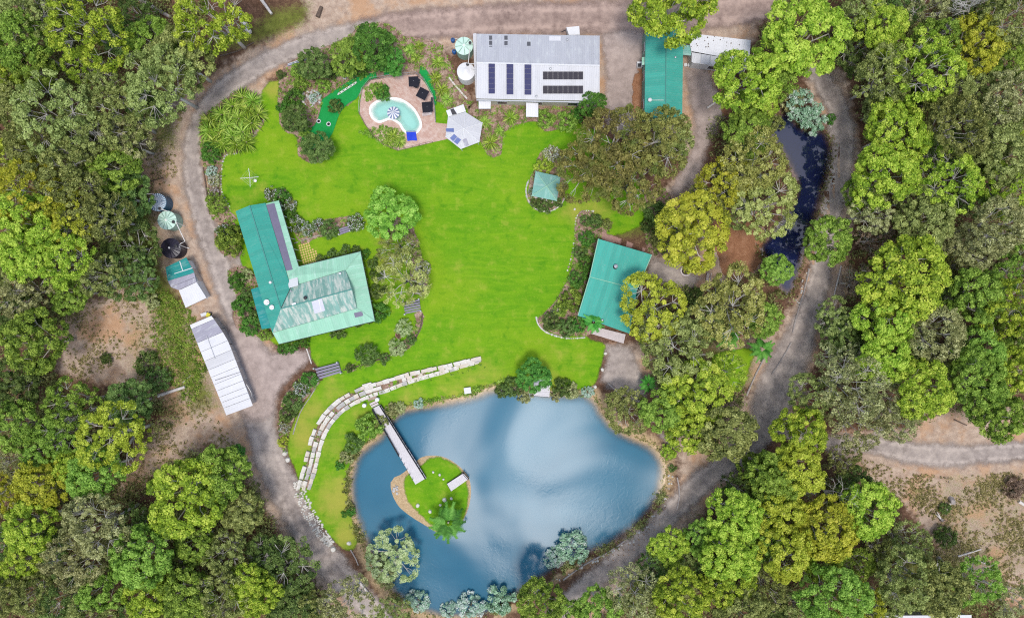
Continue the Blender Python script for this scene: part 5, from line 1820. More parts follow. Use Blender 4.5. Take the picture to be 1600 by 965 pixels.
edging([(344, 88), (368, 82), (392, 70), (398, 66)], 'two dark logs lying along the top bend of the road', 0.13, 'log_dark', 3.0)
log([(248, 618), (268, 611), (290, 604)], 0.32, 'log_pale', 'thick pale fallen trunk in the left clearing')
log([(285, 598), (298, 586)], 0.06, 'log_pale', 'thin pale stick above the thick fallen trunk')
log([(378, 24), (384, 38), (394, 56)], 0.62, 'log_pale', 'stout pale tree stump leaning at the top left bend', name='leaning_trunk', cat='trunk', lift=1.2)
log([(222, 0), (242, 14), (268, 28)], 0.4, 'log_grey', 'fallen grey trunk at the top edge of the left wood')
log([(405, -5), (416, 10), (426, 24)], 0.3, 'log_pale', 'pale trunk at the top edge beside the road', lift=0.5)
log([(1590, 782), (1602, 790)], 0.3, 'log_pale', 'pale log at the right edge of the dry clearing')
log([(1508, 866), (1540, 880)], 0.10, 'log_pale', 'thin grey branch lying in the lower right clearing')
log([(1496, 868), (1532, 857)], 0.16, 'log_pale', 'short pale log in the lower right clearing')
log([(560, 905), (586, 938)], 0.22, 'log_pale', 'pale curved log on the lower left pond bank')
log([(548, 858), (556, 872), (560, 882)], 0.12, 'log_grey', 'grey stick pair by the pale boulder on the bank')
log([(1104, 170), (1122, 158), (1140, 150)], 0.2, 'log_pale', 'pale leaning trunk beside the gravel drive', lift=0.4)
log([(230, 285), (255, 278)], 0.09, 'log_dark', 'dark branch above the blue water tank')
log([(1490, 655), (1510, 664)], 0.12, 'log_dark', 'dark branch on the pale bank above the side road')
log([(497, 28), (503, 12)], 0.4, 'log_dark', 'rusty brown log heap at the top of the dirt')
log([(1150, 515), (1172, 530)], 0.16, 'log_pale', 'pale palm trunk log lying near the small lawn')
for i, (px, py, r, lean, lb) in enumerate(((1486, 778, 0.55, (-0.5, -0.9), 'tall split grey stump in the dry clearing'), (1470, 812, 0.3, (-0.4, 0.5), 'small grey stump in the middle of the dry clearing'), (1466, 870, 0.45, (-0.3, -0.9), 'broken pale stump at the lower end of the dry clearing'))):
    c = gp(px, py)
    t = empty('tree_stump', c, 0, lb, 'stump', 'stumps in the dry clearing')
    mb = MB()
    n = 10
    mb.prism([(c.x + r * math.cos(2 * math.pi * k / n), c.y + r * math.sin(2 * math.pi * k / n), -0.1) for k in range(n)], [(c.x + lean[0] * 0.5 + r * 0.8 * math.cos(2 * math.pi * k / n), c.y + lean[1] * 0.5 + r * 0.8 * math.sin(2 * math.pi * k / n), 0.9 + random.uniform(-.3, .3)) for k in range(n)])
    mb.build('stump_body', M['log_grey'], t)
    for k in range(3):
        a = random.uniform(-0.25, 0.25)
        p = c + Vector((lean[0] * 0.5 + a, lean[1] * 0.5 + a * 0.4, 0.5))
        MB().tube([p, p + Vector((lean[0] * 2.0 + random.uniform(-.3, .3), lean[1] * 2.4 + random.uniform(-.3, .3), 0.1))], [0.14, 0.04], 5).build('splinter', M['log_pale'], t)
t = empty('pipe_stack', gp(480, 95), 0, 'blue and white pipes stacked beside the north road bend', 'pipes')
for k in range(4):
    MB().tube([gp(450, 100.5 + k * 1.1, 0.12 + 0.08 * (k % 2)), gp(480, 90.5 + k * 1.1, 0.12 + 0.08 * (k % 2))], 0.07, 6).build('pipe', M['umbrella_blue' if k % 2 else 'pvc'], t)

# --- mini golf bits
for px, py, r, lb in ((498.5, 190, 0.36, 'left white ringed hole on the mini golf green'), (514, 194.5, 0.38, 'right white ringed hole on the mini golf green'), (539, 122, 0.3, 'white ring on the orange dirt above the golf green')):
    c = gp(px, py, 0.08)
    t = empty('golf_ring', c, 0, lb, 'golf hole', 'rings of the mini golf')
    MB().lathe(c, [(r, 0), (r, 0.22), (r * 0.72, 0.22), (r * 0.72, 0.0)], 18, cap=False).build('ring', M['white_paint'], t, smooth=False)
    MB().lathe(c, [(r * 0.7, 0.01), (r * 0.5, 0.1), (0.02, 0.12)], 14).build('cup', M['charcoal'], t)
t = empty('golf_bridge', gp(545, 137), 0, 'narrow pale bar bridge crossing the mini golf green', 'bridge')
for k in range(2):
    MB().tube([gp(529, 147 + k * 2.4, 0.35), gp(557, 129 + k * 2.4, 0.35)], 0.05, 5).build('rail', M['pvc'], t)
for k in range(6):
    a = k / 5
    MB().box(gp(529 + 28 * a, 148 - 18 * a, 0.3), 0.3, 0.12, 0.05, R_(33)).build('rung', M['pvc'], t)
rk = empty('rockery', gp(487, 155), 0, 'heap of white and grey rocks beside the mini golf', 'rockery')
for k in range(70):
    a, d = random.uniform(0, 6.28), math.sqrt(random.random())
    rock('rock', gp(488 + 17 * d * math.cos(a), 153 + 14 * d * math.sin(a), 0.12), random.uniform(0.14, 0.36), random.choice(['sandstone', 'river_rock', 'river_rock', 'brown_rock']), rk)
rk = empty('rock_border', gp(826, 310), 0, 'grey stone border curving round the gazebo bed', 'stone border')
for k in range(60):
    a = R_(150 + 190 * k / 60)
    rock('rock', gp(853 + 31 * math.cos(a), 298 - 34 * math.sin(a) * 0.95, 0.08), random.uniform(0.14, 0.24), random.choice(['sandstone', 'river_rock']), rk)
rk = empty('rock_border', gp(858, 520), 0, 'grey stone border around the foot of the cabin bed', 'stone border')
for k in range(50):
    i = k / 50
    pts = smooth_line([(838, 496), (842, 508), (856, 520), (885, 528), (915, 527)], closed=False, sub=12)
    x, y = pts[int(i * (len(pts) - 1))]
    rock('rock', gp(x, y, 0.08), random.uniform(0.14, 0.24), random.choice(['sandstone', 'river_rock']), rk)
rk = empty('rock_border', gp(900, 350), 0, 'pinkish stone border at the upper end of the cabin bed', 'stone border')
for k in range(36):
    pts = smooth_line([(928, 330), (910, 330), (900, 342), (898, 370), (893, 400), (886, 425)], closed=False, sub=12)
    x, y = pts[int(k / 36 * (len(pts) - 1))]
    rock('rock', gp(x, y, 0.08), random.uniform(0.13, 0.22), random.choice(['sandstone', 'brown_rock']), rk)
rk = empty('rock_border', gp(396, 205), 0, 'pale stone border of the strap leaf bed', 'stone border')
for k in range(36):
    pts = smooth_line([(412, 186), (396, 212), (374, 238), (352, 244), (346, 275), (347, 300), (360, 325)], closed=False, sub=12)
    x, y = pts[int(k / 36 * (len(pts) - 1))]
    rock('rock', gp(x, y, 0.08), random.uniform(0.13, 0.22), random.choice(['sandstone', 'river_rock']), rk)
rk = empty('rock_bank', gp(985, 835), 0, 'rubble stones along the lower right pond bank', 'rocks')
for k in range(110):
    pts = smooth_line([(1046, 740), (1040, 775), (1022, 805), (994, 836), (952, 863), (905, 884), (850, 915), (812, 942)], closed=False, sub=12)
    x, y = pts[int(random.random() * (len(pts) - 1))]
    rock('rock', gp(x + random.uniform(-4, 6), y + random.uniform(-4, 6), 0.05), random.uniform(0.1, 0.3), random.choice(['sandstone', 'brown_rock', 'river_rock']), rk)
rk = empty('rock_bank', gp(1290, 300), 0, 'rubble stones along the right bank of the creek', 'rocks')
for k in range(110):
    pts = smooth_line([(1290, 190), (1306, 230), (1304, 262), (1296, 295), (1290, 330), (1270, 380), (1264, 410), (1254, 445), (1244, 475)], closed=False, sub=12)
    x, y = pts[int(random.random() * (len(pts) - 1))]
    rock('rock', gp(x + random.uniform(-2, 5), y + random.uniform(-4, 4), 0.05), random.uniform(0.1, 0.26), random.choice(['sandstone', 'brown_rock', 'river_rock']), rk)
c = gp(676, 522)
c = gp(624, 523)
t = empty('tree_pot', c, 0, 'round dark planter on the house lawn', 'planter')
MB().lathe(c, [(0.45, 0), (0.6, 0.4), (0.66, 0.42), (0.66, 0.5), (0.55, 0.5), (0.5, 0.42)], 18, cap=False).build('pot', M['brick_wall'], t, smooth=True)
MB().lathe(c, [(0.54, 0.40), (0.02, 0.44)], 16).build('soil', M['soil'], t)


# ------------------------------------------------------------------ vegetation: prototypes
def unit(n):
    v = rng.normal(size=(n, 3))
    return v / np.linalg.norm(v, axis=1, keepdims=True)


def leaf_quads(P, Nn, size, aspect=0.62):
    """one small diamond per leaf spray at P facing Nn"""
    n = len(P)
    r = rng.normal(size=(n, 3))
    t = np.cross(Nn, r)
    t /= np.linalg.norm(t, axis=1, keepdims=True) + 1e-9
    b = np.cross(Nn, t)
    s = size[:, None]
    q = np.stack([P - t * s, P - b * s * aspect + Nn * s * 0.12, P + t * s, P + b * s * aspect + Nn * s * 0.12], 1)
    return q.reshape(-1, 3), np.arange(n * 4).reshape(n, 4)


def leaf_mesh(name, P, Nn, size, tint, mats, extra=None, aspect=0.62):
    V, F = leaf_quads(P, Nn, size, aspect)
    me = quads_mesh(name, V, F)
    a = me.attributes.new('tint', 'FLOAT', 'FACE')
    a.data.foreach_set('value', tint.astype(np.float32))
    for m in mats:
        me.materials.append(m)
    if extra is not None:
        me.polygons.foreach_set('material_index', extra.astype(np.int32))
    return me


def crown(R, zc, hh, lobes, clumps, per, rc, leaf, up=0.35, flat=0.75, spread=0.55, jit=0.35, low=-0.25):
    """clump centres on the skin of several lobes, then sprays on each clump"""
    lob = []
    for k in range(lobes):
        a = 2 * math.pi * (k + rng.uniform(-.3, .3)) / max(1, lobes - 1)
        d = 0 if k == lobes - 1 else R * rng.uniform(spread * 0.75, spread * 1.1)
        rl = R * rng.uniform(0.40, 0.56) * (1.15 if k == lobes - 1 else 1)
        lob.append((d * math.cos(a), d * math.sin(a), zc + (hh * 0.30 if k == lobes - 1 else hh * rng.uniform(-0.35, 0.25)), rl))
    lob = np.array(lob)
    C = []
    w = lob[:, 3] ** 2 / (lob[:, 3] ** 2).sum()
    while len(C) < clumps:
        i = rng.choice(len(lob), p=w)
        d = rng.normal(size=3)
        d /= np.linalg.norm(d)
        if d[2] < low and rng.random() < 0.8:
            continue
        p = lob[i, :3] + d * np.array([1, 1, hh / R * 1.25]) * lob[i, 3] * rng.uniform(0.82, 1.05)
        dd = np.linalg.norm((p - lob[:, :3]) / np.array([1, 1, hh / R * 1.25]), axis=1) / lob[:, 3]
        if (dd < 0.78).any():
            continue
        C.append(p)
    C = np.array(C)
    rcs = rng.uniform(rc[0], rc[1], len(C))
    ct = np.clip(rng.normal(0.5, 0.18, len(C)), 0.1, 0.95)
    n = clumps * per
    idx = np.repeat(np.arange(clumps), per)
    d = unit(n)
    d[:, 2] = np.abs(d[:, 2]) * np.where(rng.random(n) < 0.85, 1, -0.6)
    P = C[idx] + d * (rcs[idx] * rng.uniform(0.55, 1.05, n))[:, None] * np.array([1, 1, flat])
    Nn = d + rng.normal(size=(n, 3)) * jit + np.array([0, 0, up])
    Nn /= np.linalg.norm(Nn, axis=1, keepdims=True)
    size = rng.uniform(leaf[0], leaf[1], n)
    tint = np.clip(ct[idx] + rng.normal(0, 0.19, n), 0, 1)
    return P, Nn, size, tint, C, lob


def trunk_mesh(name, C, lob, h, r, mat, nb=26, lean=0.25, sides=5, limb=0.32):
    mb = MB()
    fork = h * 0.45
    top = Vector((rng.uniform(-lean, lean), rng.uniform(-lean, lean), fork))
    mb.tube([(0, 0, -0.15), top * 0.5 + Vector((rng.uniform(-.1, .1), 0, 0)), top], [r, r * 0.82, r * 0.68], 8)
    knots = []
    for l in lob:
        e = Vector(l[:3])
        m = top.lerp(e, 0.5) + Vector((rng.uniform(-.4, .4), rng.uniform(-.4, .4), rng.uniform(0, .4)))
        mb.tube([top, m, e], [r * 0.5, r * limb, r * limb * 0.55], sides)
        knots.append(e)
        knots.append(m)
    pick = rng.choice(len(C), min(nb, len(C)), replace=False)
    for i in pick:
        e = Vector(C[i])
        k = min(knots, key=lambda q: (q - e).length)
        m = k.lerp(e, 0.55) + Vector((rng.uniform(-.3, .3), rng.uniform(-.3, .3), rng.uniform(-.1, .35)))
        mb.tube([k, m, e], [r * limb * 0.5, r * limb * 0.32, r * 0.05], 4, cap=False)
    o = mb.build(name, mat)
    me = o.data
    bpy.data.objects.remove(o)
    me.polygons.foreach_set('use_smooth', [True] * len(me.polygons))
    return me


PRO = {'puff': [], 'open': [], 'fine': [], 'shrub': [], 'bloom': [], 'strap': [], 'palm': [], 'dead': [], 'bare': []}
for k in range(6):      # dense, cauliflower-like crowns; R = 5, top about 14.5
    P, Nn, s_, t_, C, lob = crown(5.0, 10.4, 3.4, 9, 190, 92, (0.42, 0.80), (0.11, 0.22))
    PRO['puff'].append((leaf_mesh('crown_puff', P, Nn, s_, t_, [FOL['L']]), trunk_mesh('trunk_puff', C, lob, 10.5, 0.30, M['bark_pale'], 16)))
for k in range(6):      # open gum crowns with pale limbs showing
    P, Nn, s_, t_, C, lob = crown(5.0, 10.8, 3.6, 10, 165, 74, (0.34, 0.74), (0.10, 0.20), up=0.2, flat=0.6, spread=0.62, jit=0.6)
    PRO['open'].append((leaf_mesh('crown_open', P, Nn, s_, t_, [FOL['O']]), trunk_mesh('trunk_open', C, lob, 11.0, 0.32, M['bark_white'], 80, 0.5, limb=0.24)))
for k in range(3):      # sparse, twiggy crowns
    P, Nn, s_, t_, C, lob = crown(5.0, 10.4, 3.2, 9, 120, 46, (0.35, 0.75), (0.10, 0.21), up=0.1, flat=0.6, spread=0.65, jit=0.8)
    PRO['bare'].append((leaf_mesh('crown_sparse', P, Nn, s_, t_, [FOL['W']]), trunk_mesh('trunk_sparse', C, lob, 11.0, 0.30, M['bark_white'], 120, 0.5, limb=0.26)))
for k in range(3):      # fine even crowns of garden trees
    P, Nn, s_, t_, C, lob = crown(5.0, 9.6, 3.8, 7, 190, 70, (0.45, 0.8), (0.12, 0.25), flat=0.9, spread=0.5)
    PRO['fine'].append((leaf_mesh('crown_fine', P, Nn, s_, t_, [FOL['E']]), trunk_mesh('trunk_fine', C, lob, 10.0, 0.26, M['bark'], 10)))
for k in range(5):      # shrubs: R = 2, about 2.2 high
    P, Nn, s_, t_, C, lob = crown(2.0, 0.95, 1.15, 6, 70, 40, (0.26, 0.46), (0.07, 0.155), flat=0.9, spread=0.52, low=-0.1)
    P[:, 2] = np.maximum(P[:, 2], 0.05)
    PRO['shrub'].append((leaf_mesh('foliage', P, Nn, s_, t_, [FOL['E']]), trunk_mesh('stem', C, lob, 1.4, 0.09, M['bark'], 8, 0.05)))
for k in range(4):      # shrubs carrying pale blossom
    P, Nn, s_, t_, C, lob = crown(2.0, 0.95, 1.1, 6, 70, 40, (0.26, 0.46), (0.07, 0.145), flat=0.9, spread=0.55, low=-0.1)
    P[:, 2] = np.maximum(P[:, 2], 0.05)
    top = (P[:, 2] > 0.9) & (rng.random(len(P)) < 0.20)
    PRO['bloom'].append((leaf_mesh('foliage', P, Nn, s_, t_, [FOL['D'], FLOWER], top.astype(int)), trunk_mesh('stem', C, lob, 1.4, 0.09, M['bark'], 8, 0.05)))


def strap_mesh(n, L, w, droop=1.0, arch=0.75, segs=4):
    V, F, T = [], [], []
    for k in range(n):
        a = rng.uniform(0, 2 * math.pi)
        el = rng.uniform(0.25, 1.35)
        ln = L * rng.uniform(0.65, 1.1)
        d = np.array([math.cos(a), math.sin(a)])
        sd_ = np.array([-d[1], d[0]])
        tt = rng.uniform(0.1, 0.95)
        prev = None
        z, r = 0.15, 0.05
        ang = el
        for s_ in range(segs + 1):
            ww = w * (1 - (s_ / segs) ** 2 * 0.9) * 0.5
            tw_ = rng.uniform(-.04, .04)
            i0 = len(V)
            V.append((d[0] * r + sd_[0] * ww, d[1] * r + sd_[1] * ww, z + tw_))
            V.append((d[0] * r - sd_[0] * ww, d[1] * r - sd_[1] * ww, z - tw_))
            if prev is not None:
                F.append((prev, prev + 1, i0 + 1, i0))
                T.append(np.clip(tt + rng.uniform(-.15, .15), 0, 1))
            prev = i0
            r += math.cos(ang) * ln / segs
            z += math.sin(ang) * ln / segs
            ang -= droop * arch * 0.55
    me = quads_mesh('leaves', V, F)
    at = me.attributes.new('tint', 'FLOAT', 'FACE')
    at.data.foreach_set('value', np.array(T, np.float32))
    me.materials.append(FOL['S'])
    return me


for k in range(4):
    mb = MB()
    mb.tube([(0, 0, -0.1), (0.03, 0, 0.2), (0.05, 0.03, 0.4)], [0.12, 0.1, 0.06], 6)
    o = mb.build('stem', M['bark'])
    st = o.data
    bpy.data.objects.remove(o)
    PRO['strap'].append((strap_mesh(90, 1.75, 0.13), st))


def palm_mesh(n, L, leaflets=34):
    V, F, T = [], [], []
    for k in range(n):
        a = 2 * math.pi * (k + rng.uniform(-.3, .3)) / n * 2.0
        el = rng.uniform(-0.1, 1.0)
        ln = L * rng.uniform(0.8, 1.1)
        d = np.array([math.cos(a), math.sin(a), 0])
        sdv = np.array([-d[1], d[0], 0])
        p = np.array([0, 0, 0.0])
        ang = el
        tt = rng.uniform(0.2, 0.9)
        for s_ in range(leaflets):
            t = s_ / leaflets
            step = ln / leaflets
            f = d * math.cos(ang) + np.array([0, 0, math.sin(ang)])
            p = p + f * step
            ang -= 1.5 / leaflets
            if t < 0.12:
                continue
            ll = 0.62 * math.sin(min(1, t * 1.25 + 0.12) * math.pi * 0.85 + 0.25) + 0.12
            for sg in (-1, 1):
                tip = p + sdv * sg * ll * 0.85 + f * ll * 0.55 + np.array([0, 0, -0.22 * ll + rng.uniform(-.05, .05)])
                wv = f * 0.055
                i0 = len(V)
                V += [p - wv, p + wv, tip + wv * 0.2, tip - wv * 0.2]
                F.append((i0, i0 + 1, i0 + 2, i0 + 3))
                T.append(np.clip(tt + rng.uniform(-.2, .2), 0, 1))
    me = quads_mesh('fronds', V, F)
    at = me.attributes.new('tint', 'FLOAT', 'FACE')
    at.data.foreach_set('value', np.array(T, np.float32))
    me.materials.append(FOL['M'])
    return me


for k in range(3):
    mb = MB()
    pts = [(0, 0, -0.1), (0.05, 0.02, 2.0), (0.12, 0.04, 4.0), (0.18, 0.05, 5.4)]
    mb.tube(pts, [0.2, 0.15, 0.13, 0.11], 8)
    o = mb.build('trunk', M['bark'])
    tm = o.data
    bpy.data.objects.remove(o)
    fr = palm_mesh(22, 2.9)
    co = np.empty(len(fr.vertices) * 3, np.float32)
    fr.vertices.foreach_get('co', co)
    co = co.reshape(-1, 3) + np.array([0.18, 0.05, 5.4], np.float32)
    fr.vertices.foreach_set('co', co.ravel())
    PRO['palm'].append((fr, tm))
for k in range(3):      # dead white trees: limbs only
    mb = MB()
    def grow(p, d, ln, r, lev):
        q = p + d * ln
        m = p.lerp(q, 0.5) + Vector((rng.uniform(-.12, .12), rng.uniform(-.12, .12), 0)) * ln
        mb.tube([p, m, q], [r, r * 0.8, r * 0.55], 5, cap=False)
        if lev < 4:
            for _ in range(3 if lev else 5):
                nd = (d + Vector((rng.normal(), rng.normal(), rng.normal() * 0.5)) * 0.75).normalized()
                grow(q if rng.random() < 0.6 else m, nd, ln * rng.uniform(0.55, 0.8), r * 0.52, lev + 1)
    grow(Vector((0, 0, -0.1)), Vector((0.1, 0.05, 1)).normalized(), 5.0, 0.28, 0)
    o = mb.build('limbs', M['bark_white'])
    PRO['dead'].append((None, o.data))
    bpy.data.objects.remove(o)


def plant(kind, px, py, rpx, col, label, cat, group=None, h=None, name=None, var=None, bark=None):
    """a plant whose crown shows at (px, py) with that radius in photograph pixels"""
    cm_, tm_ = PRO[kind][(var if var is not None else random.randrange(99)) % len(PRO[kind])]
    R0, Z0 = {'puff': (5.0, 10.6), 'open': (5.0, 10.8), 'bare': (5.0, 10.4), 'fine': (5.0, 9.8), 'shrub': (2.0, 1.1), 'bloom': (2.0, 1.1), 'strap': (1.5, 0.6), 'palm': (2.7, 5.4), 'dead': (4.0, 7.0)}[kind]
    s0 = rpx * UPP / R0 * 0.9
    if kind in ('puff', 'open', 'bare', 'fine', 'dead'):
        zc = h if h else min(max(Z0 * s0, 8.5), 13.0) * random.uniform(0.92, 1.08)
        sz = zc / Z0
    elif kind == 'palm':
        zc = h or 5.4
        sz = zc / Z0
    else:
        sz = s0 * (h or 1.0)
        zc = Z0 * sz
    s0 *= (H - zc) / H
    top = PX(px, py, zc)
    zg = g1(top.x, top.y)
    nm = name or {'puff': 'bushy_tree', 'open': 'gum_tree', 'bare': 'gum_tree', 'fine': 'garden_tree', 'shrub': 'shrub', 'bloom': 'flowering_shrub', 'strap': 'strap_leaf_plant', 'palm': 'palm_tree', 'dead': 'dead_tree'}[kind]
    zg = max(zg, WZ - 0.6)
    t = empty(nm, (top.x, top.y, zg), random.uniform(0, 6.28), label, cat, group)
    t.scale = (s0 * random.uniform(0.94, 1.06), s0 * random.uniform(0.94, 1.06), sz)
    names = {'puff': ('crown', 'trunk'), 'open': ('crown', 'trunk'), 'bare': ('crown', 'trunk'), 'fine': ('crown', 'trunk'), 'shrub': ('foliage', 'stem'), 'bloom': ('foliage', 'stem'), 'strap': ('leaves', 'stem'), 'palm': ('fronds', 'trunk'), 'dead': ('', 'limbs')}[kind]
    if cm_ is not None:
        c = link(bpy.data.objects.new(names[0], cm_), t)
        c.material_slots[0].link = 'OBJECT'
        c.material_slots[0].material = FOL[col]
    tr = link(bpy.data.objects.new(names[1], tm_), t)
    if bark:
        tr.material_slots[0].link = 'OBJECT'
        tr.material_slots[0].material = M[bark]
    return t


# ------------------------------------------------------------------ the woods: px, py, radius, colour, kind
p_, o_, b_ = 'puff', 'open', 'bare'
WEST = [
    (45, 20, 46, 'O', o_), (140, 45, 58, 'L', o_), (30, 66, 45, 'G', p_), (50, 106, 38, 'G', p_), (10, 128, 36, 'L', p_), (238, 62, 36, 'G', p_), (282, 92, 50, 'O', p_), (250, 132, 55, 'O', o_), (332, 26, 58, 'L', o_), (128, 100, 28, 'L', o_),
    (82, 182, 62, 'O', o_), (190, 182, 46, 'O', o_), (45, 218, 42, 'O', o_), (132, 216, 46, 'O', o_), (197, 222, 36, 'W', o_), (16, 246, 36, 'Y', o_), (95, 260, 50, 'O', o_), (182, 262, 40, 'G', p_), (45, 300, 50, 'Y', o_), (118, 306, 46, 'O', o_), (190, 306, 44, 'D', p_), (228, 165, 30, 'D', p_), (20, 165, 36, 'O', p_), (166, 135, 32, 'O', o_), (215, 20, 30, 'D', o_), (90, 12, 34, 'D', o_), (190, 60, 30, 'D', o_),
    (45, 350, 50, 'L', p_), (112, 340, 42, 'Y', o_), (40, 396, 46, 'L', p_), (102, 402, 46, 'L', o_), (165, 340, 40, 'O', o_), (202, 384, 46, 'D', o_), (206, 432, 38, 'D', o_), (33, 455, 40, 'W', o_), (110, 456, 33, 'G', p_), (32, 492, 34, 'D', p_), (48, 535, 48, 'G', p_), (205, 630, 42, 'D', p_), (113, 630, 38, 'G', o_), (20, 602, 40, 'D', p_), (6, 425, 32, 'O', o_), (160, 432, 32, 'O', o_),
    (20, 665, 42, 'G', p_), (62, 700, 34, 'G', p_), (102, 672, 36, 'G', o_), (178, 682, 50, 'Y', o_), (20, 718, 35, 'W', b_), (150, 738, 46, 'G', p_), (64, 757, 42, 'Y', p_), (110, 732, 30, 'L', p_), (10, 768, 32, 'Y', o_), (44, 820, 46, 'L', p_), (150, 822, 52, 'W', o_), (208, 826, 36, 'D', o_), (288, 778, 62, 'L', p_), (347, 742, 46, 'G', p_), (376, 800, 36, 'O', p_), (303, 852, 33, 'G', p_), (216, 872, 50, 'G', p_), (122, 874, 46, 'W', o_), (30, 884, 34, 'L', p_), (156, 918, 36, 'G', p_), (232, 926, 42, 'L', p_), (290, 934, 46, 'G', p_), (348, 928, 42, 'O', o_), (386, 916, 36, 'L', p_), (8, 932, 34, 'O', p_), (98, 938, 40, 'D', o_), (52, 928, 32, 'O', o_), (142, 962, 34, 'O', o_), (212, 966, 34, 'D', o_), (338, 968, 32, 'W', b_),
    (445, 892, 50, 'D', o_), (406, 930, 36, 'L', p_), (416, 866, 32, 'D', o_), (545, 938, 42, 'W', b_), (455, 952, 42, 'D', p_), (612, 962, 30, 'O', o_), (352, 862, 34, 'O', o_), (500, 950, 30, 'O', o_), (80, 850, 30, 'D', o_), (270, 890, 30, 'D', o_), (12, 850, 30, 'D', o_), (255, 965, 30, 'O', p_), (300, 972, 30, 'L', p_),
]
EAST = [
    (1052, 6, 62, 'L', p_), (1166, 122, 52, 'L', p_), (1188, 160, 30, 'L', p_), (1258, 52, 68, 'L', p_), (1205, 122, 38, 'G', p_), (1378, 42, 42, 'L', p_), (1352, 14, 36, 'O', o_), (1340, 80, 42, 'D', o_), (1450, 10, 36, 'W', b_), (1460, 66, 38, 'G', o_), (1528, 66, 46, 'Y', p_), (1580, 24, 46, 'O', o_), (1445, 108, 55, 'L', o_), (1382, 122, 46, 'O', o_), (1572, 104, 36, 'G', p_), (1580, 156, 46, 'W', o_), (1386, 166, 36, 'O', p_), (1494, 194, 50, 'O', o_), (1404, 206, 50, 'L', p_), (1552, 194, 42, 'O', o_), (1382, 272, 50, 'L', p_), (1482, 282, 46, 'L', o_), (1570, 246, 46, 'O', p_), (1578, 296, 46, 'L', o_), (1352, 302, 32, 'G', o_), (1482, 138, 38, 'O', o_), (1464, 234, 36, 'D', o_), (1425, 160, 28, 'D', o_), (1515, 130, 34, 'O', o_), (1520, 10, 34, 'D', o_), (1408, 12, 30, 'D', o_), (1530, 240, 34, 'O', o_), (1430, 310, 32, 'O', o_), (1525, 300, 34, 'D', o_), (1600, 205, 30, 'L', p_),
    (1300, 373, 42, 'G', p_), (1362, 332, 36, 'W', o_), (1445, 346, 46, 'O', p_), (1368, 372, 30, 'R', b_), (1426, 384, 20, 'G', p_), (1412, 434, 70, 'L', p_), (1560, 352, 50, 'W', o_), (1520, 386, 40, 'W', o_), (1500, 418, 30, 'O', o_), (1530, 464, 46, 'G', p_), (1576, 482, 46, 'L', o_), (1385, 498, 46, 'L', p_), (1304, 496, 30, 'O', o_), (1316, 524, 36, 'D', p_), (1465, 522, 48, 'W', o_), (1386, 556, 46, 'L', p_), (1316, 562, 36, 'W', b_), (1532, 546, 42, 'G', p_), (1446, 608, 48, 'L', p_), (1530, 592, 48, 'G', p_), (1584, 580, 40, 'L', p_), (1332, 606, 50, 'W', b_), (1268, 616, 34, 'O', o_), (1586, 524, 36, 'G', p_), (1540, 632, 36, 'G', p_), (1385, 622, 34, 'W', b_), (1590, 420, 36, 'G', o_), (1580, 380, 30, 'O', o_), (1478, 455, 28, 'D', o_), (1340, 440, 26, 'R', b_), (1495, 575, 28, 'O', o_), (1425, 560, 26, 'D', o_), (1350, 520, 26, 'O', o_),
    (1342, 658, 46, 'W', b_), (1568, 650, 42, 'G', p_), (1250, 674, 42, 'L', p_), (1243, 734, 46, 'Y', p_), (1208, 742, 42, 'G', p_), (1360, 796, 48, 'L', p_), (1338, 764, 36, 'D', p_), (1290, 826, 50, 'Y', p_), (1222, 800, 42, 'Y', p_), (1228, 862, 46, 'Y', p_), (1286, 868, 38, 'L', p_), (1418, 848, 36, 'O', b_), (1302, 932, 50, 'G', p_), (1346, 948, 36, 'Y', o_), (1255, 955, 32, 'O', o_), (1420, 905, 46, 'O', o_), (1466, 922, 48, 'O', p_), (1522, 906, 38, 'G', o_), (1578, 932, 36, 'W', b_), (1185, 738, 34, 'G', p_), (1192, 784, 30, 'G', p_), (1148, 806, 46, 'L', p_), (1046, 856, 33, 'L', p_), (1096, 842, 30, 'G', p_), (1064, 888, 30, 'O', o_), (1144, 870, 46, 'L', p_), (1066, 938, 46, 'L', p_), (1140, 912, 42, 'L', p_), (990, 922, 42, 'W', b_), (1012, 942, 34, 'O', p_), (1154, 952, 42, 'O', p_), (1190, 842, 38, 'G', p_), (1200, 920, 32, 'O', o_), (935, 955, 38, 'G', p_), (845, 945, 38, 'G', p_), (1110, 890, 26, 'D', o_), (1200, 965, 32, 'D', o_), (1390, 940, 30, 'O', o_), (1150, 762, 24, 'D', o_), (1320, 715, 26, 'O', b_), (1405, 660, 34, 'W', b_), (885, 962, 30, 'G', p_), (1020, 885, 28, 'D', o_), (1375, 860, 26, 'O', o_), (1340, 880, 30, 'G', o_),
]
LEVELS = [(40, 'along the top edge'), (95, 'level with the solar panelled shed'), (150, 'level with the black square parasols'), (200, 'level with the swimming pool'), (238, 'level with the white pavilion'), (285, 'level with the clothes hoist'), (328, 'level with the gazebo roof'), (365, 'level with the short timber steps'), (410, 'level with the cabin terrace'), (465, 'level with the round fire pit'), (540, 'level with the lower cabin roof'), (600, 'level with the four tread steps'), (650, 'level with the stone terrace bend'), (705, 'level with the footbridge middle'), (760, 'level with the island platform'), (815, 'level with the island palm'), (860, 'level with the drain end boulder'), (890, 'level with the pale pond tree'), (925, 'level with the grey pond bush'), (950, 'level with the bottom aqua bushes'), (999, 'along the bottom edge')]
ORD = ['first', 'second', 'third', 'fourth', 'fifth', 'sixth', 'seventh', 'eighth', 'ninth', 'tenth', 'eleventh', 'twelfth', 'thirteenth', 'fourteenth', 'fifteenth', 'sixteenth', 'seventeenth', 'eighteenth', 'nineteenth', 'twentieth']
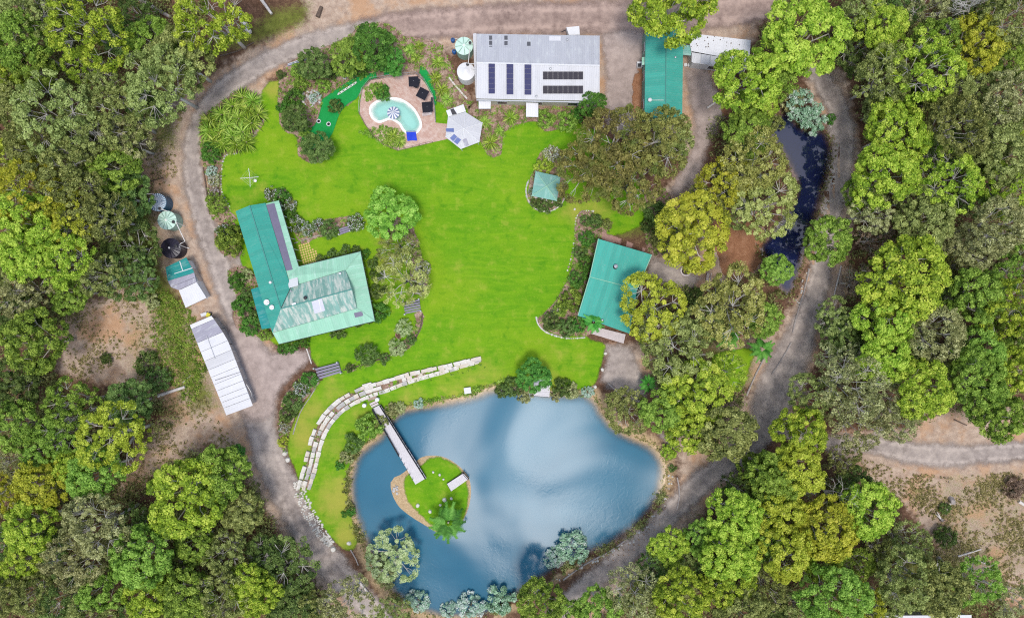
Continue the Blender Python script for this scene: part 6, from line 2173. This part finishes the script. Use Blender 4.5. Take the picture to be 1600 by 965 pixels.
CW = {'L': 'lime green', 'G': 'mid green', 'D': 'dark green', 'O': 'olive', 'Y': 'yellow green', 'W': 'grey green', 'R': 'brown', 'B': 'brown olive'}
KW = {p_: 'bushy tree', o_: 'open gum tree', b_: 'twiggy tree'}


def wood(lst, edge, group):
    rows = {}
    for t in lst:
        i = next(k for k, (y, _) in enumerate(LEVELS) if t[1] <= y)
        rows.setdefault(i, []).append(t)
    for i, r in sorted(rows.items()):
        r.sort(key=lambda t: t[0], reverse=(edge == 'right'))
        for k, (px, py, rp_, c, kd) in enumerate(r):
            sz = 'large ' if rp_ >= 50 else ('small ' if rp_ <= 32 else '')
            lb = f'{sz}{CW[c]} {KW[kd]}, {ORD[k]} from {edge} edge, {LEVELS[i][1]}'
            hh = None
            if kd == p_ and rp_ <= 34:
                hh = random.uniform(6.5, 8.5)
            if c == 'D' or (rp_ <= 30 and kd != p_):
                hh = random.uniform(5.5, 7.5)
            plant(kd, px, py, rp_ * 1.08, c, lb, 'tree', group, h=hh)


wood(WEST, 'left', 'trees of the left wood')
wood(EAST, 'right', 'trees of the right wood')

# trees around the buildings and the creek
YARD = [
    ('open', 958, 228, 66, 'B', 'huge brown olive tree below the solar shed, left half of the clump', 9.0), ('open', 1020, 225, 56, 'B', 'brown olive tree touching the foot of the green hall', 9.0), ('open', 920, 268, 50, 'B', 'brown olive tree leaning over the green gazebo', 8.0), ('open', 985, 280, 52, 'B', 'brown olive tree above the small lawn by the cabin', 8.0), ('open', 1045, 210, 38, 'O', 'olive tree at the lower right corner of the green hall', 8.0),
    ('puff', 1082, 365, 60, 'Y', 'broad yellow olive tree above the fire pit', 8.5), ('open', 1020, 480, 52, 'Y', 'yellowish tree overhanging the right side of the cabin', 8.0), ('open', 1052, 542, 56, 'O', 'olive tree just below the cabin overhang tree', 8.0), ('open', 1142, 478, 58, 'Q', 'pale olive tree between fire pit and creek', 8.0), ('puff', 1196, 500, 30, 'G', 'small green tree at the lower end of the creek', 5.5), ('puff', 1212, 420, 26, 'G', 'small green tree on the left creek bank', 5.0),
    ('puff', 1085, 612, 54, 'L', 'big lime green tree left of the small lawn', 8.0), ('puff', 1035, 640, 38, 'G', 'green tree overhanging the right pond corner', 7.0), ('open', 980, 642, 40, 'O', 'olive bushy tree at the top right pond shore', 5.0), ('fine', 1130, 680, 52, 'O', 'dense olive tree beside the road fork', 7.5), ('puff', 1078, 672, 40, 'L', 'lime green tree at the right pond shore', 7.0), ('open', 1135, 580, 30, 'L', 'pale lime tree over the small lawn', 6.0),
    ('puff', 1168, 206, 40, 'G', 'dark topped green tree at the upper creek', 7.0), ('open', 1176, 252, 54, 'Q', 'large pale olive tree on the left creek bank', 8.5), ('open', 1198, 322, 50, 'Q', 'pale olive tree over the creek narrows', 8.0), ('open', 1132, 284, 42, 'Y', 'thin yellowish tree beside the gravel drive', 7.0), ('open', 1100, 320, 30, 'O', 'small olive tree between drive and broad yellow tree', 5.5), ('open', 1150, 330, 26, 'O', 'small olive tree over orange litter', 5.0), ('open', 1100, 505, 34, 'O', 'olive tree between pale olive tree and cabin trees', 6.0),
    ('fine', 607, 333, 44, 'K', 'bright green round tree on the lawn right of the short steps', 5.5), ('bare', 622, 385, 34, 'O', 'grey green airy tree below the bright round tree', 4.5), ('bare', 632, 436, 44, 'Q', 'spreading pale airy tree above the five tread steps', 4.5),
    ('fine', 586, 74, 38, 'E', 'tall dark emerald tree at the top of the golf garden', 5.0), ('fine', 543, 92, 32, 'G', 'emerald tree in the middle of the golf garden row', 4.2), ('fine', 492, 100, 28, 'D', 'dark green tree at the left of the golf garden row', 4.0), ('fine', 612, 96, 24, 'E', 'emerald tree at the right end of the golf garden row', 3.8), ('fine', 458, 186, 24, 'D', 'dark round tree left of the golf green', 3.8), ('fine', 494, 230, 28, 'D', 'dark tree at the lower tip of the golf garden', 3.8),
    ('fine', 832, 586, 29, 'E', 'dark emerald tree beside the white jetty', 4.0), ('fine', 925, 165, 24, 'E', 'emerald tree at the lower right corner of the solar shed', 4.0),
    ('open', 612, 872, 44, 'P', 'pale green round tree standing in the pond shallows', 4.0),
]
for k, px, py, r, c, lb, h in YARD:
    plant(k, px, py, r * 1.05, c, lb, 'tree', 'trees around the buildings', h=h)

PALMS = [(700, 814, 36, 'palm with drooping fronds on the pond island', 4.0), (926, 503, 20, 'small palm at the lower left corner of the cabin roof', 3.2), (1136, 527, 26, 'palm at the upper left of the small lawn', 4.5), (1192, 545, 24, 'palm leaning to the east road with yellow fronds', 4.0), (1012, 600, 18, 'low palm beside the gravel path to the pond', 3.0), (548, 205, 1, '', 0)]
for px, py, r, lb, h in PALMS:
    if lb:
        plant('palm', px, py, r, 'M', lb, 'palm', 'palms in the grounds', h=h)
plant('dead', 1296, 776, 32, 'W', 'bare white dead tree in the lower right wood', 'dead tree', 'dead trees', h=8.5, var=0)
plant('dead', 1540, 8, 36, 'W', 'bare white dead branches at the top right edge', 'dead tree', 'dead trees', h=11.5, var=1)
plant('dead', 1450, 252, 26, 'W', 'bare white dead branches deep in the right wood', 'dead tree', 'dead trees', h=7.5, var=2)
plant('dead', 108, 645, 26, 'W', 'bare white dead branches in the left wood below the clearing', 'dead tree', 'dead trees', h=8.5, var=1)
plant('dead', 1215, 880, 24, 'W', 'bare grey dead branches between yellow trees at bottom', 'dead tree', 'dead trees', h=8.0, var=2)

# ------------------------------------------------------------------ garden plants
S = 'shrub'
Bm = 'bloom'
SHRUBS = [
    (Bm, 425, 303, 13, 'D', 'white flowering shrub at the top end of the house bed'), (S, 440, 306, 14, 'E', 'green shrub at the top right of the house bed'), (Bm, 450, 320, 12, 'D', 'flowering shrub along the verandah, upper'), (S, 455, 335, 11, 'E', 'green shrub along the verandah, middle'), (Bm, 463, 350, 12, 'D', 'flowering shrub along the verandah, lower'), (Bm, 480, 358, 12, 'D', 'white flowering shrub at the bed corner'), (Bm, 497, 352, 11, 'D', 'white flowering shrub left of the dark ball shrub'), (S, 516, 360, 16, 'D', 'dark ball shrub left of the short steps'), (Bm, 556, 347, 15, 'D', 'dark flowering ball shrub right of the short steps'),
    (Bm, 660, 420, 14, 'W', 'grey flowering shrub at the edge of the east bed'), (S, 655, 450, 9, 'W', 'small grey shrub above the five tread steps'),
    (S, 575, 552, 19, 'D', 'large dark shrub on the house lawn edge'), (S, 632, 513, 14, 'P', 'pale green shrub on the house lawn by the pot'), (S, 622, 543, 15, 'P', 'pale green shrub below the planter'), (S, 642, 530, 9, 'D', 'small dark shrub in the curved log bed'), (S, 600, 562, 9, 'D', 'small dark shrub at the lower curved bed'), (S, 548, 575, 8, 'D', 'low dark shrub right of the four tread steps'),
    (S, 590, 430, 12, 'D', 'dark climber at the upper right eave of the house'), (S, 584, 410, 10, 'D', 'dark climber at the top right eave corner'), (S, 592, 455, 14, 'D', 'dark climber on the right eave'), (S, 592, 488, 17, 'E', 'large climber at the lower right house corner'), (S, 578, 497, 10, 'D', 'small climber at the lower right eave'), (S, 527, 518, 14, 'D', 'climber in the middle of the lower eave'), (S, 560, 505, 8, 'D', 'small climber right along the lower eave'), (S, 456, 540, 13, 'E', 'green hedge at the lower left house corner'), (S, 474, 534, 11, 'E', 'green hedge right of the corner hedge'), (S, 441, 546, 9, 'E', 'left tip of the house corner hedge'),
    (S, 503, 405, 9, 'D', 'dark creeper on the courtyard eave, left'), (S, 520, 398, 10, 'D', 'dark creeper on the courtyard eave, middle'), (S, 540, 392, 10, 'D', 'dark creeper on the courtyard eave, right'), (S, 556, 390, 8, 'D', 'dark creeper at the courtyard eave end'), (S, 570, 397, 9, 'E', 'creeper at the top right house corner'),
    (S, 358, 375, 26, 'G', 'large light green shrub beside the west gravel path'), (Bm, 347, 362, 13, 'D', 'flowering shrub left of the large west shrub'), (S, 372, 362, 10, 'D', 'dark shrub by the west wall of the house'), (S, 370, 440, 16, 'E', 'green shrub below the west gravel path'), (S, 384, 430, 11, 'P', 'pale shrub near the west wall'), (S, 380, 478, 18, 'E', 'leafy green shrub left of the teal lean-to roof'), (S, 392, 510, 17, 'E', 'spreading shrub beside the yard and teal lean-to'), (S, 404, 496, 15, 'D', 'dark shrub under the teal lean-to roof'), (S, 415, 520, 12, 'G', 'shrub at the lower left house wall'), (S, 388, 460, 12, 'D', 'small dark shrub beside the west wall'),
    (S, 330, 240, 17, 'E', 'dark green shrub at the lower end of the strap leaf bed'), (Bm, 334, 282, 11, 'W', 'white flowering shrub beside the log edging'), (Bm, 330, 268, 10, 'A', 'pale agave like shrub beside the log edging'), (S, 340, 318, 18, 'G', 'round green shrub above the west side path'), (Bm, 334, 300, 9, 'R', 'dry brownish shrub above the round green shrub'),
    (S, 457, 152, 17, 'E', 'green shrub above the dark round tree by the golf green'), (S, 470, 130, 14, 'G', 'green shrub at the left of the rockery'), (S, 440, 117, 8, 'D', 'tiny dark shrub at the road side tip of the golf garden'), (S, 465, 112, 12, 'G', 'green shrub below the pipe stack'), (S, 505, 132, 12, 'G', 'light green shrub right of the rockery'), (S, 524, 165, 13, 'D', 'dark shrub on the edge of the golf green'), (S, 566, 108, 14, 'E', 'green shrub right of the orange dirt patch'), (S, 548, 108, 13, 'E', 'green shrub above the golf bar bridge'), (S, 515, 112, 14, 'D', 'dark shrub below the golf garden row'), (S, 478, 205, 12, 'G', 'green shrub between two dark round trees'), (Bm, 492, 152, 9, 'A', 'grey aloe in the rockery'), (S, 445, 168, 13, 'E', 'shrub on the outer left of the golf garden'),
    (S, 853, 184, 16, 'G', 'round green shrub at the right shed porch'), (S, 886, 188, 18, 'G', 'light green shrub left of the huge brown tree'), (S, 902, 180, 13, 'E', 'shrub under the emerald tree by the shed'), (Bm, 862, 241, 15, 'W', 'grey flowering shrub above the gazebo'), (S, 850, 258, 15, 'L', 'bright green shrub touching the gazebo roof'), (S, 852, 322, 14, 'D', 'dark shrub below the gazebo'), (S, 838, 316, 9, 'D', 'small dark shrub left below the gazebo'), (Bm, 832, 300, 8, 'D', 'small flowering shrub left of the gazebo'), (S, 872, 318, 8, 'D', 'small shrub right below the gazebo'),
    (S, 930, 345, 13, 'D', 'dark shrub at the top of the cabin bed'), (S, 915, 345, 10, 'D', 'small dark shrub at the top left of the cabin bed'), (S, 948, 350, 10, 'O', 'olive shrub above the cabin terrace'), (S, 918, 372, 14, 'E', 'green shrub left of the cabin roof corner'), (S, 908, 395, 12, 'D', 'dark shrub beside the upper cabin roof'), (S, 915, 412, 14, 'E', 'green shrub at the middle of the cabin bed'), (S, 905, 436, 15, 'E', 'green shrub beside the cabin roof break'), (S, 892, 470, 20, 'G', 'large light green shrub in the cabin bed'), (S, 878, 482, 13, 'G', 'green shrub on the lawn side of the cabin bed'), (S, 865, 505, 16, 'D', 'dark shrub at the left tip of the cabin bed'), (S, 885, 510, 17, 'D', 'dark shrub at the foot of the cabin bed'), (S, 903, 508, 14, 'E', 'shrub next to the small cabin palm'), (Bm, 868, 488, 8, 'W', 'grey rosette in the cabin bed'),
    (S, 1022, 330, 18, 'D', 'dark shrub right of the small lawn'), (S, 1014, 352, 14, 'D', 'dark shrub at the lower right of the small lawn'), (S, 1030, 375, 14, 'O', 'olive shrub above the fire pit court'), (S, 1086, 462, 15, 'D', 'dark shrub below the fire pit court'),
    (S, 458, 628, 17, 'D', 'dark grey shrub in the middle of the yard side bed'), (Bm, 470, 608, 14, 'D', 'pale leaved shrub above the dark grey shrub'), (S, 484, 592, 13, 'E', 'green shrub beside the wide timber steps'), (S, 452, 648, 14, 'D', 'dark shrub in the lower yard side bed'), (Bm, 444, 668, 10, 'O', 'olive low shrub at the yard side bed tip'), (S, 442, 690, 9, 'Y', 'yellowish shrub by the white boulder'),
    (S, 575, 668, 22, 'G', 'big green shrub left of the footbridge'), (S, 552, 690, 17, 'D', 'dark shrub on the left pond shore'), (S, 592, 660, 13, 'O', 'olive shrub against the footbridge'), (S, 540, 715, 12, 'W', 'grey shrub at the left pond shore'), (S, 530, 727, 8, 'E', 'bright green tuft on the left bank'), (S, 612, 640, 12, 'W', 'grey reeds right of the footbridge'), (S, 625, 636, 10, 'W', 'grey reed clump on the top pond shore'), (S, 655, 630, 9, 'A', 'pale water plant at the top pond shore'),
    (S, 800, 606, 17, 'D', 'dark reeds left of the emerald jetty tree'), (S, 820, 618, 15, 'W', 'grey reeds in front of the jetty tree'), (S, 785, 612, 12, 'D', 'dark reed clump at the glare patch'), (S, 878, 606, 17, 'D', 'dark reeds right of the white jetty'), (S, 895, 610, 13, 'W', 'grey reeds right of the dark jetty reeds'), (S, 868, 618, 11, 'W', 'reeds beside the jetty corner'), (S, 920, 612, 10, 'A', 'pale reeds near the white rocks'),
    (S, 893, 858, 26, 'A', 'pale aqua bush on the lower right pond shore'), (S, 866, 874, 18, 'A', 'smaller aqua bush left of the big aqua bush'), (S, 783, 940, 26, 'A', 'pale aqua bush at the bottom of the pond'), (S, 735, 950, 22, 'A', 'aqua green bush at the bottom shore'), (S, 700, 956, 15, 'A', 'small aqua bush at the bottom shore'), (S, 652, 942, 19, 'A', 'round aqua bush below the pond tree'), (S, 1046, 706, 14, 'L', 'bright green shrub at the right end of the pond'), (S, 1052, 732, 7, 'D', 'tiny dark shrub on the right pond bank'), (S, 590, 880, 16, 'W', 'grey bush left of the pale pond tree'), (S, 600, 905, 18, 'W', 'grey bush below the pale pond tree'),
    (S, 1258, 168, 28, 'A', 'grey green spreading bush over the creek'), (S, 1272, 192, 22, 'A', 'grey green bush dipping into the creek'), (S, 1238, 155, 20, 'W', 'grey bush at the upper end of the creek'), (S, 1298, 187, 9, 'E', 'small dark green shrub between creek and road'), (S, 1215, 190, 14, 'O', 'olive bush at the head of the creek'),
    (S, 1478, 838, 19, 'D', 'dark green shrub among the stumps'), (S, 1476, 795, 10, 'D', 'tiny dark shrub below the split stump'), (S, 1588, 762, 19, 'R', 'brown dry shrub at the right edge clearing'), (S, 250, 592, 20, 'D', 'dark bush above the thick fallen trunk'), (S, 228, 566, 20, 'D', 'dark bush in the left clearing'), (S, 236, 470, 14, 'W', 'grey bush beside the lean-to shed clearing'), (S, 165, 560, 10, 'D', 'tiny dark bush in the pink clearing'), (S, 370, 705, 14, 'E', 'green bush beside the road below the long shed'), (S, 547, 800, 8, 'E', 'tiny green tuft on the dry left bank'), (S, 537, 803, 6, 'E', 'tiniest green tuft on the dry left bank'),
    (S, 600, 145, 13, 'E', 'green shrub inside the top left pool deck corner'), (S, 590, 138, 11, 'G', 'light green shrub at the pool fence corner'),
    (S, 712, 178, 1, 'D', ''),
]
for k, px, py, r, c, lb in SHRUBS:
    if not lb:
        continue
    plant(k, px, py, r * 1.12, c, lb, 'shrub', 'garden and bank shrubs')
STRAPS = []
random.seed(11)
for i, (px, py) in enumerate(((328, 190), (345, 178), (362, 165), (378, 152), (394, 158), (402, 178), (388, 172), (372, 184), (355, 196), (340, 208), (326, 205), (392, 192), (378, 206), (362, 214), (348, 225), (368, 226), (384, 222), (336, 222))):
    STRAPS.append((px, py, 21, f'strap leaf plant in the north west bed, {ORD[i]} counted from the left' if i < 16 else f'strap leaf plant in the north west bed, {"lower edge" if i == 16 else "left lower"} one'))
order = sorted(range(18), key=lambda i: STRAPS[i][0])
ORD2 = ORD
for n_, i in enumerate(order):
    STRAPS[i] = (*STRAPS[i][:3], f'strap leaf plant in the north west bed, {ORD2[n_]} counted from the left')
STRAPS += [(614, 212, 15, 'strap leaf plant at the bottom of the pool deck, upper'), (606, 222, 12, 'strap leaf plant at the bottom of the pool deck, lower left'), (624, 222, 12, 'strap leaf plant at the bottom of the pool deck, lower right'), (684, 98, 14, 'strap leaf plant above the parasols, top of the row'), (680, 122, 14, 'strap leaf plant right of the pool fence, upper'), (690, 140, 15, 'strap leaf plant right of the pool fence, middle'), (698, 155, 13, 'strap leaf plant above the pavilion'), (640, 78, 13, 'yellowish strap leaf plant right of the golf garden trees, upper left'), (655, 72, 11, 'yellowish strap leaf plant right of the golf garden trees, top'), (650, 90, 12, 'yellowish strap leaf plant right of the golf garden trees, lower'), (797, 184, 17, 'cycad like plant left of the right shed porch'), (766, 222, 18, 'strap leaf plant right of the pavilion, lower'), (758, 190, 14, 'strap leaf plant right of the pavilion, upper'), (905, 415, 10, 'strap leaf plant in the cabin bed, upper'), (898, 448, 11, 'strap leaf plant in the cabin bed, lower'), (914, 388, 10, 'pale strap leaf plant by the upper cabin roof'), (1000, 428, 10, 'strap leaf plant against the right cabin wall'), (780, 205, 10, 'strap leaf plant between pavilion and shed porch')]
for px, py, r, lb in STRAPS:
    plant('strap', px, py, r, 'S' if py < 330 else 'G', lb, 'plant', 'strap leaf plants')


# ------------------------------------------------------------------ undergrowth, tufts, ground cover: uncountable
def scatter(n, polys, avoid, seed, clump=False):
    r = np.random.default_rng(seed)
    pts = []
    xs = [p[0] for q in polys for p in q]
    ys = [p[1] for q in polys for p in q]
    X = r.uniform(min(xs), max(xs), n * 6)
    Y = r.uniform(min(ys), max(ys), n * 6)
    ok = np.zeros(X.shape, bool)
    for q in polys:
        ok |= inside(X, Y, q)
    for q in avoid:
        ok &= ~inside(X, Y, q)
    X, Y = X[ok], Y[ok]
    if clump:
        f = np.sin(X * 0.061 + 1.7 * np.sin(Y * 0.043)) + np.sin(Y * 0.083 + 1.3 * np.sin(X * 0.037)) + r.normal(0, 1.1, len(X))
        k_ = f > 0.35
        X, Y = X[k_], Y[k_]
    return X[:n], Y[:n]


def bunches(name, X, Y, per, rad, hgt, leaf, mat, label, up=0.5, up_tint=0.0):
    wx = (X - 800) * UPP
    wy = -(Y - 482.5) * UPP
    z = gz(wx, wy)
    n = len(X)
    sc = rng.uniform(0.5, 1.4, n)
    idx = np.repeat(np.arange(n), per)
    d = unit(n * per)
    d[:, 2] = np.abs(d[:, 2])
    P = np.stack([wx, wy, z], 1)[idx] + d * (sc[idx] * rng.uniform(0.4, 1, n * per))[:, None] * np.array([rad, rad, hgt])
    P[:, 2] += 0.04
    Nn = d + rng.normal(size=d.shape) * 0.5 + np.array([0, 0, up])
    Nn /= np.linalg.norm(Nn, axis=1, keepdims=True)
    ti = np.clip(rng.normal(0.5, 0.2, n)[idx] + rng.normal(0, 0.12, n * per), 0, 1)
    me = leaf_mesh(name, P, Nn, rng.uniform(leaf[0], leaf[1], n * per), ti, [mat])
    o = link(bpy.data.objects.new(name, me))
    return tag(o, label, kind='stuff')


rp1, _ = strip_poly([(1230, 8, 52), (1000, 22, 60), (800, 28, 65), (620, 40, 65), (490, 66, 54), (380, 118, 58), (310, 195, 54), (300, 240, 52), (315, 335, 56), (350, 435, 62), (388, 535, 72), (402, 645, 72), (445, 765, 72), (515, 880, 70), (610, 985, 60)])
rp2, _ = strip_poly([(1262, 98, 36), (1308, 165, 58), (1318, 215, 60), (1303, 310, 58), (1284, 415, 56), (1252, 525, 70), (1208, 625, 84), (1150, 712, 66), (1065, 785, 58), (960, 882, 56), (850, 985, 56)])
rp3, _ = strip_poly([(1215, 668, 50), (1350, 694, 46), (1480, 712, 60), (1640, 702, 56)])
WW = [[(-60, -40), (320, -40), (325, 60), (300, 120), (225, 165), (215, 250), (225, 330), (235, 440), (120, 465), (70, 560), (110, 620), (255, 620), (285, 660), (210, 700), (180, 770), (300, 700), (390, 730), (470, 870), (600, 1000), (-60, 1000)]]
WE = [[(1335, -40), (1345, 240), (1320, 470), (1290, 560), (1265, 620), (1270, 680), (1380, 680), (1480, 640), (1660, 640), (1660, -40)], [(1180, 720), (1290, 720), (1400, 800), (1400, 880), (1540, 900), (1600, 1000), (900, 1000), (1080, 800)], [(1200, -40), (1345, -40), (1330, 110), (1250, 100), (1170, 100)], [(1010, 440), (1100, 450), (1190, 420), (1230, 470), (1180, 520), (1100, 540), (1120, 610), (1190, 600), (1160, 690), (1060, 680), (1010, 580)], [(1100, 180), (1200, 190), (1240, 300), (1190, 360), (1120, 310)]]
AV = [rp1, rp2, rp3, CREEK, POND]
X, Y = scatter(6500, WW, AV, 1)
bunches('undergrowth', X, Y, 20, 1.0, 2.2, (0.11, 0.24), FOL['T'], 'low dark undergrowth beneath the left wood')
X, Y = scatter(6500, WE, AV, 2)
bunches('undergrowth', X, Y, 20, 1.0, 2.2, (0.11, 0.24), FOL['T'], 'low dark undergrowth beneath the right wood')
CLEAR = [[(60, 460), (240, 440), (330, 640), (400, 740), (300, 700), (200, 790), (170, 770), (215, 700), (270, 650), (90, 620)], [(215, 165), (285, 170), (290, 300), (300, 480), (240, 440), (215, 300)]]
X, Y = scatter(2600, CLEAR, AV + [[(240, 300), (300, 300), (330, 490), (250, 480)]], 3, True)
bunches('grass_tufts', X, Y, 12, 0.32, 0.3, (0.06, 0.14), FOL['Z'], 'scattered grass tufts in the left clearing')
X, Y = scatter(3300, [[(1400, 730), (1480, 740), (1660, 735), (1660, 960), (1540, 960), (1470, 900), (1400, 860)], [(1280, 700), (1400, 730), (1400, 790), (1310, 730)]], AV, 4, True)
bunches('grass_tufts', X, Y, 12, 0.34, 0.3, (0.06, 0.15), FOL['Z'], 'scattered grass tufts in the dry right clearing')
X, Y = scatter(900, [[(230, 430), (300, 480), (330, 560), (300, 640), (240, 560)]], AV, 5)
bunches('grass_tufts', X, Y, 14, 0.4, 0.35, (0.07, 0.15), FOL['G'], 'green grass tufts beside the long white shed')
X, Y = scatter(3200, [b[2] for b in BEDS], [[(472, 205), (490, 196), (510, 150), (600, 112), (680, 110), (680, 160), (540, 170), (510, 230)]], 6)
bunches('bed_planting', X, Y, 14, 0.34, 0.4, (0.06, 0.15), FOL['G'], 'low mixed planting filling the garden beds')
X, Y = scatter(420, [[(560, 206), (600, 196), (632, 206), (634, 224), (618, 234), (596, 224)], [(570, 138), (596, 128), (606, 150), (590, 152), (572, 160)]], [], 7)
bunches('bed_planting', X, Y, 14, 0.3, 0.4, (0.06, 0.15), FOL['G'], 'leafy planting on the pool deck corners')
shore = [p for p in smooth_line(POND, sub=10)]
k = np.random.default_rng(8).integers(0, len(shore), 900)
X = np.array([shore[i][0] for i in k]) + rng.normal(0, 3.0, 900)
Y = np.array([shore[i][1] for i in k]) + rng.normal(0, 3.0, 900)
bunches('shore_grass', X, Y, 10, 0.26, 0.3, (0.05, 0.12), FOL['Z'], 'rough grass fringing the pond shore')
shore = [p for p in smooth_line(CREEK, sub=10)]
k = np.random.default_rng(9).integers(0, len(shore), 600)
X = np.array([shore[i][0] for i in k]) + rng.normal(0, 3.0, 600)
Y = np.array([shore[i][1] for i in k]) + rng.normal(0, 3.0, 600)
bunches('shore_grass', X, Y, 10, 0.26, 0.3, (0.05, 0.12), FOL['T'], 'rough grass fringing the dark creek')
for seed, line, nm_ in ((31, [(1038, 770), (1016, 803), (988, 832), (948, 858), (901, 877), (846, 908), (806, 936), (775, 956)], 'lower right'), (32, [(555, 706), (546, 735), (543, 770), (548, 800), (560, 834), (574, 866), (600, 915), (640, 952)], 'left'), (33, [(612, 646), (645, 632), (702, 623), (765, 604), (795, 600), (880, 611), (930, 622)], 'top')):
    pl = smooth_line(line, closed=False, sub=14)
    rr = np.random.default_rng(seed)
    k = rr.integers(0, len(pl), 260)
    f = np.sin(k * 0.35 + seed) + rr.normal(0, 0.6, len(k)) > 0.1
    k = k[f]
    bunches('bank_reeds', np.array([pl[i][0] for i in k]) + rr.normal(0, 3.2, len(k)), np.array([pl[i][1] for i in k]) + rr.normal(0, 3.2, len(k)), 22, 0.55, 0.8, (0.07, 0.16), FOL['T' if seed != 33 else 'G'], f'low reeds and plants along the {nm_} pond bank')
# cushion plants tucked between the terrace stones
X = np.array([p[0] for p in tl for _ in range(3)]) + rng.uniform(-3, 14, len(tl) * 3) * 0.5
Y = np.array([p[1] for p in tl for _ in range(3)]) + rng.uniform(0, 18, len(tl) * 3)
ok = rng.random(len(X)) < 0.5
bunches('terrace_planting', X[ok], Y[ok], 10, 0.22, 0.5, (0.05, 0.12), FOL['G'], 'small plants growing between the terrace blocks')

# woodland going on beyond the frame
r2 = np.random.default_rng(21)
Ps, Ns, Ss, Ts = [], [], [], []
wtr = MB()
base = PRO['puff'][0][0]
for k in range(120):
    while True:
        px, py = r2.uniform(-330, 1930), r2.uniform(-330, 1295)
        if (px < -95 or px > 1695 or py < -95 or py > 1060) and not (420 < px < 1240 and -200 < py < 0):
            break
    P, Nn, s_, t_, C, lob = crown(5.0, 10.0, 3.4, 6, 40, 16, (0.8, 1.3), (0.35, 0.6))
    o = PX(px, py)
    Ps.append(P * np.array([1.1, 1.1, 1.0]) + np.array([o.x, o.y, 0]))
    Ns.append(Nn)
    Ss.append(s_)
    Ts.append(t_)
    wtr.tube([(o.x, o.y, -0.2), (o.x + 0.2, o.y, 5), (o.x, o.y + 0.2, 10)], [0.3, 0.24, 0.1], 5, cap=False)
    for q_ in lob:
        wtr.tube([(o.x + 0.2, o.y, 5.5), (o.x + q_[0] * 1.1, o.y + q_[1] * 1.1, q_[2])], [0.15, 0.05], 4, cap=False)
wt_o = wtr.build('woodland_trunks', M['bark_pale'])
tag(wt_o, 'trunks of the woodland beyond the property', kind='stuff')
me = leaf_mesh('woodland', np.concatenate(Ps), np.concatenate(Ns), np.concatenate(Ss), np.concatenate(Ts), [FOL['G']])
tag(link(bpy.data.objects.new('woodland', me)), 'green woodland continuing beyond the property', kind='stuff')
